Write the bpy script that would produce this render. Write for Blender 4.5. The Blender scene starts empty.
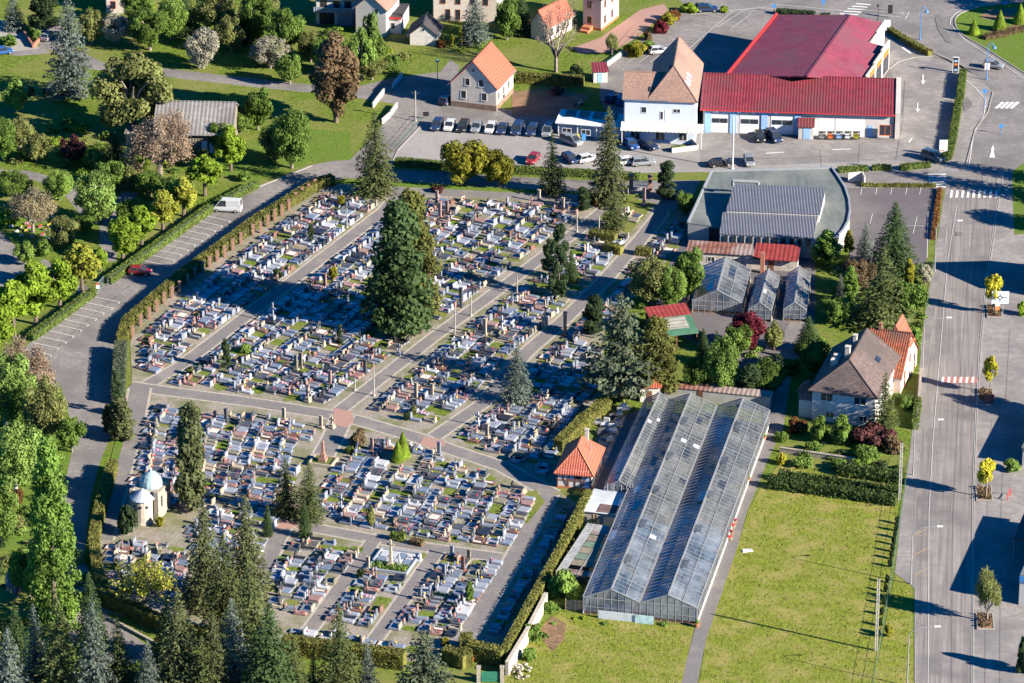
import bpy, math, random
import numpy as np
from mathutils import Vector, Matrix
random.seed(11)
RNG = np.random.default_rng(11)
SC = bpy.context.scene
COL = SC.collection
R = math.radians
# ------------------------------------------------------------------ camera
FPX, PITCH, CAMH = 4600.0, R(24.5), 320.0
CAM = Vector((0, -CAMH / math.tan(PITCH), CAMH))
FWD = Vector((0, math.cos(PITCH), -math.sin(PITCH)))
UPV = Vector((0, math.sin(PITCH), math.cos(PITCH)))

def G(px, py, z=0.0):
    """photograph pixel -> point of the place at height z"""
    d = FWD + Vector((1, 0, 0)) * ((px - 512) / FPX) - UPV * ((py - 341.5) / FPX)
    t = (z - CAM.z) / d.z
    return CAM + d * t

def PX(p):
    q = Vector(p) - CAM
    f = q.dot(FWD)
    return 512 + FPX * q.x / f, 341.5 - FPX * q.dot(UPV) / f

def scale_at(px, py):
    return FPX / (G(px, py) - CAM).dot(FWD)

def height(bx, by, ty):
    """height of an upright thing whose foot shows at (bx,by) and top at row ty"""
    q = G(bx, by) - CAM
    v = (ty - 341.5) / FPX
    return (-v * q.dot(FWD) - q.dot(UPV)) / (UPV.z + v * FWD.z)

cam_d = bpy.data.cameras.new('camera')
cam = bpy.data.objects.new('camera', cam_d)
COL.objects.link(cam)
cam.location = CAM
cam.rotation_euler = (math.pi / 2 - PITCH, 0, 0)
cam_d.sensor_width = 36
cam_d.lens = FPX / 1024 * 36
cam_d.clip_start, cam_d.clip_end = 1, 9000
SC.camera = cam
# ------------------------------------------------------------------ light
SUN_EL, SUN_AZ = R(24.5), R(116)           # azimuth clockwise from +Y
W = bpy.data.worlds.new('World')
SC.world = W
W.use_nodes = True
nt = W.node_tree
bg = nt.nodes['Background']
sky = nt.nodes.new('ShaderNodeTexSky')
sky.sky_type = 'NISHITA'
sky.sun_disc = False
sky.sun_elevation, sky.sun_rotation = SUN_EL, SUN_AZ
sky.air_density, sky.dust_density, sky.ozone_density = 0.7, 0.1, 5.0
sky.altitude = 2500
hsv = nt.nodes.new('ShaderNodeHueSaturation')
hsv.inputs['Saturation'].default_value = 1.75
nt.links.new(sky.outputs[0], hsv.inputs['Color'])
nt.links.new(hsv.outputs[0], bg.inputs[0])
bg.inputs[1].default_value = 0.088
sl = bpy.data.lights.new('sun', 'SUN')
sl.energy, sl.angle, sl.color = 5.0, R(0.5), (1.0, 0.915, 0.775)
so = bpy.data.objects.new('sun', sl)
COL.objects.link(so)
sd = Vector((math.sin(SUN_AZ) * math.cos(SUN_EL), math.cos(SUN_AZ) * math.cos(SUN_EL), math.sin(SUN_EL)))
so.rotation_euler = sd.to_track_quat('Z', 'Y').to_euler()
so.location = (300, -200, 300)
vs = SC.view_settings
vs.view_transform, vs.look, vs.gamma, vs.use_curve_mapping = 'Standard', 'None', 1, False
vs.exposure = 1.55
SC.render.engine = 'CYCLES'
cy = SC.cycles
cy.max_bounces, cy.diffuse_bounces, cy.glossy_bounces, cy.transmission_bounces, cy.transparent_max_bounces = 5, 1, 2, 4, 8
cy.use_denoising = True
cy.caustics_reflective = cy.caustics_refractive = False
# ------------------------------------------------------------------ materials
MATS = {}

def mat(name, col, rough=0.85, var=0.25, sc=1.2, col2=None, sc2=0.12, amt2=0.0, bump=0.0, bsc=8.0, spec=0.3, metal=0.0,
        wave=None, leaf=False, rnd=0.0, pos=False, alpha=None, stretch=None):
    """procedural principled material: fine noise (var, sc), broad patches towards col2 (amt2, sc2), ribs (wave)"""
    if name in MATS:
        return MATS[name]
    m = bpy.data.materials.new(name)
    MATS[name] = m
    m.use_nodes = True
    n, l = m.node_tree.nodes, m.node_tree.links
    b = n['Principled BSDF']
    out = n['Material Output']
    if pos:
        co = n.new('ShaderNodeNewGeometry').outputs['Position']
    else:
        co = n.new('ShaderNodeTexCoord').outputs['Object']
    if stretch:
        mp = n.new('ShaderNodeMapping')
        mp.vector_type = 'TEXTURE'
        mp.inputs['Rotation'].default_value = (0, 0, stretch[0])
        mp.inputs['Scale'].default_value = (1 / stretch[1], 1 / stretch[2], 1)
        l.new(co, mp.inputs[0])
        co_f = mp.outputs[0]
    else:
        co_f = co

    def noise(c, s, det=3):
        t = n.new('ShaderNodeTexNoise')
        t.inputs['Scale'].default_value = s
        t.inputs['Detail'].default_value = det
        t.inputs['Roughness'].default_value = 0.65
        l.new(c, t.inputs['Vector'])
        return t.outputs['Fac']

    def mix(f, a, c, mode='MIX'):
        x = n.new('ShaderNodeMix')
        x.data_type = 'RGBA'
        x.blend_type = mode
        for s_, v in ((x.inputs[0], f), (x.inputs[6], a), (x.inputs[7], c)):
            if hasattr(v, 'is_linked'):
                l.new(v, s_)
            else:
                s_.default_value = v if not isinstance(v, tuple) else (*v, 1)
        return x.outputs[2]

    def ramp(f, lo, hi):
        r_ = n.new('ShaderNodeMapRange')
        r_.inputs[1].default_value, r_.inputs[2].default_value = lo, hi
        l.new(f, r_.inputs[0])
        return r_.outputs[0]
    lo = tuple(max(0, c * (1 - var)) for c in col)
    hi = tuple(min(1, c * (1 + var)) for c in col)
    c_ = mix(ramp(noise(co_f, sc), 0.32, 0.68), lo, hi)
    if col2:
        c_ = mix(ramp(noise(co, sc2, 4), 0.62 - 0.4 * amt2, 0.82 - 0.4 * amt2), c_, col2)
    if rnd:
        oi = n.new('ShaderNodeObjectInfo')
        hs = n.new('ShaderNodeHueSaturation')
        mr = n.new('ShaderNodeMapRange')
        mr.inputs[3].default_value, mr.inputs[4].default_value = 1 - rnd, 1 + rnd
        l.new(oi.outputs['Random'], mr.inputs[0])
        l.new(mr.outputs[0], hs.inputs['Value'])
        l.new(c_, hs.inputs['Color'])
        c_ = hs.outputs[0]
    if wave:
        ax, ws, wa = wave
        w = n.new('ShaderNodeTexWave')
        w.bands_direction = ax
        w.inputs['Scale'].default_value = ws
        l.new(co, w.inputs['Vector'])
        d = tuple(c * 0.6 for c in col)
        c_ = mix(ramp(w.outputs['Fac'], 0.35, 0.0), c_, mix(1.0, c_, (1 - wa,) * 3, 'MULTIPLY'))
        wb = n.new('ShaderNodeBump')
        wb.inputs['Strength'].default_value = 0.5
        wb.inputs['Distance'].default_value = 0.088
        l.new(w.outputs['Fac'], wb.inputs['Height'])
        l.new(wb.outputs[0], b.inputs['Normal'])
    elif bump:
        bn = n.new('ShaderNodeBump')
        bn.inputs['Strength'].default_value = bump
        bn.inputs['Distance'].default_value = 0.08
        l.new(noise(co, bsc), bn.inputs['Height'])
        l.new(bn.outputs[0], b.inputs['Normal'])
    l.new(c_, b.inputs['Base Color'])
    b.inputs['Roughness'].default_value = rough
    b.inputs['Metallic'].default_value = metal
    b.inputs['Specular IOR Level'].default_value = spec
    if leaf:
        tr = n.new('ShaderNodeBsdfTranslucent')
        l.new(c_, tr.inputs['Color'])
        ms = n.new('ShaderNodeMixShader')
        ms.inputs[0].default_value = 0.36
        l.new(b.outputs[0], ms.inputs[1])
        l.new(tr.outputs[0], ms.inputs[2])
        l.new(ms.outputs[0], out.inputs[0])
    if alpha is not None:
        tp = n.new('ShaderNodeBsdfTransparent')
        ms = n.new('ShaderNodeMixShader')
        am = n.new('ShaderNodeMapRange')
        am.inputs[1].default_value, am.inputs[2].default_value = 0.35, 0.65
        am.inputs[3].default_value, am.inputs[4].default_value = alpha - 0.18, min(1, alpha + 0.18)
        l.new(noise(co, 0.5, 5), am.inputs[0])
        l.new(am.outputs[0], ms.inputs[0])
        l.new(tp.outputs[0], ms.inputs[1])
        l.new(b.outputs[0], ms.inputs[2])
        l.new(ms.outputs[0], out.inputs[0])
    return m

# ------------------------------------------------------------------ mesh helpers
class MB:
    def __init__(s):
        s.v, s.f, s.m = [], [], []

    def add(s, vs_, fs, m=0):
        o = len(s.v)
        s.v += [tuple(v) for v in vs_]
        s.f += [tuple(i + o for i in f) for f in fs]
        s.m += [m] * len(fs)
        return s

    def box(s, x0, y0, z0, x1, y1, z1, m=0, bev=0.0):
        if bev:
            b = bev
            return s.loft([[(x0, y0, z0), (x1, y0, z0), (x1, y1, z0), (x0, y1, z0)],
                           [(x0, y0, z1 - b), (x1, y0, z1 - b), (x1, y1, z1 - b), (x0, y1, z1 - b)],
                           [(x0 + b, y0 + b, z1), (x1 - b, y0 + b, z1), (x1 - b, y1 - b, z1), (x0 + b, y1 - b, z1)]], m)
        return s.add([(x0, y0, z0), (x1, y0, z0), (x1, y1, z0), (x0, y1, z0), (x0, y0, z1), (x1, y0, z1), (x1, y1, z1), (x0, y1, z1)],
                     [(3, 2, 1, 0), (4, 5, 6, 7), (0, 1, 5, 4), (1, 2, 6, 5), (2, 3, 7, 6), (3, 0, 4, 7)], m)

    def loft(s, rings, m=0, cap=True):
        k = len(rings[0])
        vs_ = [p for r in rings for p in r]
        fs = []
        for i in range(len(rings) - 1):
            for j in range(k):
                a, b = i * k + j, i * k + (j + 1) % k
                fs.append((a, b, b + k, a + k))
        if cap:
            fs.append(tuple(range(k - 1, -1, -1)))
            fs.append(tuple((len(rings) - 1) * k + j for j in range(k)))
        return s.add(vs_, fs, m)

    def prism(s, poly, z0, z1, m=0):
        k = len(poly)
        return s.loft([[(x, y, z0) for x, y in poly], [(x, y, z1) for x, y in poly]], m)

    def prism_x(s, yz, x0, x1, m=0):
        return s.loft([[(x0, y, z) for y, z in yz], [(x1, y, z) for y, z in yz]], m)

    def prism_y(s, xz, y0, y1, m=0):
        return s.loft([[(x, y1, z) for x, z in xz], [(x, y0, z) for x, z in xz]], m)

    def tube(s, p, q, r0, r1=None, k=6, m=0):
        p, q = Vector(p), Vector(q)
        r1 = r0 if r1 is None else r1
        d = (q - p)
        if d.length < 1e-6:
            return s
        d.normalize()
        a = d.orthogonal().normalized()
        b = d.cross(a)
        ang = [2 * math.pi * i / k for i in range(k)]
        return s.loft([[p + (a * math.cos(t) + b * math.sin(t)) * r0 for t in ang],
                       [q + (a * math.cos(t) + b * math.sin(t)) * r1 for t in ang]], m)

    def lathe(s, prof, cx=0, cy=0, k=10, m=0, sx=1, sy=1):
        ang = [2 * math.pi * i / k for i in range(k)]
        return s.loft([[(cx + r * sx * math.cos(t), cy + r * sy * math.sin(t), z) for t in ang] for r, z in prof], m)

    def ball(s, c, r, k=7, m=0, sz=1):
        pr = [(r * math.sin(math.pi * i / 5) + 0.001, c[2] - r * sz * math.cos(math.pi * i / 5)) for i in range(6)]
        return s.lathe(pr, c[0], c[1], k, m)

    def beam(s, p, q, w, h, m=0):
        """box from p to q, w across (level), h up"""
        p, q = Vector(p), Vector(q)
        d = (q - p).normalized()
        a = d.cross(Vector((0, 0, 1)))
        a = a.normalized() * (w / 2) if a.length > 1e-4 else Vector((w / 2, 0, 0))
        u = a.cross(d).normalized() * (h / 2)
        return s.loft([[p - a - u, p + a - u, p + a + u, p - a + u], [q - a - u, q + a - u, q + a + u, q - a + u]], m)

    def mesh(s, name, mats):
        me = bpy.data.meshes.new(name)
        me.from_pydata(s.v, [], s.f)
        for m in (mats if isinstance(mats, (list, tuple)) else [mats]):
            me.materials.append(m)
        me.polygons.foreach_set('material_index', s.m)
        me.update()
        return me

def link(name, data, parent=None, loc=None, rz=None):
    o = bpy.data.objects.new(name, data)
    COL.objects.link(o)
    if parent:
        o.parent = parent
    if loc is not None:
        o.location = loc
    if rz is not None:
        o.rotation_euler[2] = rz
    return o

def obj(name, mb, mats, parent=None, loc=None, rz=None):
    return link(name, mb.mesh(name, mats), parent, loc, rz)

def tag(o, label=None, cat=None, group=None, kind=None):
    if label: o['label'] = label
    if cat: o['category'] = cat
    if group: o['group'] = group
    if kind: o['kind'] = kind
    return o

def thing(name, label, cat, loc=(0, 0, 0), rz=0, group=None):
    return tag(link(name, None, None, loc, rz), label, cat, group)

def dup(root, loc=None, rz=None, label=None, sc=None):
    c = root.copy()
    COL.objects.link(c)
    if loc is not None: c.location = loc
    if rz is not None: c.rotation_euler[2] = rz
    if label: c['label'] = label
    if sc: c.scale = sc
    for ch in root.children:
        d = ch.copy()
        COL.objects.link(d)
        d.parent = c
        for g in ch.children:
            e = g.copy()
            COL.objects.link(e)
            e.parent = d
    return c

def quad_mesh(name, cen, nor, su, sv, material, spin=True, tdir=None):
    """many small leaf faces; cen, nor (n,3); su, sv half sizes"""
    n = len(cen)
    nor = nor / (np.linalg.norm(nor, axis=1, keepdims=True) + 1e-9)
    ref = RNG.normal(size=(n, 3)) if tdir is None else tdir
    u = np.cross(nor, ref)
    u /= (np.linalg.norm(u, axis=1, keepdims=True) + 1e-9)
    v = np.cross(nor, u)
    su = np.broadcast_to(np.asarray(su, float).reshape(-1, 1), (n, 1))
    sv = np.broadcast_to(np.asarray(sv, float).reshape(-1, 1), (n, 1))
    P = np.stack([cen - v * sv, cen + u * su, cen + v * sv, cen - u * su], 1).reshape(-1, 3)
    me = bpy.data.meshes.new(name)
    me.vertices.add(4 * n)
    me.vertices.foreach_set('co', P.ravel())
    me.loops.add(4 * n)
    me.loops.foreach_set('vertex_index', np.arange(4 * n, dtype=np.int32))
    me.polygons.add(n)
    me.polygons.foreach_set('loop_start', np.arange(0, 4 * n, 4, dtype=np.int32))
    me.materials.append(material)
    me.update(calc_edges=True)
    return me

LEVEL = [0]
def sheet(name, pts, material, lvl=None, world=False):
    """one flat ground sheet from a pixel outline, each about 4 mm above the last"""
    if lvl is None:
        LEVEL[0] += 1
        lvl = LEVEL[0]
    P = [Vector(p) if world else G(*p) for p in pts]
    m = MB().add([(p[0], p[1], 0.001 * lvl) for p in P], [tuple(range(len(P)))])
    me = m.mesh(name, material)
    if me.polygons[0].normal.z < 0:
        me.flip_normals()
    return tag(link(name, me), kind='structure')

def ribbon(pts, w, z, mb=None, m=0):
    """flat strip of width w metres along world points"""
    mb = mb or MB()
    L_, R_ = [], []
    for i, p in enumerate(pts):
        a, b = pts[max(i - 1, 0)], pts[min(i + 1, len(pts) - 1)]
        d = Vector((b[0] - a[0], b[1] - a[1]))
        d.normalize()
        nn = Vector((-d.y, d.x)) * w / 2
        L_.append((p[0] + nn.x, p[1] + nn.y, z))
        R_.append((p[0] - nn.x, p[1] - nn.y, z))
    k = len(pts)
    return mb.add(R_ + L_, [(i, i + 1, k + i + 1, k + i) for i in range(k - 1)], m)

def path(name, pix, w, material):
    LEVEL[0] += 1
    return tag(obj(name, ribbon([G(*p) for p in pix], w, 0.001 * LEVEL[0]), material), kind='structure')

def kerb(name, pix, material, w=0.18, h=0.12):
    mb = MB()
    P = [G(*p) for p in pix]
    for a, b in zip(P, P[1:]):
        mb.beam((a.x, a.y, h / 2), (b.x, b.y, h / 2), w, h)
    return tag(obj(name, mb, material), kind='structure')

def inside(p, poly):
    x, y = p
    c = False
    for i in range(len(poly)):
        (x0, y0), (x1, y1) = poly[i - 1], poly[i]
        if (y0 > y) != (y1 > y) and x < (x1 - x0) * (y - y0) / (y1 - y0) + x0:
            c = not c
    return c
# ================================================================== GROUND
asphalt = mat('asphalt', (0.215, 0.194, 0.181), 0.9, 0.22, 1.2, (0.15, 0.138, 0.132), 0.13, 0.5, 0.15, 20, pos=True)
asphalt_road = mat('asphalt_road', (0.22, 0.196, 0.182), 0.9, 0.34, 0.55, (0.15, 0.135, 0.13), 0.10, 0.4, 0.1, 20, pos=True, stretch=(R(-5.5), 3.2, 0.06))
asphalt_pale = mat('asphalt_pale', (0.255, 0.232, 0.216), 0.9, 0.2, 0.8, (0.18, 0.165, 0.16), 0.12, 0.5, 0.1, 16, pos=True)
asphalt_dark = mat('asphalt_dark', (0.115, 0.10, 0.105), 0.9, 0.18, 2.0, (0.15, 0.135, 0.135), 0.09, 0.4, pos=True)
path_grey = mat('path_grey', (0.17, 0.155, 0.15), 0.9, 0.18, 2.5, (0.24, 0.21, 0.185), 0.2, 0.3, pos=True)
gravel = mat('gravel', (0.265, 0.23, 0.19), 0.95, 0.35, 2.6, (0.15, 0.15, 0.07), 0.20, 0.5, 0.3, 14, pos=True)
gravel_lot = mat('gravel_lot', (0.285, 0.265, 0.25), 0.95, 0.14, 1.5, (0.23, 0.21, 0.195), 0.08, 0.5, 0.2, 12, pos=True)
concrete = mat('concrete', (0.30, 0.28, 0.25), 0.9, 0.15, 2.0, pos=True)
grass = mat('grass', (0.105, 0.15, 0.02), 1.0, 0.5, 1.5, (0.17, 0.175, 0.05), 0.07, 0.45, 0.6, 5, spec=0.1, pos=True)
lawn_m = mat('lawn_green', (0.10, 0.165, 0.022), 1.0, 0.4, 1.8, (0.11, 0.155, 0.03), 0.16, 0.5, 0.5, 6, spec=0.1, pos=True)
field_m = mat('field_grass', (0.165, 0.19, 0.026), 1.0, 0.32, 1.6, (0.27, 0.235, 0.075), 0.22, 0.40, 0.8, 5, spec=0.1, pos=True, stretch=(R(-12), 1.5, 0.5))
soil = mat('soil', (0.23, 0.13, 0.08), 1.0, 0.3, 1.5, (0.15, 0.10, 0.06), 0.3, 0.5, 0.5, 6, pos=True)
paint = mat('road_paint', (0.58, 0.56, 0.53), 0.8, 0.18, 4.0, pos=True)
paint_y = mat('yellow_road_paint', (0.5, 0.36, 0.14), 0.8, 0.2, 4.0, pos=True)
paint_r = mat('red_road_paint', (0.36, 0.15, 0.13), 0.8, 0.2, 4.0, pos=True)
brick_pave = mat('brick_paving', (0.34, 0.20, 0.16), 0.9, 0.2, 5.0, pos=True)

g = MB().add([(-3000, -1500, 0), (3000, -1500, 0), (3000, 4000, 0), (-3000, 4000, 0)], [(0, 1, 2, 3)])
tag(obj('ground', g, grass), kind='structure')

# --- left: car park road outside the cemetery hedge
sheet('road', [(20, 352), (32, 341), (92, 296), (107, 283), (210, 210), (256, 187), (310, 165), (350, 158), (352, 177), (345, 178), (318, 184),
               (256, 219), (182, 275), (130, 322), (120, 345), (117, 392), (110, 437), (100, 462), (90, 500), (84, 560), (110, 618), (160, 655),
               (300, 690), (520, 712), (300, 740), (120, 700), (70, 640), (50, 560), (55, 520), (67, 474), (75, 437), (62, 390), (30, 378)], asphalt)
sheet('lawn', [(30, 378), (62, 390), (75, 437), (67, 474), (55, 520), (40, 540), (-30, 560), (-40, 370)], lawn_m)
# --- garden lanes upper-left
path('lane', [(-20, 47), (20, 52), (45, 50), (52, 44), (97, 66), (160, 72), (256, 83), (305, 88), (360, 91), (400, 96)], 4.2, asphalt)
path('lane', [(55, 45), (50, 35), (45, 20)], 6, asphalt)
path('path', [(-10, 22), (6, 30), (18, 38), (27, 50)], 5, concrete)
path('path', [(-10, 172), (25, 174), (60, 183), (75, 196), (90, 215)], 3.2, asphalt)
path('path', [(131, 192), (118, 208), (108, 226), (108, 262)], 3.0, asphalt)
sheet('path', [(-20, 225), (0, 231), (15, 246), (22, 263), (45, 259), (70, 275), (92, 290), (84, 298), (47, 268), (30, 275), (10, 292), (-20, 300)], asphalt)
sheet('lawn', [(0, 208), (30, 198), (65, 212), (60, 240), (40, 262), (24, 260), (14, 243), (0, 231)], lawn_m)
sheet('lawn', [(205, 150), (300, 128), (350, 132), (352, 160), (310, 162), (256, 182), (225, 176)], lawn_m)
# --- lane, junction and gravel car park
sheet('road', [(352, 88), (395, 77), (440, 72), (450, 60), (460, 66), (450, 100), (560, 118), (560, 128), (425, 121), (398, 150), (392, 168), (350, 177), (350, 160), (378, 132), (395, 104), (352, 97)], asphalt)
sheet('car_park', [(425, 121), (560, 128), (626, 146), (704, 141), (898, 143), (935, 168), (930, 178), (850, 176), (700, 172), (600, 174), (520, 171), (395, 160), (398, 150)], gravel_lot)
sheet('road', [(345, 178), (352, 165), (395, 169), (520, 177), (600, 181), (700, 180), (690, 203), (655, 203), (640, 194), (540, 190), (395, 181)], asphalt)
# --- shop forecourt, roads, roundabout (one large sheet)
sheet('road', [(600, 66), (640, 40), (690, 8), (670, -6), (760, -30), (1300, -30), (1300, 190), (1004, 171), (947, 190), (838, 190), (836, 172), (905, 172), (935, 168), (898, 143), (704, 141), (626, 146), (600, 100)], asphalt)
sheet('forecourt', [(893, 35), (925, 55), (958, 66), (960, 95), (948, 150), (935, 172), (898, 160), (700, 168), (700, 141), (895, 140), (903, 110), (888, 60)], asphalt_pale)
sheet('pavement', [(893, 25), (920, 47), (950, 58), (975, 75), (993, 92), (988, 112), (975, 130), (965, 165), (955, 172), (947, 188), (938, 172), (950, 150), (963, 96), (962, 66), (925, 52), (897, 32)], asphalt_pale)
# --- main road down the right side
Lk = [(918, 720), (915, 683), (915, 585), (915, 512), (921, 440), (927, 375), (930, 342), (938, 290), (944, 250), (950, 200), (953, 180)]
Rk = [(972, 720), (973, 683), (973.5, 610), (974, 497), (977, 417), (980.5, 354), (982, 336), (989, 271), (998, 208), (1004, 171)]
sheet('road', Lk + Rk[::-1], asphalt_road)
sheet('pavement', [(895, 573), (901, 515), (909, 460), (913, 420), (919, 370), (922, 342), (930, 288), (936, 250), (943, 200), (947, 185), (953, 180)] + Lk[3:][::-1][1:] + [(915, 590), (912, 586)], asphalt_pale)
sheet('pavement', Rk + [(1300, 190), (1300, 720)], asphalt_pale)
sheet('lawn', [(1012, 172), (1040, 150), (1060, 230), (1014, 235)], lawn_m)
# --- roundabout island
isl = [(955, 19.5), (955, 23), (956, 27), (958.5, 31), (962.5, 35), (968, 38.5), (976, 43), (985, 48), (1000, 58), (1024, 73), (1060, 90), (1120, 60), (1120, 10), (1040, 0), (1005, 4), (990, 5.6), (978, 7.5), (968, 10.5), (961, 13.5), (957, 16.5)]
sheet('lawn', isl, lawn_m)
kerb('kerb', isl + isl[:1], concrete, 0.2, 0.14)
sheet('flower_bed', [(980, 16), (988, 10), (1020, 8), (1024, 16), (1000, 20), (984, 19)], soil)
sheet('flower_bed', [(988, 31), (1015, 25), (1024, 27), (1024, 30), (995, 35)], soil)
# --- hall car park, garden and yard
sheet('car_park', [(838, 188), (937, 188), (926, 262), (905, 280), (850, 262), (846, 215)], asphalt_dark)
sheet('yard', [(680, 235), (815, 250), (815, 315), (800, 330), (785, 372), (772, 400), (755, 395), (745, 370), (690, 340), (650, 320)], asphalt_dark)
sheet('drive', [(800, 305), (815, 318), (792, 372), (783, 430), (770, 455), (747, 512), (738, 545), (706, 640), (694, 700), (676, 700), (696, 625), (726, 545), (752, 470), (766, 410), (780, 340)], path_grey)
sheet('field', [(783, 462), (900, 487), (897, 520), (873, 700), (696, 700), (706, 640), (738, 545), (748, 512), (765, 480)], field_m)
sheet('field', [(522, 640), (560, 612), (694, 627), (678, 700), (500, 700), (505, 668)], field_m)
sheet('verge', [(895, 575), (912, 588), (914, 720), (868, 720), (874, 683)], field_m)
sheet('yard', [(600, 425), (640, 410), (640, 440), (612, 505), (585, 505), (590, 480)], path_grey)
sheet('soil_patch', [(541, 628), (552, 616), (566, 624), (564, 640), (552, 652), (543, 640)], soil)
sheet('soil_patch', [(512, 92), (556, 88), (590, 96), (570, 118), (512, 116)], soil)
sheet('drive', [(572, 48), (600, 38), (640, 10), (664, 4), (668, 10), (640, 36), (612, 52), (580, 54)], brick_pave)

# --- cemetery ground and paths
CEM = [(112, 470), (128, 420), (132, 378), (130, 345), (134, 328), (186, 280), (258, 222), (318, 187), (345, 183), (395, 184), (540, 191), (650, 203), (690, 205),
       (694, 226), (676, 252), (640, 290), (605, 330), (600, 395), (562, 440), (556, 490), (584, 508), (512, 648), (465, 660), (400, 662), (285, 645), (200, 640), (108, 612), (92, 560), (100, 520)]
sheet('cemetery_ground', CEM, gravel)
sheet('lawn', [(345, 181), (395, 182), (540, 190), (540, 194), (395, 187), (340, 184)], lawn_m)
PA = [(140, 389), (180, 366), (215, 340), (300, 275), (385, 210), (400, 193)]
PB = [(338, 412), (430, 340), (512, 280), (592, 220), (612, 203)]
PC = [(430, 440), (481, 405), (527, 352), (562, 322), (605, 280), (640, 240), (660, 215), (662, 200)]
PD = [(130, 386), (165, 391), (256, 403), (331, 415), (356, 420), (418, 438), (443, 447), (503, 467), (552, 494)]
PE = [(140, 388), (133, 425), (118, 480), (102, 540)]
path('path', [(392, 190), (512, 196), (595, 201), (660, 203)], 3.2, path_grey)
EDGE = mat('path_edging', (0.36, 0.315, 0.26), 0.9, 0.2, 2, pos=True)
for nm, pts, w in (('a', PA, 2.7), ('b', PB, 2.6), ('c', PC, 2.8), ('d', PD, 3.2), ('e', PE, 3.6),
                   ('f', [(343, 415), (333, 438), (322, 458)], 3.6), ('g', [(322, 452), (318, 480), (302, 508), (288, 522)], 0.01),
                   ('h', [(296, 523), (313, 528), (372, 539), (436, 549), (516, 560)], 2.9), ('i', [(286, 520), (268, 560), (250, 592)], 3.0),
                   ('j', [(373, 541), (345, 581), (310, 630)], 2.5), ('k', [(437, 551), (408, 593), (375, 640)], 2.5),
                   ('l', [(549, 494), (512, 562), (460, 645)], 3.1)):
    if w < 0.1:
        continue
    path('path_edging', pts, w + .5, EDGE)
    path('path', pts, w - .35, path_grey)
sheet('paving', [(334, 408), (352, 412), (354, 421), (346, 428), (332, 424)], brick_pave)
sheet('paving', [(424, 437), (443, 440), (446, 446), (432, 449), (420, 444)], brick_pave)
sheet('paving', [(279, 517), (297, 520), (298, 527), (276, 530)], brick_pave)
sheet('lawn', [(106, 478), (117, 434), (125, 436), (113, 480), (104, 512), (98, 512)], lawn_m)
sheet('path', [(612, 200), (672, 196), (690, 204), (672, 210), (640, 205)], path_grey)
for pts in ([(600, 218), (625, 196), (655, 204), (640, 222), (628, 234)], [(515, 500), (536, 490), (545, 502), (527, 524), (512, 514)], [(466, 648), (505, 656), (505, 664), (470, 662)],
            [(105, 548), (124, 540), (140, 546), (130, 556)]):
    sheet('lawn', pts, grass)

# --- painted markings
mk = MB(); mky = MB(); mkr = MB()
LEVEL[0] += 1
ZM = 0.001 * LEVEL[0]
def line(a, b, w=0.12, mb=mk):
    ribbon([G(*a), G(*b)], w, ZM, mb)
def quad(pts, mb=mk):
    mb.add([(*G(*p).xy, ZM) for p in pts], [tuple(range(len(pts)))])
for x, y in ((205.5, 216), (197.5, 221), (191, 225.5), (184, 230), (178, 235.5), (171, 240), (164, 245), (157, 250), (150, 255), (143, 260.5)):
    line((x - 1, y), (x + 25, y + 5.5), 0.17)
    line((x + 25, y + 5.5), (x + 23, y + 7), 0.2)
for x, y in ((95, 297), (88, 303), (79.5, 308), (72, 314), (64, 319.5), (57, 325), (49, 331), (42, 337), (34, 343), (27, 350), (22, 357)):
    line((x - 1, y), (x + 25, y + 5.5), 0.17)
    line((x + 25, y + 5.5), (x + 23, y + 7), 0.2)
# main road lines
line((928, 690), (929, 512), 0.08); line((929, 512), (933, 440), 0.08); line((933, 440), (940, 354), .08); line((940, 354), (948, 258), .08); line((948, 258), (957, 205), .08)
for a, b in zip(Rk, Rk[1:]):
    line((a[0] - 1.5, a[1]), (b[0] - 1.5, b[1]), 0.08)
for y in (575, 555, 535):
    line((914, y), (927.5, y - 6), 0.12, mky)
    line((914, y + 1), (927.5, y + 1), 0.05, mky)
for k in range(9):
    x = 950 + k * 5.6
    quad([(x - .6, 198), (x + 2.2, 198), (x + 3, 190.5), (x + .6, 190.5)])
for k in range(6):
    y = 174 + k * 2.5
    quad([(928 + k * .3, y), (946, y), (946, y + 1.3), (928 + k * .3, y + 1.3)])
for k in range(4):
    x = 994 + k * 5
    quad([(x, 108.5), (x + 3.5, 109), (x + 11, 102.5), (x + 7.5, 102)])
for k in range(6):
    x = 941 + k * 6
    quad([(x, 383), (x + 2.8, 383.3), (x + 3.6, 377.3), (x + .8, 377)])
    quad([(x + 2.8, 383.5), (x + 6, 383.5), (x + 6.8, 377.5), (x + 3.6, 377.5)], mkr)
quad([(989, 158), (995, 158), (993.5, 150), (991.5, 150)])
quad([(990.5, 150), (994.5, 150), (993, 145)])
# roundabout approach lines
for pts in ([(953, 27), (966, 41), (985, 53), (1005, 66), (1026, 80)], [(950, 25), (951, 19), (955, 14), (964, 9), (976, 5.5), (990, 3)], [(690, 15), (760, 8), (840, 14), (842, 11), (770, 4)], [(858, 14), (900, 17), (904, 14), (862, 10)],
            [(905, 20), (909, 12), (901, 13)], [(960, 75), (975, 88), (986, 100), (984, 115), (974, 133), (968, 170)]):
    ribbon([G(*p) for p in pts], 0.16, ZM, mk)
for k in range(5):
    quad([(839 + k * 4, 14.5 - k * 2.5), (858 + k * 3, 15.5 - k * 2.5), (859 + k * 3, 14.4 - k * 2.5), (840 + k * 4, 13.4 - k * 2.5)])
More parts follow.
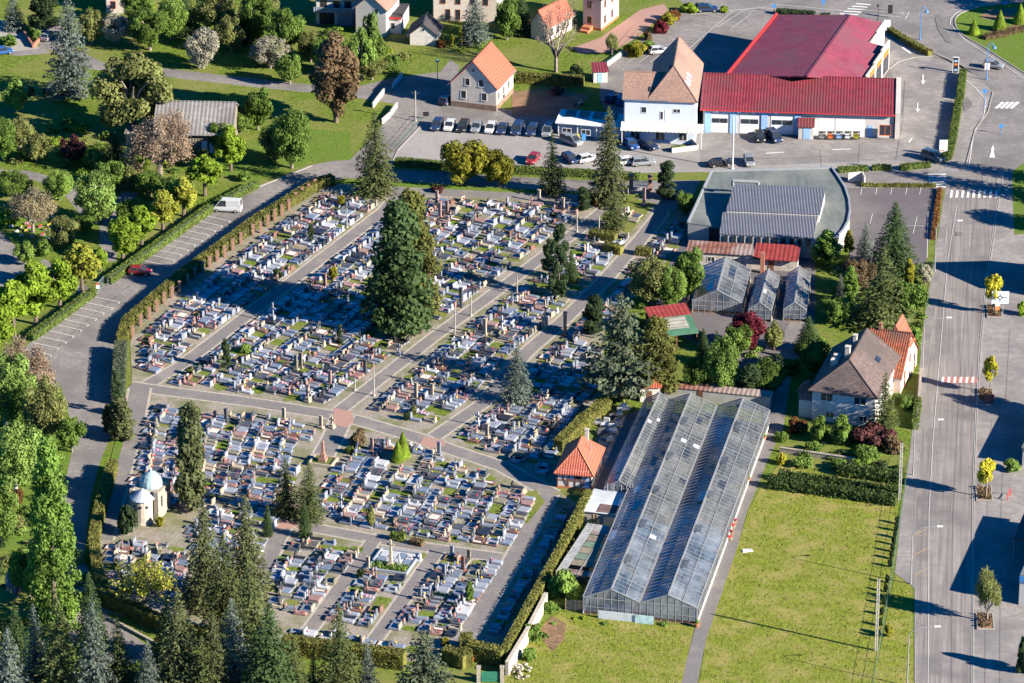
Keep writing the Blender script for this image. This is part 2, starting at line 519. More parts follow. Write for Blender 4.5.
# shop parking bays (behind the shop and along the hedge)
for k in range(9):
    line((659 + k * 6.3, 50 - k * 5.2), (683 + k * 5.6, 53 - k * 5.0), .1)
line((684, 53), (733, 11), .12); line((716, 28), (748, 8), .1); line((730, 30), (751, 14), .1)
for k in range(3):
    line((628 + k * 11, 62.5), (638 + k * 11, 55.5), .1)
for k in range(9):
    line((935 - k * 1.5, 84 + k * 7.5), (954 - k * 1.8, 86 + k * 7.7), .09)
for x, y in ((923, 81), (917.5, 109)):
    quad([(x - .7, y - 6), (x + .7, y - 6), (x + .7, y), (x - .7, y)]); quad([(x - 2.6, y), (x + 2.6, y), (x, y + 4)])
quad([(832, 149.6), (851, 148.8), (851, 149.6), (832, 150.4)]); quad([(765, 153.2), (784, 152.2), (784, 153), (766, 154.1)])
quad([(908, 142), (912, 138), (912.5, 139), (909, 143.5)])
quad([(901, 48), (910, 54), (911.5, 53), (903, 47)])
# hall car park bays
for x in (862, 877, 892, 907, 921):
    line((x, 188), (x - 1.5, 195), .1)
line((870, 224), (872.5, 214), .1); line((917, 217), (913, 234), .1); line((907, 225.5), (926, 226.5), .1); line((928, 212), (927, 258), .12); line((933, 212), (930, 240), .12)
tag(obj('road_markings', mk, paint), kind='structure')
tag(obj('yellow_road_markings', mky, paint_y), kind='structure')
tag(obj('red_crossing_blocks', mkr, paint_r), kind='structure')
# kerbs
kerb('kerb', [(32, 342), (92, 297), (97, 293)], concrete)
kerb('kerb', [(107, 284), (210, 211), (256, 188), (312, 166)], concrete)
kerb('kerb', Rk, concrete)
kerb('kerb', Lk, concrete, .1, .04)
kerb('kerb', [(896, 33), (925, 53), (931, 56)], concrete); kerb('kerb', [(888, 70), (898, 62), (915, 57.5), (933, 56.5)], concrete)
kerb('kerb', [(993, 92), (988, 112), (975, 130), (966, 165)], concrete)
kerb('kerb', [(425, 121.5), (398, 150), (393, 160)], concrete)

# repair patches, oil-dark strips and joints in the asphalt
pk = MB(); LEVEL[0] += 1; ZP = 0.001 * LEVEL[0]
for pts in ([(935, 18), (940, 14), (946, 30), (952, 44), (946, 42), (938, 30)], [(962, 100), (967, 98), (972, 102), (971, 108), (964, 111)], [(956, 232), (962, 232), (962, 236), (956, 236)], [(420, 98), (430, 95), (438, 99), (428, 104)]):
    pk.add([(*G(*p).xy, ZP) for p in pts], [tuple(range(len(pts)))])
for pts, w in (([(952, 690), (953, 520), (959, 400), (968, 280), (980, 175)], .05), ([(915, 60), (940, 66), (952, 80), (950, 130)], .05), ([(705, 160), (800, 158), (900, 152)], .07), ([(905, 80), (903, 120), (896, 160)], .07), ([(985, 690), (987, 520), (992, 420)], .05), ([(1000, 690), (1001, 520), (1006, 400), (1010, 330)], .05),
               ([(150, 270), (100, 310), (60, 345), (40, 372)], .05), ([(250, 195), (200, 230), (150, 268)], .06), ([(820, 150), (822, 168)], .06), ([(860, 145), (858, 168)], .06)):
    ribbon([G(*p) for p in pts], w, ZP + .001, pk)
LEVEL[0] += 1
tag(obj('road_patches', pk, mat('asphalt_repair', (0.155, 0.142, 0.136), 0.9, 0.2, 1.5, pos=True)), kind='structure')
# short grass tufts over the lawns and fields
def tufts(name, lab, polys, per, mats_):
    V = MB()
    rn = random.Random(name)
    for pp in polys:
        po = [(G(*q).x, G(*q).y) for q in pp]
        x0, x1 = min(x for x, _ in po), max(x for x, _ in po); y0, y1 = min(y for _, y in po), max(y for _, y in po)
        area = abs(sum(po[i - 1][0] * po[i][1] - po[i][0] * po[i - 1][1] for i in range(len(po)))) / 2
        for _ in range(int(area * per)):
            x, y = rn.uniform(x0, x1), rn.uniform(y0, y1)
            if not inside((x, y), po): continue
            a, h, w = rn.uniform(0, 3.14), rn.uniform(.04, .13), rn.uniform(.06, .16)
            c_, s_ = math.cos(a) * w, math.sin(a) * w
            V.add([(x - c_, y - s_, .01), (x + c_, y + s_, .01), (x + c_ * .5 + rn.uniform(-.1, .1), y + s_ * .5 + rn.uniform(-.1, .1), h), (x - c_ * .6, y - s_ * .6 + rn.uniform(-.1, .1), h)], [(0, 1, 2, 3)], rn.randrange(len(mats_)))
    tag(obj(name, V, mats_), lab, None, None, 'stuff')
gt_ = [mat('tuft_green', (0.125, 0.18, 0.022), 1, .3, 2, spec=.1), mat('tuft_fresh', (0.15, 0.20, 0.028), 1, .3, 2, spec=.1), mat('tuft_dry', (0.26, 0.22, 0.085), 1, .3, 2, spec=.1)]
tufts('field_grass_tufts', 'grass tufts and dry tips over the mown field', [[(783, 464), (900, 489), (896, 520), (873, 690), (698, 690), (708, 640), (740, 545), (750, 512)], [(524, 642), (560, 614), (692, 628), (678, 690), (505, 690)], [(895, 577), (911, 590), (913, 690), (876, 690)]], 9, gt_)
tufts('lawn_grass_tufts', 'grass tufts over the garden lawns', [[(0, 60), (95, 70), (300, 92), (350, 96), (370, 120), (350, 155), (256, 178), (200, 205), (100, 268), (0, 200)], [(100, 0), (440, 0), (440, 68), (370, 84), (250, 78), (100, 62)], [(520, 40), (580, 50), (590, 70), (520, 72)]], 1.6, gt_[:2] + gt_[:2] + gt_[2:])
# ================================================================== PLANTS
def leafmat(name, c, c2=None, amt=0.12, var=0.45, sc=0.9, rnd=0.16):
    return mat(name, c, 0.75, var, sc, c2, 0.45, amt, spec=0.15, leaf=True, rnd=rnd)
LM = dict(
    spruce=leafmat('spruce_needles', (0.104, 0.126, 0.044), (0.151, 0.165, 0.055)),
    olive_spruce=leafmat('olive_spruce_needles', (0.115, 0.128, 0.053), (0.163, 0.150, 0.062)),
    blue_spruce=leafmat('blue_spruce_needles', (0.14, 0.17, 0.14), (0.19, 0.20, 0.15)),
    cedar=leafmat('cedar_needles', (0.115, 0.14, 0.085), (0.16, 0.17, 0.09)),
    fir=leafmat('dark_fir_needles', (0.06, 0.10, 0.035), (0.10, 0.14, 0.045)),
    gold_spruce=leafmat('golden_olive_needles', (0.13, 0.135, 0.035), (0.10, 0.115, 0.035)),
    yew=leafmat('yew_leaves', (0.046, 0.075, 0.031), (0.078, 0.104, 0.039)),
    thuja=leafmat('thuja_leaves', (0.132, 0.218, 0.040), (0.184, 0.253, 0.057)),
    gold=leafmat('golden_thuja_leaves', (0.250, 0.237, 0.027), (0.150, 0.163, 0.025)),
    lime=leafmat('fresh_lime_leaves', (0.215, 0.312, 0.030), (0.305, 0.361, 0.042)),
    golden_lime=leafmat('golden_lime_leaves', (0.331, 0.345, 0.050), (0.245, 0.301, 0.043)),
    broad=leafmat('green_leaves', (0.133, 0.211, 0.040), (0.203, 0.265, 0.055)),
    fresh=leafmat('fresh_green_leaves', (0.187, 0.288, 0.058), (0.259, 0.331, 0.086)),
    olive=leafmat('olive_leaves', (0.211, 0.227, 0.073), (0.308, 0.292, 0.114)),
    birch=leafmat('birch_leaves', (0.217, 0.323, 0.075), (0.285, 0.375, 0.120)),
    blossom=leafmat('white_blossom', (0.476, 0.437, 0.344), (0.159, 0.212, 0.053), 0.42),
    lilac=leafmat('lilac_blossom', (0.50, 0.36, 0.44), (0.12, 0.17, 0.05), 0.25),
    copper=leafmat('copper_leaves', (0.115, 0.045, 0.042), (0.16, 0.07, 0.05)),
    wine=leafmat('wine_red_leaves', (0.155, 0.022, 0.035), (0.10, 0.02, 0.03)),
    bronze=leafmat('bronze_leaves', (0.17, 0.115, 0.062), (0.10, 0.095, 0.045), 0.2),
    bud=leafmat('pinkish_buds', (0.348, 0.252, 0.174), (0.264, 0.204, 0.108), 0.2),
    cream=leafmat('cream_buds', (0.391, 0.333, 0.196), (0.276, 0.241, 0.115), 0.2),
    yellow=leafmat('yellow_leaves', (0.52, 0.47, 0.045), (0.42, 0.39, 0.05)),
    hedge=leafmat('hedge_leaves', (0.177, 0.177, 0.048), (0.270, 0.236, 0.059), .2),
    row=leafmat('conifer_row_needles', (0.065, 0.10, 0.028), (0.09, 0.13, 0.035)),
    green_hedge=leafmat('green_hedge_leaves', (0.114, 0.162, 0.036), (0.168, 0.204, 0.048), .2),
    rust=leafmat('rusty_leaves', (0.19, 0.085, 0.03), (0.13, 0.08, 0.03)),
)
bark = mat('bark', (0.13, 0.10, 0.075), 0.95, 0.3, 3, bump=0.5)
bark_pale = mat('pale_bark', (0.42, 0.38, 0.33), 0.9, 0.3, 3)
bark_grey = mat('grey_bark', (0.22, 0.185, 0.15), 0.95, 0.3, 3)

def _unit(n):
    v = RNG.normal(size=(n, 3))
    return v / np.linalg.norm(v, axis=1, keepdims=True)

def clump_crown(name, m, n=2600, clumps=26, leaf=0.075, cr=0.34, shape='round', base=0.22, A=2.0):
    """unit crown: radius 1 in x and y, from base to 1 in z"""
    K = []
    while len(K) < clumps:
        p = RNG.uniform(-1, 1, 3)
        rr = np.linalg.norm(p)
        if rr > 1 or rr < 0.35:
            continue
        if shape in ('flame', 'column'):
            a_, r_ = RNG.uniform(0, 6.283), math.sqrt(RNG.uniform(.1, 1))
            p = np.array([r_ * math.cos(a_), r_ * math.sin(a_), RNG.uniform(-1, 1)])
        if shape == 'round':
            q = np.array([p[0] * 0.76, p[1] * 0.76, base + (1 - base) * (0.44 + 0.42 * p[2])])
            if p[2] < -0.2: q[:2] *= 1.0 + 0.25 * p[2]
        elif shape == 'egg':
            t = 0.5 + 0.5 * p[2]
            w = 0.78 * math.sqrt(max(0.05, 1 - t ** 2.2)) * (0.72 + 0.28 * min(1, t * 3))
            q = np.array([p[0] * w, p[1] * w, base + (1 - base) * (0.06 + 0.86 * t)])
        elif shape == 'flame':
            t = 0.5 + 0.5 * p[2]
            w = 0.84 * (1 - t) ** 0.6 * min(1, .7 + t * 1.5)
            q = np.array([p[0] * w, p[1] * w, base + (1 - base) * (0.03 + 0.94 * t)])
        elif shape == 'column':
            t = 0.5 + 0.5 * p[2]
            w = 0.68 * (1 - t ** 3) ** 0.6 * min(1, .75 + t * 2) + 0.04
            q = np.array([p[0] * w, p[1] * w, base + (1 - base) * (0.04 + 0.92 * t)])
        elif shape == 'wide':
            q = np.array([p[0] * 0.8, p[1] * 0.8, base + (1 - base) * (0.5 + 0.4 * p[2]) * (1.05 - 0.35 * (p[0] ** 2 + p[1] ** 2))])
        K.append(np.append(q, cr * RNG.uniform(0.6, 1.2)))
    K = np.array(K)
    wt = K[:, 3] ** 2
    idx = RNG.choice(len(K), n, p=wt / wt.sum())
    d = _unit(n)
    rad = K[idx, 3:4] * (0.55 + 0.5 * RNG.random((n, 1)) ** 0.7)
    c = K[idx, :3] * np.array([1, 1, A]) + d * rad * np.array([1, 1, min(1.0, A * .5)])
    c[:, 2] = np.clip(c[:, 2], base * A * .6 if base > 0 else 0.0, None)
    nor = d + RNG.normal(size=(n, 3)) * 0.5 + np.array([0, 0, 0.2])
    s = leaf * RNG.uniform(0.6, 1.35, n)
    return quad_mesh(name, c, nor, s, s * 1.25, m)

def conifer_crown(name, m, tiers=26, per=9, droop=0.3, leaf=0.10, power=0.85, base=0.04, ragged=0.25, step=9, A=4.0):
    C, N, S, T = [], [], [], []
    for i in range(tiers):
        t = i / (tiers - 1)
        z = base + (1 - base) * (1 - (1 - t) ** 1.15) * 0.985
        Lr = (1 - t) ** power * (0.85 if i < 2 else 1) + 0.035
        k = max(4, int(per * (0.45 + 0.75 * (1 - t))))
        off = RNG.random() * 6
        for j in range(k):
            a = off + 2 * math.pi * (j + RNG.uniform(-.25, .25)) / k
            L_ = Lr * RNG.uniform(1 - ragged, 1 + ragged * 0.55)
            ns = max(2, int(step * L_ / 0.8 + 1.2))
            dr = np.array([math.cos(a), math.sin(a), 0])
            tz = z + RNG.uniform(-.012, .012)
            for q in range(ns):
                u = (q + 0.75) / ns
                for rep in range(4):
                    p = dr * (L_ * u) + np.array([0, 0, tz - droop * 0.16 * u * u * (0.6 + L_) + 0.03 * (u if u > .7 else 0)])
                    side = np.array([-dr[1], dr[0], 0])
                    p = p + side * RNG.normal() * 0.10 * (0.3 + L_ * u) + np.array([0, 0, RNG.normal() * 0.008])
                    C.append(p * np.array([1, 1, A]))
                    N.append(np.array([dr[0] * 0.5, dr[1] * 0.5, 0.75]) + RNG.normal(size=3) * 0.55)
                    S.append(leaf * .66 * (0.5 + 0.5 * L_) * RNG.uniform(0.7, 1.25))
                    T.append(dr + RNG.normal(size=3) * 0.35)
    C, N, S, T = map(np.array, (C, N, S, T))
    return quad_mesh(name, C, N, S * 0.6, S * 1.1, m, tdir=T)

def cone_crown(name, m, n=5200, leaf=.075, A=2.6):
    """dense clipped cone: leaf faces close to a cone's surface"""
    t = 1 - np.sqrt(RNG.random(n))
    a = RNG.uniform(0, 2 * math.pi, n)
    r = (1 - t) ** .85 * np.minimum(1, .86 + t * 2) * (1 + RNG.normal(size=n) * .03)
    c = np.column_stack([r * np.cos(a), r * np.sin(a), .02 + t * A])
    nor = np.column_stack([np.cos(a), np.sin(a), np.full(n, .38)]) + RNG.normal(size=(n, 3)) * .3
    s = leaf * RNG.uniform(.6, 1.2, n)
    return quad_mesh(name, c, nor, s, s * 1.2, m)

def tree_trunk(limbs=True, fork=0.42, r=0.045, spread=0.42, top=0.8):
    """unit trunk (height 1, crown radius 1)"""
    mb = MB()
    rr = r * 2.2
    mb.tube((0, 0, -0.02), (0.01, 0, fork), rr, rr * 0.72, 7)
    if limbs:
        for k in range(6):
            a = k * 1.05 + random.uniform(-.3, .3)
            l = spread * random.uniform(0.7, 1.2)
            p = Vector((l * math.cos(a), l * math.sin(a), random.uniform(0.6, top)))
            mid = Vector((p.x * .45, p.y * .45, fork + (p.z - fork) * .55))
            mb.tube((0.01, 0, fork - 0.02 - 0.03 * (k % 3)), mid, rr * 0.5, rr * 0.32, 5)
            mb.tube(mid, p, rr * 0.32, rr * 0.1, 5)
    else:
        mb.tube((0.01, 0, fork), (0, 0, 0.97), rr * 0.72, rr * 0.08, 6)
    return mb

def twig_trunk(seed, n=7, up=0.5):
    rn = random.Random(seed)
    mb = MB()
    tips = []
    mb.tube((0, 0, -0.02), (0, 0, 0.24), 0.075, 0.06, 6)
    def grow(p, d, L_, r, lev):
        q = p + d * L_
        mb.tube(p, q, r, r * 0.6, 4 if lev > 1 else 5)
        if lev >= 2: tips.append(q); tips.append(p + d * L_ * .5)
        if lev == 4: return
        for _ in range(3 if lev < 3 else 2):
            e = (d + Vector((rn.gauss(0, .55), rn.gauss(0, .55), rn.gauss(0.06, .28)))).normalized()
            grow(q, e, L_ * rn.uniform(.6, .85), r * .55, lev + 1)
    for k in range(n):
        a = 2 * math.pi * k / n + rn.uniform(-.3, .3)
        grow(Vector((0, 0, 0.2)), Vector((math.cos(a) * .9, math.sin(a) * .9, up + rn.random() * .5)).normalized(), rn.uniform(.26, .36), .034, 0)
    zmax = max(v[2] for v in mb.v)
    rmax = max(math.hypot(v[0], v[1]) for v in mb.v)
    mb.v = [(x / rmax, y / rmax, z / zmax) for x, y, z in mb.v]
    return mb, np.array([[t.x / rmax, t.y / rmax, t.z / zmax] for t in tips])

def twig_leaves(name, tips, m, rep=3, leaf=0.045):
    c = np.repeat(tips, rep, 0)
    c = c + RNG.normal(size=c.shape) * np.array([.07, .07, .07])
    s = leaf * RNG.uniform(.6, 1.3, len(c))
    return quad_mesh(name, c, RNG.normal(size=c.shape) + np.array([0, 0, .5]), s, s, m)

def aspect(mb, A):
    mb.v = [(x, y, z * A) for x, y, z in mb.v]
    return mb
PROTO = {}
def proto(kind, crowns, trunk, A=2.0):
    PROTO[kind] = (crowns, aspect(trunk, A).mesh('trunk', trunk.mt), A)
def TR(m, *a, **k):
    t = tree_trunk(*a, **k)
    t.mt = m
    return t
TRUNK = lambda: TR(bark)
TRUNK2 = lambda: TR(bark_grey, fork=0.36, r=0.04)
TRUNK_B = lambda: TR(bark_pale, fork=0.5, r=0.03)
TRUNK_C = lambda: TR(bark, False, 0.3, 0.04)
for kd, kw in dict(spruce={}, olive_spruce=dict(ragged=.18, per=10), blue_spruce=dict(droop=.1, ragged=.2), fir=dict(per=11, ragged=.18, tiers=30), cedar=dict(tiers=17, per=9, droop=.03, ragged=.42, power=.62, leaf=.12, base=.1, A=2.8)).items():
    proto(kd, [conifer_crown('crown', LM[kd], **kw) for _ in range(3)], TRUNK_C(), kw.get('A', 4.0))
PROTO_BIG = {}
proto('yew', [clump_crown('crown', LM['yew'], 6840, 60, 0.0666, .34, 'column', .02, 5) for _ in range(2)], TRUNK_C(), 5)
proto('olive_yew', [clump_crown('crown', LM['olive_spruce'], 8280, 70, 0.074, .36, 'column', .04, 5) for _ in range(2)], TRUNK_C(), 5)
proto('thuja', [clump_crown('crown', LM['thuja'], 9360, 90, 0.0555, .27, 'egg', .02, 4.2) for _ in range(2)], TRUNK_C(), 4.2)
proto('gold', [clump_crown('crown', LM['gold'], 8280, 40, 0.0407, .30, 'round', .08, 2.0)], TRUNK(), 2)
proto('gold_cone', [clump_crown('crown', LM['gold'], 3960, 40, 0.0666, .26, 'egg', .03, 4)], TRUNK_C(), 4)
proto('lime_cone', [cone_crown('crown', LM['lime'])], TRUNK_C(), 2.6)
proto('lime', [clump_crown('crown', LM['lime'], 5400, 44, 0.0555, .27, 'egg', .2, 2.5) for _ in range(3)], TRUNK(), 2.5)
proto('golden_lime', [clump_crown('crown', LM['golden_lime'], 4680, 42, 0.0555, .25, 'egg', .2, 2.5) for _ in range(2)], TRUNK(), 2.5)
for kd in ('broad', 'fresh', 'olive', 'copper', 'wine', 'blossom', 'lilac', 'bronze', 'rust'):
    proto(kd, [clump_crown('crown', LM[kd], 5400, 34, 0.0481, .30, 'round', .14) for _ in range(3 if kd in ('broad', 'fresh', 'olive') else 2)], TRUNK2())
for kd in ('broad', 'fresh', 'olive', 'blossom', 'bronze'):
    PROTO_BIG[kd] = ([clump_crown('crown', LM[kd], 10500, 60, .03, .24, 'round', .12) for _ in range(2)], aspect(TRUNK2(), 2).mesh('trunk', bark_grey), 2.0)
proto('tall_thuja', [clump_crown('crown', LM['thuja'], 17000, 320, .032, .17, 'flame', .0, 4.4)], TRUNK_C(), 4.4)
proto('full_fir', [clump_crown('crown', LM['fir'], 13500, 120, .042, .25, 'flame', .05, 3.0)], TRUNK_C(), 3.0)
proto('full_olive', [clump_crown('crown', LM['gold_spruce'], 13000, 100, .036, .25, 'flame', .06, 3.6)], TRUNK_C(), 3.6)
PROTO_BIG['birch'] = ([clump_crown('crown', LM['birch'], 10500, 60, .03, .24, 'round', .12) for _ in range(2)], aspect(TRUNK_B(), 2).mesh('trunk', bark_pale), 2.0)
proto('bronze_cone', [clump_crown('crown', LM['bronze'], 7560, 60, 0.0481, .26, 'egg', .08, 3.2)], TRUNK(), 3.2)
proto('wide_olive', [clump_crown('crown', LM['olive'], 9360, 46, 0.0333, .26, 'wide', .18, 1.6)], TRUNK2(), 1.6)
proto('birch', [clump_crown('crown', LM['birch'], 6480, 40, 0.0407, .28, 'round', .2, 2.3)], TRUNK_B(), 2.3)
proto('yellow', [clump_crown('crown', LM['yellow'], 2700, 26, 0.0629, .26, 'egg', .34, 2.5)], TRUNK2(), 2.5)
for kd, lm, rep, seed in (('bare', 'bud', 9, 3), ('cream', 'cream', 11, 5), ('sparse', 'golden_lime', 2, 8), ('naked', 'bud', 1, 9), ('sparse_olive', 'olive', 7, 12)):
    mb, tips = twig_trunk(seed, up=.55)
    A = 1.8
    mb.mt = bark_grey
    tips[:, 2] *= A
    proto(kd, [twig_leaves('crown', tips, LM[lm], rep, .022 if rep > 8 else .012 if rep == 1 else .035)], mb, A)
# bushes: crown down to the ground, no visible trunk
BUSH = {}
for kd in ('broad', 'fresh', 'olive', 'copper', 'wine', 'gold', 'yew', 'rust', 'lilac', 'bronze', 'hedge', 'lime', 'yellow', 'blossom'):
    BUSH[kd] = clump_crown('foliage', LM[kd], 2340, 22, 0.0814, .38, 'round', -.1, 1.15)
BALL = {kd: clump_crown('foliage', LM[kd], 2700, 60, 0.0629, .22, 'round', -.02, 1.5) for kd in ('gold', 'yew', 'green_hedge', 'olive')}
BSTEM = aspect(tree_trunk(True, .25, .03, .3, .6), 1.1).mesh('stem', bark)
_cnt = {}
NAMES = dict(spruce='spruce_tree', tall_thuja='thuja_tree', full_fir='fir_tree', full_olive='fir_tree', olive_spruce='spruce_tree', blue_spruce='blue_spruce_tree', fir='fir_tree', cedar='cedar_tree', yew='yew_tree', olive_yew='cypress_tree', thuja='thuja_tree', gold='golden_thuja_tree',
             gold_cone='golden_conifer', lime_cone='clipped_conifer', lime='lime_tree', golden_lime='lime_tree', birch='birch_tree', bare='budding_tree', cream='budding_tree', sparse='young_tree', naked='bare_tree', sparse_olive='young_tree',
             blossom='blossom_tree', lilac='lilac_tree', copper='copper_beech_tree', wine='red_leaved_tree', bronze_cone='bronze_tree', bronze='bronze_tree', yellow='street_tree')

def tree(kind, bx, by, ty, w, label, group=None, cat='tree', lean=0):
    cr, tr, A = PROTO[kind]
    if kind in PROTO_BIG and w / scale_at(bx, by) > 6.2: cr, tr, A = PROTO_BIG[kind]
    p = G(bx, by)
    # the crown's bulk raises the seen top a little; its width sets the radius
    sc_ = scale_at(bx, by)
    r = w / sc_ / 2
    h = height(bx, by, ty)
    h -= 0.15 * r * math.sin(PITCH) if kind not in ('spruce', 'fir') else 0
    h = max(h, 0.6)
    t = thing(NAMES.get(kind, 'leafy_tree'), label, cat, (p.x, p.y, 0), random.uniform(0, 6.28), group)
    t.scale = (r * 1.02, r * 1.02, h / A)
    link('trunk', tr, t)
    i = _cnt[kind] = _cnt.get(kind, -1) + 1
    link('crown', cr[i % len(cr)], t)
    return t

def bush(kind, bx, by, ty, w, label, group=None, ball=False, cat='shrub'):
    p = G(bx, by)
    r = w / scale_at(bx, by) / 2
    h = max(0.4, height(bx, by, ty) * 0.93)
    t = thing('clipped_shrub' if ball else 'shrub', label, cat, (p.x, p.y, 0), random.uniform(0, 6.28), group)
    t.scale = (r, r, h / (1.5 if ball else 1.15))
    link('foliage', (BALL if ball else BUSH)[kind], t)
    link('stem', BSTEM, t)
    return t

def hedge(pix, w, h, label, kind='hedge', name='hedge', dens=34, leaf=0.12, z0=0.0, shabby=0.06, group=None, world=False):
    P = [Vector(p) if world else G(*p) for p in pix]
    mb = MB()
    C, N = [], []
    for a, b in zip(P, P[1:]):
        d = Vector((b.x - a.x, b.y - a.y, 0)); Lh = d.length; d.normalize()
        nn = Vector((-d.y, d.x, 0))
        zz = Vector((0, 0, 1))
        mb.beam((a.x, a.y, z0 + (h - .12) / 2), (b.x, b.y, z0 + (h - .12) / 2), w - .22, h - .12)
        for (o, e, nrm, wid) in ((nn * (w / 2), zz, nn, h), (-nn * (w / 2), zz, -nn, h), (zz * h, nn, zz, w)):
            k = int(Lh * wid * dens) + 2
            u = RNG.random(k) * Lh
            q = RNG.random(k) * wid - (wid / 2 if e is nn else 0)
            base = np.array(a)[None, :] + np.outer(u, np.array(d)) + np.array(o)[None, :] + np.outer(q, np.array(e))
            base[:, 2] += z0
            base += np.outer(RNG.normal(size=k) * shabby, np.array(nrm))
            C.append(base); N.append(np.tile(np.array(nrm), (k, 1)))
    C, N = np.vstack(C), np.vstack(N)
    N = N + RNG.normal(size=N.shape) * .5
    o_ = P[0]
    C = C - np.array([o_.x, o_.y, 0])
    mb.v = [(x - o_.x, y - o_.y, z) for x, y, z in mb.v]
    s = leaf * RNG.uniform(.7, 1.3, len(C))
    t = thing(name, label, 'hedge', (o_.x, o_.y, 0), 0, group)
    obj('stems', mb, LM[kind], t)
    link('foliage', quad_mesh('foliage', C, N, s, s, LM[kind]), t)
    return t
# ================================================================== TREES, from the back to the front
GA = 'garden trees north-west of the cemetery'
for a in (
    ('blue_spruce', 14, 30, -8, 25, 'small silvery blue spruce by the garden driveway at the frame edge'),
    ('yew', 45, 32, -10, 34, 'dark broad evergreen behind the giant blue spruce'),
    ('blue_spruce', 71, 97, -8, 54, 'giant blue-green spruce beside the garden lane'),
    ('olive', 92, 44, 6, 30, 'cream-green budding tree between giant blue spruce and white-blossomed tree'),
    ('blossom', 116, 44, 10, 34, 'white blossoming fruit tree below the cream house'),
    ('broad', 150, 50, 4, 46, 'rounded green tree on the grass above the garden lane'),
    ('broad', 137, 24, -14, 36, 'green tree standing next to the cream house'),
    ('fresh', 172, 40, -6, 36, 'light green tree between the rounded tree and dark conifer'),
    ('olive', 232, 52, 12, 36, 'olive tree between the two white blossom trees'),
    ('broad', 258, 44, -12, 40, 'green tree above the wide white blossom tree'),
    ('fresh', 290, 84, 50, 30, 'light green bushy tree beside the lane bend'),
    ('broad', 325, 72, 34, 34, 'dark green tree left of the bronze tree'),
    ('olive', 20, 148, 112, 34, 'olive tree left of the purple-leaved tree'),
    ('broad', 112, 190, 158, 34, 'green tree right behind the weeping birch'),
    ('broad', 170, 208, 176, 34, 'dark leafy tree behind the golden limes'),
    ('fresh', 60, 200, 168, 36, 'fresh green tree by the curved garden path'),
    ('broad', 130, 226, 196, 28, 'small dark tree in the gap of the lime row'),
    ('broad', 222, 152, 120, 30, 'green tree at the barn corner behind the bright lime'),
    ('olive', 276, 160, 122, 40, 'olive tree touching the large round green tree'),
    ('fir', 184, 34, -16, 36, 'dark conifer behind the white and green blossom tree'),
    ('olive', 216, 34, -14, 50, 'olive leafy tree over the blossom tree, cut by the top frame'),
    ('fir', 246, 42, -6, 34, 'dark evergreen left of the wide white blossom tree'),
    ('blossom', 203, 68, 26, 46, 'half white half green blossom tree by the garden lane'),
    ('wide_olive', 133, 134, 52, 94, 'wide spreading olive tree with open crown beside the grey barn'),
    ('fir', 116, 166, 132, 28, 'dark green conical conifer left of the bare pinkish tree'),
    ('copper', 74, 164, 132, 30, 'small purple-leaved tree on the shady lawn'),
    ('fresh', 16, 112, 78, 26, 'small bright green tree left of the giant blue spruce'),
    ('broad', 3, 160, 114, 34, 'green tree cut by the left frame edge below the driveway'),
    ('olive', 37, 162, 130, 30, 'low pale olive tree next to the purple-leaved one'),
    ('fresh', 96, 172, 146, 24, 'small fresh green tree between purple tree and dark cone'),
    ('bare', 160, 178, 110, 76, 'bare pinkish budding tree in front of the grey barn'),
    ('broad', 241, 132, 108, 28, 'green bushy tree touching the corner of the grey barn'),
    ('blossom', 270, 68, 33, 46, 'wide white blossom tree on the grass above the lane bend'),
    ('broad', 285, 58, 4, 48, 'leafy green tree behind the wide white blossom tree'),
    ('olive', 311, 62, 26, 34, 'pale olive tree below the house with the dark garage'),
    ('olive', 262, 26, -14, 40, 'tall olive tree at the top left of the garage house'),
    ('bronze_cone', 336, 122, 26, 58, 'large bronze-brown conifer-shaped tree by the lane junction'),
    ('fresh', 362, 80, 26, 30, 'bright green tree right of the bronze tree'),
    ('fresh', 372, 68, 10, 28, 'tall slim green tree in front of the white gabled house'),
    ('olive', 372, 80, 50, 34, 'pale olive bushy tree below the slim green tree'),
    ('fresh', 393, 75, 52, 20, 'small round bright green tree on the shaded grass'),
    ('broad', 258, 130, 84, 32, 'green tree at the lawn edge right of the barn'),
    ('broad', 292, 168, 104, 46, 'large round green tree on the lawn above the car park road'),
    ('spruce', 376, 194, 112, 50, 'dark spruce at the cemetery corner by the car park road'),
    ('blue_spruce', 475, 44, -14, 34, 'blue spruce behind the orange-roofed house'),
    ('gold_cone', 452, 47, 33, 7, 'smaller golden columnar conifer by the small white gable'),
    ('gold_cone', 461, 46, 24, 7, 'taller golden columnar conifer next to the blue spruce'),
    ('broad', 507, 40, -6, 28, 'green tree behind the orange-roofed house'),
    ('fir', 521, 34, -10, 26, 'dark tree left of the orange-roofed farm house'),
    ('naked', 556, 72, -4, 62, 'bare branching tree in front of the farm house'),
    ('sparse_olive', 612, 56, 34, 16, 'tiny thin-leaved tree by the garden fence'),
    ('gold', 466, 184, 133, 54, 'large golden clipped tree on the strip beside the gravel car park'),
    ('gold', 499, 187, 146, 38, 'smaller olive-gold clipped tree beside the gravel car park'),
    ('spruce', 552, 194, 132, 29, 'slim dark spruce between the gravel car park and cemetery'),
    ('olive_spruce', 608, 203, 104, 44, 'tall grey-green spruce near the cemetery gate'),
    ('yew', 667, 198, 161, 24, 'dark rounded evergreen right of the cemetery gate'),
    ('broad', 685, 214, 190, 22, 'dark bushy tree against the flat-roofed hall'),
): tree(*a, GA if a[1] < 400 and a[2] < 180 else None)
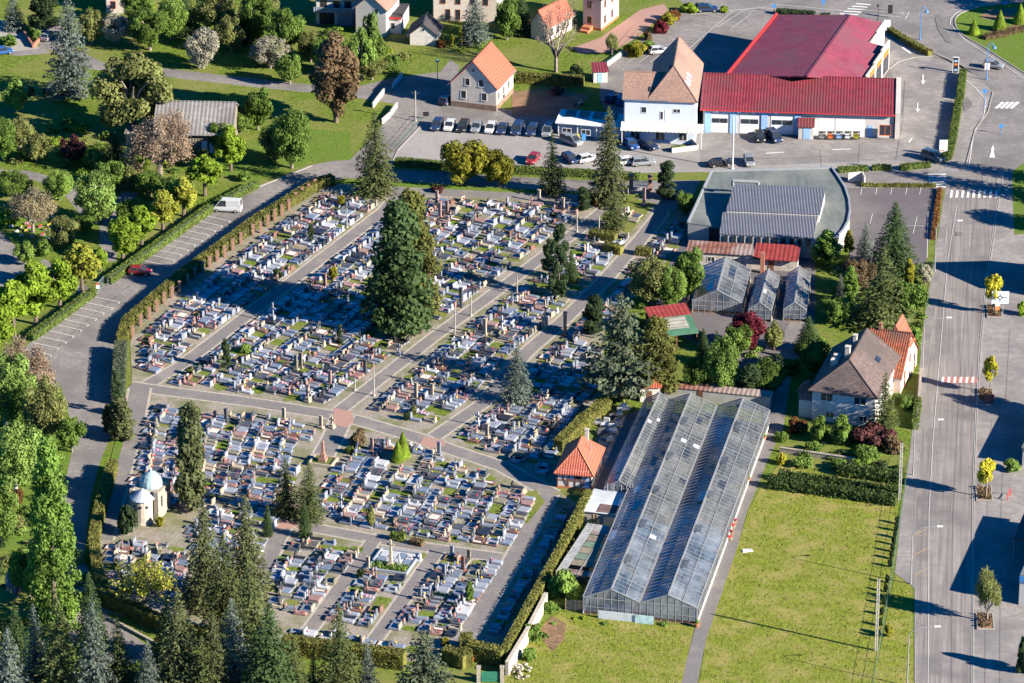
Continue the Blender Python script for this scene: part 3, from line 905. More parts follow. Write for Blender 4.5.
# row of lime trees along the car park road
LT = 'lime trees lining the car park road'
for a in (
    ('lime', 231, 171, 126, 37, 'bright lime tree at the top end of the row by the barn'),
    ('lime', 205, 196, 153, 43, 'bright lime tree level with the white van'),
    ('golden_lime', 184, 216, 175, 38, 'golden lime tree just below the white van'),
    ('golden_lime', 163, 231, 188, 39, 'golden lime tree, third below the white van'),
    ('lime', 142, 246, 203, 38, 'green lime tree up the row from the red car'),
    ('lime', 123, 260, 216, 45, 'dense round lime tree beside the red car'),
    ('lime', 101, 272, 246, 18, 'very small lime tree by the car park gate'),
    ('golden_lime', 82, 292, 241, 48, 'golden lime tree left of the car park gate'),
    ('lime', 60, 308, 256, 45, 'lime tree second left of the car park gate'),
    ('lime', 36, 324, 261, 52, 'lime tree with darker crown near the paved garden path'),
    ('lime', 14, 338, 278, 52, 'lime tree near the left frame edge above the bare budding tree'),
    ('lime', -4, 356, 298, 52, 'lime tree cut by the left frame edge'),
): tree(*a, LT)
for a in (
    ('birch', 97, 224, 164, 54, 'pale weeping birch with a white trunk'),
    ('cream', 33, 232, 188, 50, 'cream budding tree among the small garden graves'),
    ('olive', 63, 248, 214, 40, 'round olive-green tree below the weeping birch'),
    ('broad', 84, 232, 213, 24, 'small green tree under the weeping birch'),
    ('fresh', 25, 264, 241, 24, 'small green tree at the paved path corner'),
    ('broad', 12, 196, 170, 44, 'dark leafy tree below the garden path by the left edge'),
    ('broad', 150, 196, 168, 36, 'dark green tree behind the golden limes'),
    ('olive', 132, 188, 166, 30, 'low olive tree between birch and bare pinkish tree'),
): tree(*a, GA)
# left edge and bottom left wood
WD = 'trees around the lower cemetery corner'
for a in (
    ('birch', 6, 428, 342, 70, 'tall pale green tree on the left frame edge by the car park'),
    ('bare', 27, 404, 340, 64, 'budding bare tree at the end of the car park'),
    ('olive', 45, 444, 372, 52, 'olive green tree on the grass bank beside the road'),
    ('birch', 16, 492, 408, 70, 'light green leafy tree behind the tall thuja'),
    ('fresh', 2, 545, 482, 50, 'green tree at the left frame edge beside the tall thuja'),
    ('tall_thuja', 55, 622, 434, 72, 'very tall bright green thuja beside the road bend'),
    ('rust', 12, 520, 482, 28, 'rusty red leafed tree at the left frame edge'),
    ('lilac', 18, 598, 565, 27, 'small tree with pale lilac blossom on the bank'),
    ('broad', 72, 452, 412, 30, 'small leafy tree at the edge of the grass bank'),
    ('fresh', 30, 600, 540, 40, 'bright leafy tree left of the foot of the tall thuja'),
    ('fir', 18, 690, 606, 48, 'dark fir behind the blue spruces at the left frame edge'),
    ('spruce', 120, 700, 618, 46, 'green spruce beside the lower road, left of the drooping one'),
    ('broad', 78, 690, 640, 44, 'leafy tree filling the gap between corner spruces'),
    ('spruce', 296, 716, 636, 46, 'green spruce between the large dark fir and the hedge'),
    ('blue_spruce', 150, 724, 640, 40, 'blue-grey spruce left of the drooping olive spruce'),
    ('olive_spruce', 216, 720, 612, 44, 'olive spruce squeezed between two darker spruces'),
    ('fir', 168, 660, 600, 36, 'dark fir behind the drooping olive spruce'),
    ('fir', 92, 650, 572, 38, 'dark fir behind the pale blue spruces'),
    ('blue_spruce', 38, 712, 604, 44, 'blue spruce in the corner clump, left of the green one'),
    ('spruce', 62, 722, 598, 72, 'broad green spruce at the front of the corner clump'),
    ('blue_spruce', 97, 732, 600, 54, 'pale silver-blue spruce right of the broad green spruce'),
    ('blue_spruce', 12, 726, 628, 56, 'blue spruce at the bottom left frame corner'),
    ('fresh', 148, 712, 668, 30, 'yellow-green leafy tree cut by the bottom frame'),
    ('sparse', 143, 614, 560, 68, 'young spreading tree with thin yellow-green leaves in the cemetery corner'),
    ('olive_spruce', 181, 712, 586, 68, 'tall drooping olive spruce beside the lower road'),
    ('spruce', 204, 722, 636, 56, 'shorter green spruce in front of the drooping olive spruce'),
    ('olive_yew', 193, 510, 403, 36, 'tall olive-brown cypress behind the domed chapel'),
    ('olive_spruce', 206, 608, 498, 54, 'tall green conifer below the olive-brown cypress'),
    ('olive_spruce', 248, 600, 494, 54, 'tall conifer right of the other tall conifer, by the gravel walk'),
    ('spruce', 226, 640, 536, 58, 'dark spruce in front of the two tall conifers'),
    ('blue_spruce', 234, 710, 598, 52, 'bluish dark spruce at the bottom between larger spruces'),
    ('spruce', 252, 680, 556, 58, 'dark green spruce leaning over the gravel walk'),
    ('fir', 271, 724, 604, 80, 'large dark fir at the bottom beside the low hedge'),
    ('spruce', 340, 710, 604, 58, 'tall green spruce rising in front of the low hedge'),
    ('blue_spruce', 368, 706, 642, 30, 'small blue-grey spruce at the bottom frame edge'),
    ('spruce', 314, 704, 652, 24, 'small yellow-green spruce between two large ones at the bottom'),
    ('cedar', 424, 712, 630, 62, 'pale blue-green pine at the bottom beside the clipped hedge'),
): tree(*a, WD)
# inside the cemetery
CT = 'trees among the graves'
for a in (
    ('full_fir', 399, 331, 204, 84, 'huge dark green conifer in the middle of the cemetery'),
    ('full_olive', 413, 320, 189, 74, 'huge yellow-green conifer grown into the dark one mid cemetery'),
    ('yew', 311, 242, 223, 7, 'small dark clipped cone among the upper graves'),
    ('yew', 340, 344, 324, 7, 'slim dark clipped cone below the huge conifers'),
    ('yew', 226, 370, 338, 11, 'dark columnar yew beside the diagonal cemetery path'),
    ('yew', 559, 297, 222, 22, 'ragged dark columnar conifer, tallest of the broken clump by the path'),
    ('yew', 549, 276, 238, 16, 'short dark conifer left in the broken clump by the path'),
    ('fir', 571, 282, 250, 18, 'lighter drooping conifer right in the broken clump by the path'),
    ('spruce', 614, 229, 184, 30, 'light green open spruce on the lawn near the gate'),
    ('yew', 583, 210, 186, 16, 'dark rounded cypress by the top cemetery path'),
    ('yew', 594, 338, 294, 25, 'very dark twin yew beside the shaded path'),
    ('cedar', 620, 400, 294, 76, 'large blue-grey cedar with spreading branches over the graves'),
    ('full_olive', 656, 396, 316, 60, 'golden-olive conifer right of the large cedar'),
    ('olive', 650, 304, 250, 56, 'olive-grey broad tree above the red-edged shed'),
    ('fresh', 672, 308, 264, 38, 'bright green tree in front of the olive-grey one'),
    ('broad', 688, 300, 242, 36, 'green tree beside the small greenhouses'),
    ('blue_spruce', 517, 403, 342, 36, 'silvery spruce standing alone among the lower graves'),
    ('spruce', 286, 514, 458, 32, 'green spruce by the obelisk square, the more distant of a pair'),
    ('spruce', 310, 521, 461, 36, 'green spruce by the obelisk square, the nearer of a pair'),
    ('fir', 268, 536, 500, 12, 'tiny dark fir beside the gravel crossing'),
    ('fir', 305, 537, 500, 15, 'small dark fir at the corner of the lower path'),
    ('lime_cone', 403, 457, 431, 16, 'bright green clipped conifer by the lower crossing'),
    ('lime_cone', 398, 461, 440, 14, 'smaller bright conifer in front of its clipped neighbour'),
    ('thuja', 470, 602, 580, 11, 'small dark conifer on a grave in the lower corner plot'),
    ('yew', 118, 415, 370, 14, 'dark twin conifer at the cemetery entrance by the car park'),
    ('olive_yew', 122, 440, 396, 28, 'bulky olive conifer beside the cemetery entrance'),
    ('olive_yew', 109, 432, 404, 14, 'slim olive conifer left of the bulky one at the entrance'),
): tree(*a, CT)
for a in (
    ('gold', 341, 206, 192, 10, 'small golden round bush among the upper graves'),
    ('gold', 333, 280, 263, 11, 'yellow-green upright bush in the shaded upper graves'),
    ('olive', 191, 375, 365, 10, 'pale green ball bush at the corner of the diagonal path'),
    ('yew', 407, 420, 408, 9, 'dark olive ball bush in the plot above the crossing'),
    ('olive', 414, 415, 404, 8, 'paler olive ball bush beside the dark one above the crossing'),
    ('olive', 371, 527, 502, 11, 'olive round bush by the long cross path'),
    ('gold', 445, 648, 634, 10, 'golden round clipped bush by the low hedge'),
    ('yew', 361, 578, 566, 11, 'dark clipped bush behind the white walled monument'),
    ('gold', 160, 527, 513, 11, 'round golden bush at the chapel apse'),
    ('yew', 128, 534, 496, 27, 'dark clipped block bush against the chapel apse'),
    ('green_hedge', 350, 453, 445, 13, 'bright green ball bush at the obelisk square corner'),
): bush(*a, 'clipped bushes among the graves', True)
for a in (
    ('bronze', 358, 444, 428, 20, 'rosy bronze shrub bed by the brick crossing'),
    ('yew', 278, 279, 268, 12, 'dark low bush in the shaded upper graves'),
    ('fresh', 246, 352, 343, 14, 'bright green low bush beside the columnar yew'),
    ('copper', 422, 300, 292, 10, 'purple low bush at the foot of the huge conifers'),
    ('fresh', 563, 597, 568, 34, 'bright leafy shrub beside the large greenhouse'),
): bush(*a)
# right hand gardens
RG = 'garden trees behind the hall'
for a in (
    ('thuja', 826, 266, 226, 36, 'yellow-green bushy conifer at the curved end of the hall'),
    ('gold_cone', 849, 257, 228, 14, 'golden columnar conifer at the curved end of the hall'),
    ('blue_spruce', 865, 262, 222, 22, 'silver-blue spruce left of the big dark fir'),
    ('fir', 893, 278, 202, 54, 'big dark green fir by the hall car park'),
    ('bronze', 858, 292, 254, 44, 'brownish twiggy tree in the middle of the garden clump'),
    ('spruce', 882, 324, 248, 66, 'open grey-green spruce in front of the big dark fir'),
    ('gold_cone', 908, 290, 256, 17, 'golden conifer at the road side of the garden clump'),
    ('thuja', 850, 304, 264, 22, 'yellow-green slim conifer left of the grey-green spruce'),
    ('blue_spruce', 840, 306, 274, 15, 'small blue spruce above the house yard'),
    ('blossom', 925, 284, 263, 17, 'small white blossom tree at the roadside fence'),
    ('fresh', 836, 322, 294, 36, 'low green tree behind the red-roofed rear wing'),
    ('broad', 908, 322, 276, 36, 'green tree by the roadside behind the grey-roofed house'),
    ('spruce', 884, 434, 372, 32, 'dark spruce in front of the grey-roofed house'),
    ('wine', 747, 348, 312, 42, 'wine-red tree in front of the small greenhouses'),
    ('olive', 774, 350, 321, 22, 'pale olive tree right of the wine-red tree'),
    ('fir', 703, 362, 328, 19, 'dark green fir beside the red-edged shed'),
    ('fir', 716, 368, 330, 18, 'slim green fir, second from the red-edged shed'),
    ('fresh', 722, 396, 332, 42, 'tall light green conifer-like tree behind the long greenhouse'),
    ('fir', 808, 352, 316, 32, 'dark conifer in the shaded yard behind the grey-roofed house'),
    ('broad', 814, 376, 338, 36, 'dark leafy tree at the back corner of the grey-roofed house'),
    ('broad', 768, 394, 356, 42, 'dark leafy tree at the back end of the greenhouse, drive side'),
    ('yew', 750, 398, 364, 32, 'dark evergreen behind the greenhouse end'),
    ('broad', 698, 394, 354, 38, 'dark tree between the red-edged shed and the greenhouse'),
    ('broad', 738, 354, 322, 30, 'dark tree between the wine-red tree and the slim fir'),
): tree(*a, RG)
for a in (
    ('yellow', 993, 313, 272, 23, 'yellow street tree behind the roundabout direction sign'),
    ('yellow', 990, 393, 354, 20, 'yellow street tree with an advertising panel at its foot'),
    ('yellow', 986, 498, 456, 25, 'wide yellow street tree above the red barrier'),
    ('sparse_olive', 987, 622, 570, 30, 'olive twiggy street tree in the nearest planter'),
): tree(*a, 'street trees in the roadside planters')
for a in ((974, 34, 19, 12, 'smallest clipped cone on the roundabout'), (999.6, 30, 9.5, 15, 'middle clipped cone on the roundabout'), (1020, 23, 3.5, 15, 'clipped cone on the roundabout nearest the frame corner')):
    tree('lime_cone', *a, 'clipped cones on the roundabout')
for a in (
    ('rust', 796, 432, 416, 22, 'rusty brown shrub at the corner of the grey-roofed house'),
    ('broad', 820, 440, 413, 22, 'green shrub below the house wall, next to the rusty one'),
    ('broad', 842, 442, 412, 26, 'large green shrub below the house windows'),
    ('copper', 874, 444, 420, 40, 'wide dark red shrub beside the dark spruce'),
    ('bronze', 892, 452, 434, 20, 'brownish shrub at the roadside below the dark spruce'),
    ('yellow', 782, 464, 452, 13, 'yellow shrub by the drive corner'),
    ('fresh', 802, 466, 456, 22, 'green low shrub right of the yellow one'),
    ('broad', 838, 468, 458, 20, 'dark low shrub between the two conifer hedges'),
    ('broad', 812, 452, 440, 20, 'low green shrub at the edge of the terrace wall'),
    ('broad', 780, 441, 430, 16, 'small green shrub by the drive'),
    ('broad', 864, 460, 446, 36, 'broad green shrub in front of the dark red one'),
    ('fresh', 1012, 470, 458, 18, 'green shrub bed beside the shop with the blue fascia'),
    ('yew', 1024, 672, 636, 22, 'dark evergreen shrub at the lower right frame edge'),
    ('lime', 1022, 315, 300, 12, 'yellow-green shrub at the right frame edge by the forecourt'),
    ('gold', 888, 636, 622, 9, 'small golden shrub at the field fence'),
    ('gold', 637, 56, 40, 24, 'round yellow-green bush in the car park border behind the house'),
    ('fresh', 648, 50, 40, 18, 'green bush beside the round yellow-green one in the car park border'),
    ('wine', 660, 32, 18, 17, 'pinkish red bush in the car park border'),
    ('bronze', 648, 40, 30, 12, 'brownish bush in the car park border'),
    ('gold', 668, 24, 12, 16, 'yellow-green bush up the car park border'),
    ('rust', 674, 20, 8, 14, 'rusty bush up the car park border'),
    ('lime', 690, 12, 2, 20, 'bright bush at the far end of the car park border'),
    ('lime', 724, 12, 5, 10, 'bright bush beside the dark blue parked car'),
    ('gold', 700, 10, 2, 16, 'yellow bush behind the dark blue parked car'),
    ('yew', 575, 80, 64, 18, 'dark round bush behind the farm garden hedge'),
    ('copper', 557, 94, 86, 16, 'pale pink shrub in the bare garden'),
    ('fresh', 338, 32, 26, 12, 'low green bush below the house with dark garage'),
    ('rust', 441, 47, 38, 10, 'brown bush beside the small white gable'),
    ('copper', 437, 192, 184, 13, 'red-brown bush on the grass strip by the top path'),
    ('rust', 596, 204, 190, 16, 'brown shrub under the tall spruce by the gate'),
    ('olive', 378, 192, 182, 18, 'pale green shrub under the dark corner spruce'),
    ('broad', 44, 254, 238, 22, 'dark round shrub by the garden graves'),
    ('lime', 9, 224, 208, 26, 'pale yellow-green shrub at the left frame edge by the garden graves'),
    ('yew', 31, 95, 87, 9, 'first clipped dark ball under the giant blue spruce'),
    ('yew', 46, 96, 88, 9, 'second clipped dark ball under the giant blue spruce'),
    ('broad', 10, 44, 34, 20, 'pale shrub between the two driveway paths'),
    ('broad', 35, 40, 26, 14, 'flowering shrub by the driveway wall'),
    ('lime', 7, 180, 170, 18, 'yellow-green shrub beside the curved garden path'),
    ('broad', 190, 150, 138, 20, 'green shrub beside the barn door'),
    ('olive', 203, 160, 148, 20, 'bright olive shrub below the barn door'),
    ('olive', 100, 165, 152, 22, 'pale olive shrub left of the dark cone'),
    ('broad', 245, 180, 170, 16, 'dark green shrub by the bend of the car park road'),
    ('olive', 262, 112, 98, 22, 'olive shrub beside the garden lane'),
    ('broad', 548, 612, 600, 18, 'green weedy shrub beside the large greenhouse'),
    ('broad', 533, 640, 622, 22, 'weedy shrub along the stone cemetery wall'),
    ('fresh', 528, 660, 646, 16, 'pale weedy shrub at the foot of the stone cemetery wall'),
    ('fresh', 820, 345, 335, 14, 'small round shrub on the yard by the grey-roofed house'),
    ('olive', 800, 352, 342, 12, 'yellowish shrub in the dark yard'),
    ('broad', 760, 380, 364, 30, 'dark shrub in the shaded garden beside the greenhouse'),
    ('broad', 790, 372, 358, 26, 'dark shrub left of the grey-roofed house'),
    ('broad', 922, 300, 284, 14, 'roadside green shrub by the white blossom tree'),
    ('fresh', 916, 345, 325, 14, 'light green roadside shrub behind the red-roofed wing'),
    ('broad', 905, 408, 396, 16, 'green shrub along the road wall of the grey-roofed house'),
): bush(*a)
for i, y in enumerate((524, 531, 538, 545, 552, 559, 567, 583, 592, 604, 615, 626, 637)):
    bush('yew', 898 - (y - 520) * .17, y, y - 11, 6, 'small dark conifer bush in the row along the field fence', 'conifer bushes along the field fence', True)

# ------------------------------------------------------------------ hedges
hedge([(984, 39), (1000, 36), (1014, 32), (1030, 29)], 1.6, .7, 'low mixed shrub bed below the clipped cones on the roundabout', 'bronze', shabby=.2)
hedge([(122, 345), (127, 328), (182, 281), (258, 225), (318, 188), (333, 184)], 1.8, 1.8, 'long olive hedge between the car park road and upper graves')
hedge([(118, 405), (119, 385), (121, 352)], 2.0, 2.2, 'grey-green hedge at the lower end of the pillared fence', 'cedar')
hedge([(113, 470), (101, 512), (94, 545)], 1.6, 2.0, 'clipped golden hedge along the lower car park road')
hedge([(94, 548), (98, 580), (106, 604)], 1.6, 2.0, 'shaded clipped hedge behind the tall thuja')
hedge([(106, 604), (170, 634), (215, 646)], 1.8, 2.2, 'dark clipped hedge above the lower road', 'hedge')
hedge([(283, 652), (345, 660), (405, 668)], 2.0, 2.6, 'clipped hedge behind the bottom spruces')
hedge([(444, 660), (466, 668), (466, 645)], 1.8, 2.2, 'low clipped hedge end beside the green gate')
hedge([(468, 657), (503, 665)], 1.8, 2.6, 'clipped hedge block at the bottom cemetery corner')
hedge([(504, 664), (534, 609), (562, 558), (589, 504)], 1.2, 2.6, 'long clipped hedge sloping beside the greenhouse')
hedge([(558, 452), (583, 428), (607, 410)], 1.7, 2.1, 'thick golden hedge block above the timber-framed lodge', 'hedge')
hedge([(212 + 378, 238), (616, 242)], 1.8, 1.6, 'short clipped hedge by the lawn near the gate')
hedge([(604, 250), (622, 254)], 1.6, 1.5, 'short clipped hedge lower by the path near the gate')
hedge([(636, 254), (652, 256)], 1.6, 1.4, 'short clipped hedge across the shaded path')
hedge([(516, 82), (584, 86)], 1.6, 1.9, 'olive hedge of the farm garden')
hedge([(108, 284), (160, 247), (210, 211.5), (256, 187.5)], 1.5, 1.3, 'fresh green hedge behind the car park fence', 'green_hedge')
hedge([(30, 341), (65, 316), (93, 295)], 1.5, 1.2, 'fresh green hedge below the car park gate', 'green_hedge')
hedge([(396, 164), (440, 168), (520, 173), (600, 177), (640, 180)], 1.5, 1.2, 'green hedge strip below the gravel car park', 'green_hedge')
hedge([(838, 172), (868, 170.5)], 1.2, 0.9, 'low box hedge left of three along the forecourt', 'green_hedge')
hedge([(872, 170), (891, 169.5)], 1.2, 0.9, 'low box hedge in the middle of three along the forecourt', 'green_hedge')
hedge([(900, 170), (930, 167)], 1.2, 1.0, 'low box hedge right of three along the forecourt', 'green_hedge')
hedge([(963, 75), (960, 100)], 1.3, 1.3, 'upper hedge between the forecourt and the roundabout', 'green_hedge')
hedge([(958.5, 104), (953, 140), (948, 160), (940, 161)], 1.3, 1.3, 'lower hedge between the forecourt and the main road', 'green_hedge')
hedge([(889, 32), (910, 45), (930, 56)], 1.2, 1.1, 'brownish low hedge along the shop exit', 'hedge')
hedge([(776, 14), (815, 17)], 1.3, 1.1, 'dark low hedge behind the red-roofed shop', 'yew')
hedge([(820, 18), (830, 18.5)], 1.3, 1.0, 'tiny dark hedge end behind the red-roofed shop', 'yew')
hedge([(861, 186.5), (936, 187)], 0.8, 0.6, 'flowering low hedge along the hall car park', 'hedge')
hedge([(940, 190), (933, 240)], 0.8, 0.6, 'orange-green planting strip along the hall car park', 'rust')
hedge([(838, 474), (902, 483)], 1.4, 1.7, 'dark conifer hedge row at the roadside end below the house', 'row', shabby=.22, leaf=.16)
hedge([(768, 487), (830, 495), (896, 505)], 1.4, 1.6, 'long dark conifer hedge row at the top of the field', 'row', shabby=.22, leaf=.16)
hedge([(778, 480), (838, 488), (900, 497)], 1.3, 1.5, 'second long conifer hedge row behind the one at the field', 'row', shabby=.22, leaf=.16)
hedge([(918, 404), (915, 430)], 1.0, 1.4, 'narrow hedge along the road wall of the grey-roofed house', 'green_hedge')
hedge([(893, 402), (912, 405)], 1.4, 1.4, 'short green hedge at the end wall of the red-roofed wing', 'green_hedge')
# ------------------------------------------------------------------ undergrowth nobody could count
def undergrowth(polys, n, kinds, name, lab, rmin=.5, rmax=1.5):
    C = {k: [] for k in kinds}; N = {k: [] for k in kinds}
    rn = random.Random(name)
    for pp in polys:
        po = [(G(*q).x, G(*q).y) for q in pp]
        x0, x1 = min(x for x, _ in po), max(x for x, _ in po)
        y0, y1 = min(y for _, y in po), max(y for _, y in po)
        area = abs(sum(po[i - 1][0] * po[i][1] - po[i][0] * po[i - 1][1] for i in range(len(po)))) / 2
        m = int(area * n)
        while m:
            q = (rn.uniform(x0, x1), rn.uniform(y0, y1))
            if not inside(q, po): continue
            m -= 1
            k = rn.choice(kinds); r = rn.uniform(rmin, rmax)
            d = _unit(int(70 * r * r) + 20); d[:, 2] = np.abs(d[:, 2])
            C[k].append(np.array([q[0], q[1], 0]) + d * r * np.array([1, 1, .85]) * RNG.uniform(.6, 1.05, (len(d), 1)))
            N[k].append(d + RNG.normal(size=d.shape) * .6)
    V, Mi, ms = [], [], []
    me = None
    mb = MB()
    for i, k in enumerate(kinds):
        if not C[k]: continue
        c, nn = np.vstack(C[k]), np.vstack(N[k])
        q = quad_mesh('tmp', c, nn, RNG.uniform(.1, .22, len(c)), RNG.uniform(.12, .26, len(c)), LM[k])
        co = np.empty(len(q.vertices) * 3, dtype=np.float32); q.vertices.foreach_get('co', co)
        mb.add(co.reshape(-1, 3).tolist(), [(j, j + 1, j + 2, j + 3) for j in range(0, len(q.vertices), 4)], len(ms))
        ms.append(LM[k])
        bpy.data.meshes.remove(q)
    return tag(obj(name, mb, ms), lab, None, None, 'stuff')
undergrowth([[(80, 6), (250, 2), (300, 40), (250, 36), (120, 26), (90, 20)], [(0, 120), (60, 118), (140, 140), (150, 185), (70, 175), (0, 160)], [(140, 156), (215, 160), (225, 176), (190, 200), (140, 190)], [(290, 60), (360, 66), (350, 84), (300, 78)],
             [(300, 10), (318, 30), (400, 46), (408, 60), (320, 56)], [(440, 40), (500, 44), (500, 56), (440, 52)]], .075, ['broad', 'fresh', 'olive', 'fresh', 'lime'], 'garden_undergrowth', 'low bushes and herbs in the gardens', .5, 1.7)
undergrowth([[(-10, 395), (50, 405), (62, 470), (40, 560), (-10, 600)], [(-10, 600), (60, 640), (110, 640), (200, 680), (320, 690), (-10, 700)], [(60, 560), (80, 560), (100, 610), (70, 640)]], .11, ['broad', 'fresh', 'olive', 'fir', 'broad'], 'woodland_undergrowth', 'low bushes under the trees of the corner wood', .6, 2.2)
undergrowth([[(822, 262), (930, 268), (922, 335), (835, 325)], [(690, 330), (745, 345), (800, 360), (760, 395), (690, 398)], [(785, 428), (812, 424), (900, 448), (904, 470), (800, 455)], [(640, 300), (700, 310), (690, 320), (640, 330)], [(640, 395), (625, 415), (612, 410), (630, 392)]], .10, ['broad', 'fresh', 'olive', 'yew', 'broad'], 'garden_bushes', 'dense low bushes in the gardens by the main road', .5, 1.5)
undergrowth([[(524, 648), (548, 604), (560, 606), (562, 616), (545, 640), (530, 668)], [(562, 610), (640, 622), (690, 628), (690, 632), (600, 626), (560, 620)], [(895, 520), (898, 520), (886, 600), (880, 640), (877, 640), (890, 560)]], .12, ['fresh', 'broad', 'lime'], 'weeds', 'weeds along the greenhouse front and the stone wall', .25, .7)
# ================================================================== BUILDINGS
white_wall = mat('white_render', (0.54, 0.51, 0.475), 0.85, 0.1, 0.8, (0.42, 0.39, 0.36), 0.09, .5)
cream_wall = mat('cream_render', (0.58, 0.51, 0.43), 0.85, 0.1, 0.8, (0.46, 0.40, 0.34), .08, .5)
pink_wall = mat('pale_pink_render', (0.62, 0.46, 0.38), 0.85, 0.07, 0.8)
blue_wall = mat('pale_blue_render', (0.50, 0.55, 0.62), 0.85, 0.05, 0.8)
grey_wall = mat('grey_render', (0.36, 0.345, 0.32), 0.9, 0.1, 0.8)
stone = mat('sandstone', (0.33, 0.285, 0.225), 0.9, 0.2, 2.0, bump=.3)
tile_orange = mat('orange_roof_tiles', (0.42, 0.112, 0.068), 0.8, 0.22, 3.0, (0.30, 0.10, 0.06), .08, .4, wave=('X', .8, .25))
tile_red = mat('red_clay_tiles', (0.29, 0.085, 0.045), 0.85, 0.4, 2.0, (0.15, 0.075, 0.055), .18, .5, wave=('X', .8, .35))
tile_brown = mat('brown_roof_tiles', (0.285, 0.175, 0.135), 0.85, 0.25, 2.5, (0.20, 0.13, 0.105), .1, .4, wave=('Z', 1.7, .16))
tile_grey = mat('grey_brown_roof_tiles', (0.13, 0.094, 0.084), 0.85, 0.35, 2.2, (0.085, 0.068, 0.062), .12, .5, wave=('Z', 1.7, .16))
metal_red = mat('red_ribbed_metal_roof', (0.215, 0.032, 0.045), 0.6, 0.22, 0.5, (0.17, 0.045, 0.05), .16, .5, wave=('X', .57, .5))
metal_red2 = mat('dark_red_metal_roof', (0.20, 0.038, 0.06), 0.6, 0.18, 0.4, (0.17, 0.055, 0.07), .16, .5, wave=('Y', .3, .2))
metal_grey = mat('grey_ribbed_metal_roof', (0.15, 0.155, 0.18), 0.45, 0.08, 0.6, wave=('X', .6, .45), metal=.1)
flat_roof = mat('flat_roof_felt', (0.125, 0.14, 0.135), 0.9, 0.2, 0.7, (0.19, 0.20, 0.18), .1, .4, stretch=(0, 1.5, .3))
fibre_roof = mat('weathered_fibre_roof', (0.22, 0.205, 0.20), 0.9, 0.22, 1.0, (0.15, 0.14, 0.135), .14, .5, wave=('X', .42, .35))
rust_roof = mat('rusty_brown_roof', (0.20, 0.085, 0.06), 0.85, 0.35, 0.9, (0.30, 0.24, 0.22), .1, .5, wave=('X', .4, .3))
red_paint = mat('red_painted_sheet', (0.24, 0.04, 0.035), 0.6, 0.2, 1.0, wave=('X', .4, .3))
green_sheet = mat('green_sheet', (0.055, 0.14, 0.085), 0.6, 0.2, 1.0)
glass = mat('window_glass', (0.025, 0.032, 0.042), 0.08, 0.3, 0.6, spec=0.6)
white_trim = mat('white_trim', (0.68, 0.67, 0.64), 0.6, 0.05, 2)
brown_trim = mat('brown_timber', (0.14, 0.062, 0.042), 0.8, 0.2, 3)
grey_metal = mat('grey_metal', (0.32, 0.32, 0.32), 0.5, 0.1, 2, metal=.3)
dark_metal = mat('dark_metal', (0.05, 0.05, 0.055), 0.6, 0.1, 2)
blue_paint = mat('blue_paint', (0.055, 0.22, 0.52), 0.5, 0.08, 2)
pale_blue = mat('pale_blue_paint', (0.26, 0.42, 0.66), 0.6, 0.08, 2)
green_paint = mat('green_paint', (0.03, 0.16, 0.10), 0.5, 0.15, 2)
red_m = mat('red_paint', (0.50, 0.035, 0.03), 0.5, 0.1, 2)
black_m = mat('black_paint', (0.02, 0.02, 0.022), 0.6, 0.1, 2)
orange_m = mat('orange_paint', (0.70, 0.16, 0.03), 0.6, 0.1, 2)
brick = mat('red_brick', (0.33, 0.14, 0.095), 0.9, 0.25, 4.0)
pink_stone = mat('pink_sandstone', (0.30, 0.165, 0.125), 0.9, 0.2, 3.0)
gh_glass = mat('greenhouse_glass', (0.10, 0.135, 0.185), 0.2, 0.4, 1.1, (0.30, 0.32, 0.34), .12, .5, spec=.6, alpha=.66, stretch=(0, 1.8, .25))
gh_glass2 = mat('dusty_greenhouse_glass', (0.095, 0.108, 0.12), 0.3, 0.45, 1.4, (0.19, 0.195, 0.19), .12, .4, spec=.5, alpha=.66, stretch=(0, 1.8, .3))
gh_frame = mat('greenhouse_frame', (0.25, 0.25, 0.25), 0.6, 0.15, 2)
gh_front = mat('clear_greenhouse_glass', (0.075, 0.115, 0.17), 0.18, 0.55, 0.9, (0.22, 0.26, 0.31), .13, .5, spec=.6, alpha=.6, stretch=(0, 1.0, .5))
white_sheet = mat('white_plastic_sheet', (0.60, 0.63, 0.64), 0.5, 0.18, 0.9, (0.42, 0.45, 0.47), .1, .5)
copper_green = mat('pale_metal_dome', (0.34, 0.43, 0.47), 0.5, 0.2, 1.5, (0.26, 0.38, 0.37), .12, .6)
terrac = mat('terracotta', (0.42, 0.15, 0.075), 0.85, 0.2, 4)
timber = mat('weathered_timber', (0.30, 0.22, 0.15), 0.9, 0.25, 2.0, wave=('X', .6, .3))

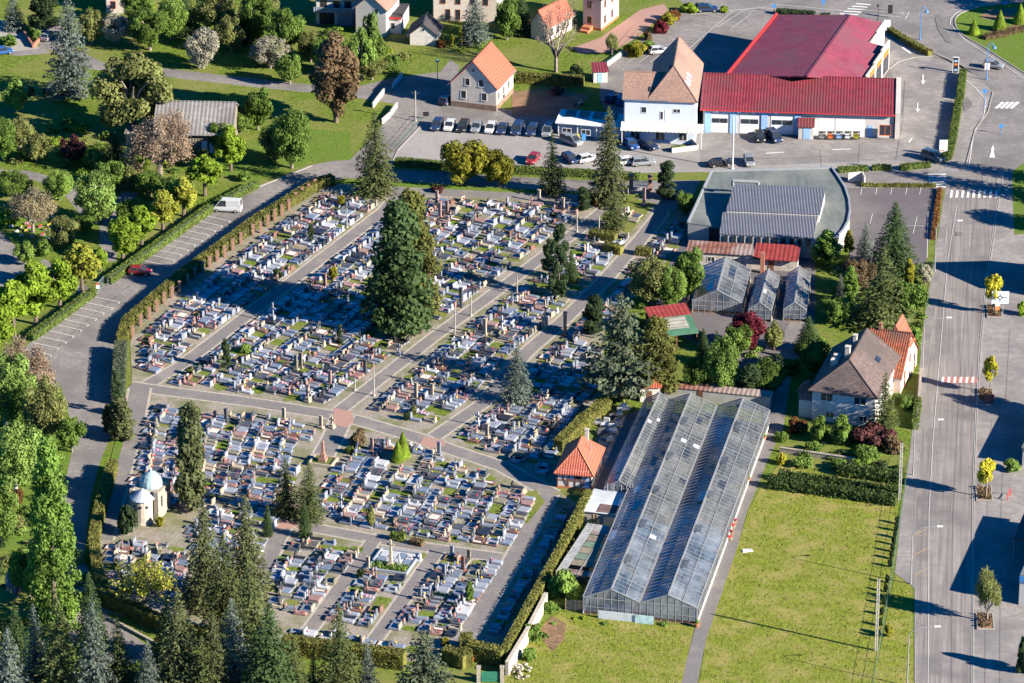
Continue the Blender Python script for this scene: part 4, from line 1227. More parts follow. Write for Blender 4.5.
class Bld:
    """a building in its own frame: x along the front, y into the depth, origin at the front-left foot"""
    def __init__(s, name, label, cat, pl, pr, D, zf=0.0, group=None):
        P, Q = G(*pl, zf), G(*pr, zf)
        s.W = math.hypot(Q.x - P.x, Q.y - P.y)
        s.D = D
        s.root = thing(name, label, cat, (P.x, P.y, 0), math.atan2(Q.y - P.y, Q.x - P.x), group)

    def add(s, name, mb, m, parent=None):
        return obj(name, mb, m, parent or s.root)

    def local(s, p):
        r = s.root
        a = -r.rotation_euler[2]
        x, y = p[0] - r.location[0], p[1] - r.location[1]
        return Vector((x * math.cos(a) - y * math.sin(a), x * math.sin(a) + y * math.cos(a), p[2] if len(p) > 2 else 0))

    def walls(s, m, eave, ridge=None, axis='y', x0=0, x1=None, y0=0, y1=None, t=0.22, plinth=None):
        x1 = s.W if x1 is None else x1
        y1 = s.D if y1 is None else y1
        mb = MB()
        if ridge is None:
            mb.box(x0, y0, 0, x1, y1, eave)
        elif axis == 'y':
            mb.prism_y([(x0, 0), (x1, 0), (x1, eave - t), ((x0 + x1) / 2, ridge - t - .04), (x0, eave - t)], y0, y1)
        else:
            mb.prism_x([(y0, 0), (y1, 0), (y1, eave - t), ((y0 + y1) / 2, ridge - t - .04), (y0, eave - t)], x0, x1)
        w = s.add('wall', mb, m)
        if plinth:
            s.add('plinth', MB().box(x0 - .05, y0 - .05, 0, x1 + .05, y1 + .05, plinth[1]), plinth[0])
        return w

    def gable(s, m, eave, ridge, axis='y', o=0.45, t=0.2, x0=0, x1=None, y0=0, y1=None, name='roof', og=0.3):
        x1 = s.W if x1 is None else x1
        y1 = s.D if y1 is None else y1
        a0, a1 = (x0, x1) if axis == 'y' else (y0, y1)
        sl_ = (ridge - eave) / ((a1 - a0) / 2)
        e = eave - sl_ * o
        mid = (a0 + a1) / 2
        pr = [(a0 - o, e - t), (mid, ridge - t), (a1 + o, e - t), (a1 + o, e), (mid, ridge), (a0 - o, e)]
        mb = MB()
        for h in ((pr[0], pr[1], pr[4], pr[5]), (pr[1], pr[2], pr[3], pr[4])):
            if axis == 'y':
                mb.prism_y(list(h), y0 - og, y1 + og)
            else:
                mb.prism_x(list(h), x0 - og, x1 + og)
        r = s.add(name, mb, m)
        ze = e - t - .02
        if axis == 'x' or x0 == 0:
            for q in (a0 - o - .06, a1 + o + .06):
                s.add('gutter', MB().beam((q, y0 - og, ze + .1), (q, y1 + og, ze + .1), .13, .12) if axis == 'y' else MB().beam((x0 - og, q, ze + .1), (x1 + og, q, ze + .1), .13, .12), grey_metal, r)
            p_ = (a1 + .08, y0 + .15) if axis == 'y' else (x0 + .2, a0 - .08)
            s.add('downpipe', MB().tube((*p_, 0), (*p_, ze), .05), grey_metal, r)
        rc = MB()
        if axis == 'y':
            rc.beam((mid, y0 - og - .02, ridge + .03), (mid, y1 + og + .02, ridge + .03), .3, .12)
        else:
            rc.beam((x0 - og - .02, mid, ridge + .03), (x1 + og + .02, mid, ridge + .03), .3, .12)
        s.add('ridge_cap', rc, m, r)
        return r

    def hip(s, m, eave, ridge, hf, hb, axis='y', o=0.5, t=0.2, x0=0, x1=None, y0=0, y1=None, name='roof', caps=None):
        """hip roof; hf / hb = how far the ridge ends stand back from front (left) and back (right)"""
        x1 = s.W if x1 is None else x1
        y1 = s.D if y1 is None else y1
        X0, X1, Y0, Y1 = x0 - o, x1 + o, y0 - o, y1 + o
        sl_ = (ridge - eave) / (((x1 - x0) if axis == 'y' else (y1 - y0)) / 2)
        e = eave - sl_ * o
        b = [(X0, Y0, e), (X1, Y0, e), (X1, Y1, e), (X0, Y1, e)]
        if axis == 'y':
            r0, r1 = ((x0 + x1) / 2, y0 + hf, ridge), ((x0 + x1) / 2, y1 - hb, ridge)
            fs = [(0, 1, 4), (1, 2, 5, 4), (2, 3, 5), (3, 0, 4, 5)]
        else:
            r0, r1 = (x0 + hf, (y0 + y1) / 2, ridge), (x1 - hb, (y0 + y1) / 2, ridge)
            fs = [(0, 1, 5, 4), (1, 2, 5), (2, 3, 4, 5), (3, 0, 4)]
        low = [(x, y, z - t) for x, y, z in b]
        mb = MB().add(b + [r0, r1] + low, fs + [(0, 6, 7, 1), (1, 7, 8, 2), (2, 8, 9, 3), (3, 9, 6, 0), (9, 8, 7, 6)])
        r = s.add(name, mb, m)
        rc = MB()
        for p, q in ((r0, r1), (b[0], r0), (b[1], r0 if axis == 'y' else r1), (b[2], r1), (b[3], r1 if axis == 'y' else r0)):
            rc.beam(Vector(p) + Vector((0, 0, .03)), Vector(q) + Vector((0, 0, .03)), .22, .1)
        s.add('ridge_cap', rc, caps or m, r)
        return r

    def win(s, face, u, z, w, h, frame=None, name='window', pane=None, off=0.0, cross=True):
        fr, pn = MB(), MB()
        d0, d1, d2 = -0.06, 0.05, 0.03
        def bx(mb, a, b, c, d, q0, q1):
            if face == 'F': mb.box(a, off - q1, c, b, off - q0, d)
            elif face == 'R': mb.box(s.W + off + q0, a, c, s.W + off + q1, b, d)
            elif face == 'L': mb.box(-off - q1, a, c, -off - q0, b, d)
        e = 0.06
        bx(fr, u - w / 2 - e, u - w / 2, z, z + h, d0, d1); bx(fr, u + w / 2, u + w / 2 + e, z, z + h, d0, d1)
        bx(fr, u - w / 2 - e, u + w / 2 + e, z + h, z + h + e, d0, d1); bx(fr, u - w / 2 - e - .05, u + w / 2 + e + .05, z - e, z, d0, d1 + .05)
        if cross and w > 1.15:
            bx(fr, u - .035, u + .035, z, z + h, d2 - .02, d1)
        f = s.add(name, fr, frame or white_trim)
        bx(pn, u - w / 2, u + w / 2, z, z + h, -.05, d2 - .022)
        s.add('pane', pn, pane or glass, f)
        return f

    def door(s, face, u, w, h, m, z=0.05, off=0.0):
        mb = MB()
        if face == 'F': mb.box(u - w / 2, off - .05, z, u + w / 2, off + .05, z + h)
        elif face == 'R': mb.box(s.W + off - .05, u - w / 2, z, s.W + off + .05, u + w / 2, z + h)
        else: mb.box(-off - .05, u - w / 2, z, -off + .05, u + w / 2, z + h)
        return s.add('door', mb, m)

    def chimney(s, x, y, z0, z1, m, roof, w=.6):
        return s.add('chimney', MB().box(x - w / 2, y - w / 2, z0, x + w / 2, y + w / 2, z1).box(x - w / 2 - .07, y - w / 2 - .07, z1 + .001, x + w / 2 + .07, y + w / 2 + .07, z1 + .12), m, roof)

    def skylight(s, roof, p, du, dv, w, h, m=None, lift=.05):
        """small roof window at p, spanned by unit vectors du (along) and dv (up the slope)"""
        du, dv = Vector(du).normalized(), Vector(dv).normalized()
        n = du.cross(dv).normalized()
        if n.z < 0: n = -n
        p = Vector(p)
        mb = MB()
        lo = [p - du * w / 2 - dv * h / 2 - n * .1, p + du * w / 2 - dv * h / 2 - n * .1, p + du * w / 2 + dv * h / 2 - n * .1, p - du * w / 2 + dv * h / 2 - n * .1]
        mb.loft([lo, [q + n * (lift + .1) for q in lo]])
        c = sum(lo, Vector()) / 4
        f = s.add('skylight', mb, white_trim if m is None else m, roof)
        return f

# ---- farm house with orange roof
b = Bld('house', 'white gabled house with bright orange tiled roof', 'house', (451, 106), (496, 111.5), 10.4)
b.walls(cream_wall, 5.0, 9.7, plinth=(mat('brown_plinth', (.22, .15, .11)), 1.1))
r = b.gable(tile_orange, 5.0, 9.7)
for u in (2.5, 6.6): b.win('F', u, 1.9, 1.0, 1.5); b.win('F', u + (.8 if u < 4 else -.6), 4.6, .9, 1.4)
b.win('F', b.W / 2, 7.4, .5, .7, cross=False)
for u in (1.6, 4.6, 7.6): b.win('R', u, 1.9, .9, 1.5)
b.win('R', 4.6, .2, 1.0, 1.9, brown_trim)
# ---- houses along the top frame
b = Bld('house', 'two storey house with dark garage door and grey timber balcony', 'house', (316, 24), (356, 25.5), 9)
b.walls(white_wall, 5.8); b.door('F', 2.2, 3.0, 2.5, black_m)
b.add('balcony', MB().box(-.3, -1.2, 2.9, 8.2, -.02, 3.1).box(-.3, -1.2, 3.1, 8.2, -1.12, 4.0), mat('grey_blue_boards', (.2, .24, .3), wave=('X', .8, .4)))
b.add('timber_store', MB().box(4.6, -.6, .05, 7.6, -.02, 2.7), mat('grey_blue_boards', (.2, .24, .3)))
for u in (1.6, 4.2, 6.4): b.win('F', u, 3.7, 1.2, 1.3, brown_trim)
b.gable(tile_brown, 5.8, 8.0, 'x')
b = Bld('house', 'plain white gabled house between the garage house and the annex', 'house', (356, 34), (386, 37), 9)
b.walls(white_wall, 5.9, 8.6); b.gable(tile_brown, 5.9, 8.6); b.win('F', 4.2, 4.6, .8, 1.0)
b = Bld('annex', 'narrow white annex with dark flat roof and red edge', 'annex', (385.5, 33), (401, 34), 8)
b.walls(white_wall, 3.2); b.add('roof', MB().box(-.1, -.15, 3.22, b.W + .1, 8, 3.42), mat('dark_roof', (.05, .045, .05)))
b.add('roof_edge', MB().box(-.16, -.28, 3.1, b.W + .16, -.16, 3.5), red_m); b.win('F', 1.5, 1.0, .8, 1.2)
b = Bld('garage', 'small white gabled garage with dark roof', 'garage', (410, 45), (437, 46), 6)
b.walls(white_wall, 2.5, 4.6); b.gable(mat('dark_roof', (.05, .045, .05)), 2.5, 4.6); b.win('F', 2.6, 3.0, .6, .5, cross=False)
b = Bld('house', 'cream house with brown door frames behind the blue spruce', 'house', (433, 20), (497, 23), 9)
b.walls(cream_wall, 6.0, 8.8, 'x'); b.gable(tile_red, 6.0, 8.8, 'x')
for u in (3, 5): b.win('F', u, .3, .9, 2.1, terrac)
for u in (2, 5, 8, 10.5): b.win('F', u, 3.6, 1, 1.3, terrac)
b = Bld('house', 'cream house with red shutters at the top left frame', 'house', (106, 13), (138, 14), 8)
b.walls(cream_wall, 5.5); b.gable(tile_red, 5.5, 8, 'x')
for u in (1.5, 4.5): b.win('F', u, 1.1, .9, 1.4, red_m)
b = Bld('farm_building', 'small outbuilding with orange roof behind the bare tree', 'outbuilding', (531, 38), (547, 42), 8.6)
b.walls(pink_wall, 3.6, 6.2); b.gable(tile_orange, 3.6, 6.2)
for u in (1.6, 3.6, 5.6): b.win('R', u, .8, 1.0, 1.6)
b = Bld('house', 'tall pink house with brick red shutters and corner stones', 'house', (583, 28), (601, 31), 8.5)
b.walls(pink_wall, 7.5, plinth=(terrac, .5)); b.hip(tile_orange, 7.5, 10.5, 2.5, 2.5)
for z in (1.2, 4.4):
    b.win('F', 1.4, z, .9, 1.4, terrac)
    for u in (1.8, 5.2): b.win('R', u, z, .8, 1.5, terrac)
b.add('front_step', MB().box(.4, -1.6, 0, 2.2, -.1, .9).box(.4, -2.6, 0, 2.2, -1.602, .45), terrac)
b = Bld('shed', 'tiny shed with red roof in the car park corner', 'shed', (593.5, 83), (607.5, 82.6), 3.2)
b.walls(white_wall, 2.3); b.add('roof', MB().prism_x([(-.3, 2.3), (3.4, 2.75), (3.4, 2.95), (-.3, 2.5)], -.2, b.W + .2), metal_red); b.door('F', 1.2, .9, 1.9, pale_blue)
# ---- barn
b = Bld('barn', 'long barn with weathered grey fibre roof', 'barn', (155, 152), (232, 153.5), 13)
b.walls(mat('barn_boards', (.2, .17, .14), wave=('X', .6, .4)), 4.2, 7.6, 'x'); b.gable(fibre_roof, 4.2, 7.6, 'x', o=.6)
for u in (9.2, 10.7, 12.4): b.door('F', u, 1.0, 2.3, white_trim)
b = Bld('shed', 'low pale wooden shed attached to the barn front', 'shed', (126, 145), (150, 146), 3)
b.walls(mat('pale_boards', (.42, .34, .28), wave=('X', 2, .3)), 2.3); b.add('roof', MB().prism_x([(-.3, 2.3), (3.2, 2.7), (3.2, 2.85), (-.3, 2.45)], -.2, b.W + .2), fibre_roof)
b.door('F', 1.2, .9, 1.9, timber)
# ---- big house beside the garage
b = Bld('house', 'big pale blue house with brown roofs and white canopy', 'house', (623.5, 142), (695, 144.5), 19)
Wd = b.W
b.add('wall', MB().box(0, 0, 0, Wd, 10, 8.9).box(4.6, 10.001, 0, Wd, 19, 8.9), blue_wall)
b.add('gable_wall', MB().prism_y([(4.7, 8.901), (Wd - .1, 8.901), ((4.6 + Wd) / 2, 13.5)], 18.4, 18.9), white_wall)
r = b.hip(tile_brown, 9.0, 13.9, 4.2, -.3, x0=4.6, y1=19, o=.4)
r2 = b.gable(tile_brown, 9.0, 12.1, 'x', x0=0, x1=8.0, y0=0, y1=10, o=.4, name='side_roof')
for k, y in enumerate((3.0, 5.0, 7.2)):
    b.skylight(r, (Wd - 1.7, y, 9.0 + 1.7 * 4.9 / ((Wd - 4.6) / 2)), (0, 1, 0), (-1, 0, .96), 1.0, 1.3, pale_blue)
for x in (4.9, 7.2, 9.2):
    b.skylight(r2, (x, 1.6, 9.0 + 1.6 * .62 + .06), (1, 0, 0), (0, 1, .62), .9 if x != 7.2 else .6, 1.1, glass)
b.chimney(8.2, 5.5, 10.5, 13.2, brick, r)
b.win('F', 3.7, 6.0, .9, 1.1); b.win('F', 7.0, 4.8, .5, 1.5); b.win('F', 9.8, 6.2, 1.2, .7); b.door('F', 8.1, .9, 2.2, white_trim, 4.5)
for u, w in ((2.2, 1.6), (6.8, 1.6), (11.0, 1.4)): b.win('F', u, .7, w, 1.5, off=0)
cp = b.add('canopy', MB().prism_x([(-2.6, 3.25), (-.02, 3.95), (-.02, 4.1), (-2.6, 3.4)], -.4, Wd + 1.6), mat('cream_canopy', (.62, .58, .50), wave=('X', .4, .15)))
b.add('canopy_post', MB().box(-.2, -2.4, 0, -.05, -2.25, 3.25), white_trim, cp); b.add('canopy_post', MB().box(Wd + 1.2, -2.4, 0, Wd + 1.35, -2.25, 3.25), white_trim, cp)
b.add('shop_sign', MB().box(5.2, -.16, .25, 8.4, -.08, .62), blue_paint)
# porch wall with flowers by the entrance
t = Bld('terrace_wall', 'curved white terrace wall with plants at the house corner', 'wall', (672, 153), (697, 150), 3)
t.add('parapet', MB().box(0, 0, 0, t.W, .25, .9).box(t.W, 0, 0, t.W + .25, 4.4, 1.1), white_wall); t.add('planting', MB().box(.2, .3, .3, 2.8, 1.1, .95), LM['broad'])
# ---- long white canopy
b = Bld('carport', 'long low carport with white sheet roof and brown skylights', 'carport', (557, 136), (621, 141), 5)
b.walls(blue_wall, 2.6, y0=.8); r = b.add('roof', MB().prism_x([(-.4, 2.65), (5, 3.3), (5, 3.45), (-.4, 2.8)], -.3, b.W + .3), white_sheet)
for k in range(4):
    b.add('skylight', MB().prism_x([(2.2, 3.12), (4.6, 3.42), (4.6, 3.56), (2.2, 3.27)], 1.0 + k * 2.6, 2.9 + k * 2.6), fibre_roof, r)
for k in range(4): b.add('post', MB().box(.2 + k * 3.6, -.1, 0, .35 + k * 3.6, .05, 2.6), white_trim)
for k in range(3): b.win('F', 2 + k * 3.6, 1.0, 1.6, 1.0, off=-.8)
# ---- red roofed shop: front range
ZE, ZR = 4.8, 7.4
b = Bld('garage_building', 'long low garage building with ribbed bright red roof and white doors', 'garage', (700, 109), (895.6, 115), 10, zf=ZE)
run = b.local(G(900, 79, ZR)).y
Dd = run
b.add('wall', MB().prism_x([(.5, 0), (Dd - .1, 0), (Dd - .1, ZR - .4), (.5, ZE - .2)], .6, b.W - .3), white_wall)
b.D = Dd
r = b.add('roof', MB().prism_x([(-.2, ZE - .2), (Dd, ZR - .22), (Dd, ZR), (-.2, ZE + .02)], 0, b.W), metal_red)
b.add('ridge_cap', MB().box(0, Dd - .1, ZR + .003, b.W, Dd + .15, ZR + .1), metal_red, r)
b.add('gutter', MB().box(0, -.35, ZE - .16, b.W, -.22, ZE - .02), red_m, r)
b.add('end_wall', MB().prism_x([(.1, 0), (Dd + .1, 0), (Dd + .1, ZR + .3), (.1, ZE + .3)], b.W - .02, b.W + .9), white_wall)
for x, w in ((2.0, 3.4), (7.4, 3.7), (13.2, 4.2)):
    d = b.door('F', x + w / 2, w, 3.6, white_trim, off=.5)
    b.add('door_window', MB().box(x + .25, .40, 2.0, x + w * .48, .449, 2.9).box(x + w * .52, .40, 2.0, x + w - .25, .449, 2.9), glass, d)
for x in (.9, 5.6, 11.4, 17.6): b.add('blue_pilaster', MB().box(x, .3, .02, x + 1.2, .498, 4.1), pale_blue)
for x in (2.6, 9.4):
    sg = b.add('shop_sign', MB().box(x, .2, 4.0, x + 5.2, .34, 4.6), blue_paint)
    wr = MB()
    wr.box(x + .15, .17, 4.1, x + .95, .199, 4.5).box(x + 4.25, .17, 4.1, x + 5.05, .199, 4.5)
    for q in range(11): wr.box(x + 1.35 + q * .24, .17, 4.17, x + 1.51 + q * .24, .199, 4.38 + .06 * (q % 3 == 0))
    b.add('lettering', wr, white_trim, sg)
b.door('F', 20.6, 3.0, 3.2, white_trim, off=.5); b.door('F', 27.8, 5.6, 3.4, white_trim, off=.5); b.door('F', 23.6, 3.2, 3.4, white_trim, off=.5)
b.door('F', 31.6, .9, 2.3, pale_blue, off=.5); b.win('F', 34.4, .9, 2.0, 2.0, orange_m, off=-.5)
for k, y in enumerate((3.5, 7)): b.win('R', y, 1.4, 1.2, 1.4, dark_metal, off=.9)
px_ = b.add('porch', MB().box(18.4, -1.6, 0, 21.2, .49, 2.6), white_wall); b.add('porch_roof', MB().prism_x([(-1.9, 2.5), (.2, 3.5), (.2, 3.65), (-1.9, 2.65)], 18.2, 21.4), metal_red, px_)
b.add('porch_door', MB().box(19.3, -1.66, .1, 20.6, -1.602, 2.2), pale_blue, px_)
# racks in front of the garage
for k in range(5):
    q = b.root.matrix_world
    p = G(822 + k * 8.6, 139.4)
    t = thing('display_rack', ('first', 'second', 'third', 'fourth', 'fifth')[k] + ' dark wire goods rack from the porch along the white garage wall', 'rack', (p.x, p.y, 0), b.root.rotation_euler[2], 'goods racks along the garage wall')
    mb = MB()
    for x in (-.6, .6):
        for y in (-.35, .35): mb.box(x - .04, y - .04, 0, x + .04, y + .04, 1.5)
    for z in (.3, .9, 1.46): mb.box(-.64, -.39, z, .64, .39, z + .04)
    obj('frame', mb, dark_metal, t)
    obj('goods', MB().box(-.5, -.3, .345, .5, .3, .7).box(-.5, -.3, .945, .2, .3, 1.25), [grey_metal, orange_m, pale_blue, white_trim, LM['yellow']][k], t)
# ---- big store behind
t = thing('store_building', 'large store with wide dark red gabled metal roof', 'store', G(730, 80))
T0 = t.location.copy()
def W_(px, py, z): return G(px, py, z) - T0
rf, rb = W_(807, 76, 8.6), W_(850.5, 15, 8.6)
lf, lb = W_(727, 76, 6.0), W_(777, 14.5, 6.0)
def on_plane(px, py, a, b_, c):
    n = (b_ - a).cross(c - a)
    d = FWD + Vector((1, 0, 0)) * ((px - 512) / FPX) - UPV * ((py - 341.5) / FPX)
    o = CAM - T0
    return o + d * ((a - o).dot(n) / d.dot(n))
e4 = W_(882, 22.5, 6.0)
e1, e2, e3 = (on_plane(x, y, rf, rb, e4) for x, y in ((864, 78), (887, 47), (867, 41.5)))
lb = on_plane(777, 14.5, rf, rb, lf)
th = Vector((0, 0, -.25))
for nm, pl in (('roof', (lf, rf, rb, lb)), ('roof', (rf, e1, e2, e3, e4, rb))):
    mb = MB().loft([[p + th for p in pl], list(pl)])
    obj(nm, mb, metal_red2, t)
obj('ridge_cap', MB().beam(rf, rb, .5, .12), metal_red2, t)
obj('roof_edge', MB().beam(lf + Vector((-.1, 0, .1)), lb + Vector((-.1, 0, .1)), .4, .55), red_m, t)
wl = [lf, e1, e2, e3, e4, rb, lb]
cxy = sum(wl, Vector()) / len(wl)
ins = [p + (cxy - p).normalized() * .5 for p in wl]
def flat(p, z): return (p.x, p.y, z)
mb = MB()
for a, b_ in zip(ins, ins[1:] + ins[:1]):
    mb.add([flat(a, 0), flat(b_, 0), flat(b_, b_.z - .3), flat(a, a.z - .3)], [(0, 1, 2, 3)])
obj('wall', mb, cream_wall, t)
def parapet(a, b_, steps, zt):
    mb = MB()
    for k in range(steps):
        p, q = a.lerp(b_, k / steps), a.lerp(b_, (k + 1) / steps - .002)
        h = zt - .0 + (.9 if k % 2 == 0 else .1) * 0 + k * .45
        mb.beam((p.x, p.y, h / 2), (q.x, q.y, h / 2), .35, h)
    obj('parapet', mb, white_wall, t)
off = Vector((.35, -.1, 0))
parapet(e1 + off, e2 + off, 3, e1.z + .5)
parapet(e3 + Vector((.4, 0, 0)), e4 + Vector((.4, 0, 0)), 2, 5.7)
d = (e2 - e1).normalized(); n_ = Vector((d.y, -d.x, 0)); L_ = (e2 - e1).length
for k, (u0, u1) in enumerate(((.12, .32), (.42, .62), (.72, .94))):
    p, q = e1.lerp(e2, u0) + n_ * .62, e1.lerp(e2, u1) + n_ * .62
    f = obj('shop_window', MB().beam((p.x, p.y, 2.0), (q.x, q.y, 2.0), .12, 3.2), glass, t)
    obj('sign_band', MB().beam((p.x, p.y, 4.3), (q.x, q.y, 4.3), .16, .9), orange_m, t)
# ---- curved hall
t = thing('hall', 'flat-roofed hall with curved end and stepped grey ribbed roof', 'hall', G(712, 250))
T0 = t.location.copy()
arc = [(838, 177), (845, 188), (849, 200), (850, 211), (848, 222), (843, 231), (836, 238), (826, 243)]
FP = [(688, 223), (711.6, 171.5), (832, 168.5)] + arc + [(812, 240), (719, 235), (719.5, 227)]
fp = [W_(x, y, 3.5) for x, y in FP]
obj('wall', MB().prism([(p.x, p.y) for p in fp], 0, 3.3), grey_wall, t)
obj('flat_roof', MB().prism([(p.x, p.y) for p in fp], 3.303, 3.5), flat_roof, t)
mb = MB()
for a, b_ in zip(fp[:12], fp[1:12]):
    mb.beam((a.x, a.y, 3.62), (b_.x, b_.y, 3.62), .35, .36)
obj('roof_edge', mb, mat('pale_coping', (.24, .26, .28), .6, .08), t)
def slab(nm, pts, m, tk=.22):
    obj(nm, MB().loft([[p - Vector((0, 0, tk)) for p in pts], pts]), m, t)
A = [W_(719.5, 233.5, 3.9), W_(813.6, 238, 3.9), W_(818, 214.5, 4.9), W_(723, 209.5, 4.9)]
Bq = [W_(726, 210.2, 5.2), W_(820, 214.2, 5.2), W_(826, 187.5, 6.2), W_(734.5, 184, 6.2)]
mg = metal_grey
slab('stepped_roof', A, mg); slab('stepped_roof', Bq, mg)
mb = MB()
def vwall(mb, pts, z0):
    for a, b_ in pts:
        mb.add([(a.x, a.y, z0), (b_.x, b_.y, z0), (b_.x, b_.y, b_.z - .15), (a.x, a.y, a.z - .15)], [(0, 1, 2, 3)])
In = lambda q, c, k=.985: c + (q - c) * k
ca = sum(A + Bq, Vector()) / 8
A2, B2 = [In(p, ca) for p in A], [In(p, ca) for p in Bq]
vwall(mb, [(A2[0], A2[1]), (A2[1], A2[2]), (A2[3], A2[0]), (B2[0], B2[1]), (B2[1], B2[2]), (B2[2], B2[3]), (B2[3], B2[0])], 0.1)
obj('clerestory_wall', mb, mat('pale_grey_wall', (.44, .42, .39), .85, .08, .8), t)
for k in range(11):
    a = A2[0].lerp(A2[1], (k + .35) / 11.2); b_ = A2[0].lerp(A2[1], (k + .92) / 11.2)
    n_ = Vector((0, -.06, 0))
    obj('window', MB().beam((a.x, a.y - .1, 2.9), (b_.x, b_.y - .1, 2.9), .12, 1.3), glass, t)
p, q = W_(733, 181, 6.2), W_(758, 182, 6.2)
obj('roof_duct', MB().tube(p, q, .35, k=8).tube(p, p - Vector((0, 0, .9)), .35, k=8).tube(q, q - Vector((0, 0, .9)), .35, k=8), grey_metal, t)
a, b_ = W_(709, 236, 1.6), W_(719, 237, 1.6)
obj('entrance', MB().beam(a, b_, .3, 3.2), black_m, t)
p = G(848, 182)
w = thing('concrete_wall', 'short angled concrete wall beside the hall car park', 'wall', p)
obj('panel', MB().beam((0, 0, .9), (2.6, .6, .9), .25, 1.8).beam((2.6, .6, .9), (2.9, -1.8, .9), .25, 1.8), white_wall, w)
# ---- long low shed behind the small greenhouses
b = Bld('shed', 'long low shed with rusty brown and red sheet roof', 'shed', (688, 265), (797, 272), 3.2)
b.walls(mat('dirty_white_wall', (.40, .36, .31), .9, .3, 1.0), 2.6)
b.add('roof', MB().prism_x([(-.3, 2.6), (3.5, 3.1), (3.5, 3.25), (-.3, 2.75)], -.3, b.W * .6), rust_roof)
b.add('roof', MB().prism_x([(-.9, 2.3), (3.5, 3.4), (3.5, 3.55), (-.9, 2.45)], b.W * .602, b.W + .2), red_paint)
for u in (4, 8): b.win('F', u, .9, 1.2, .9)
b.door('F', 14.5, 1.0, 2.0, brown_trim)
b.add('chimney_stack', MB().box(12.8, -1.7, 0, 13.5, -1.0, 3.9), brick)

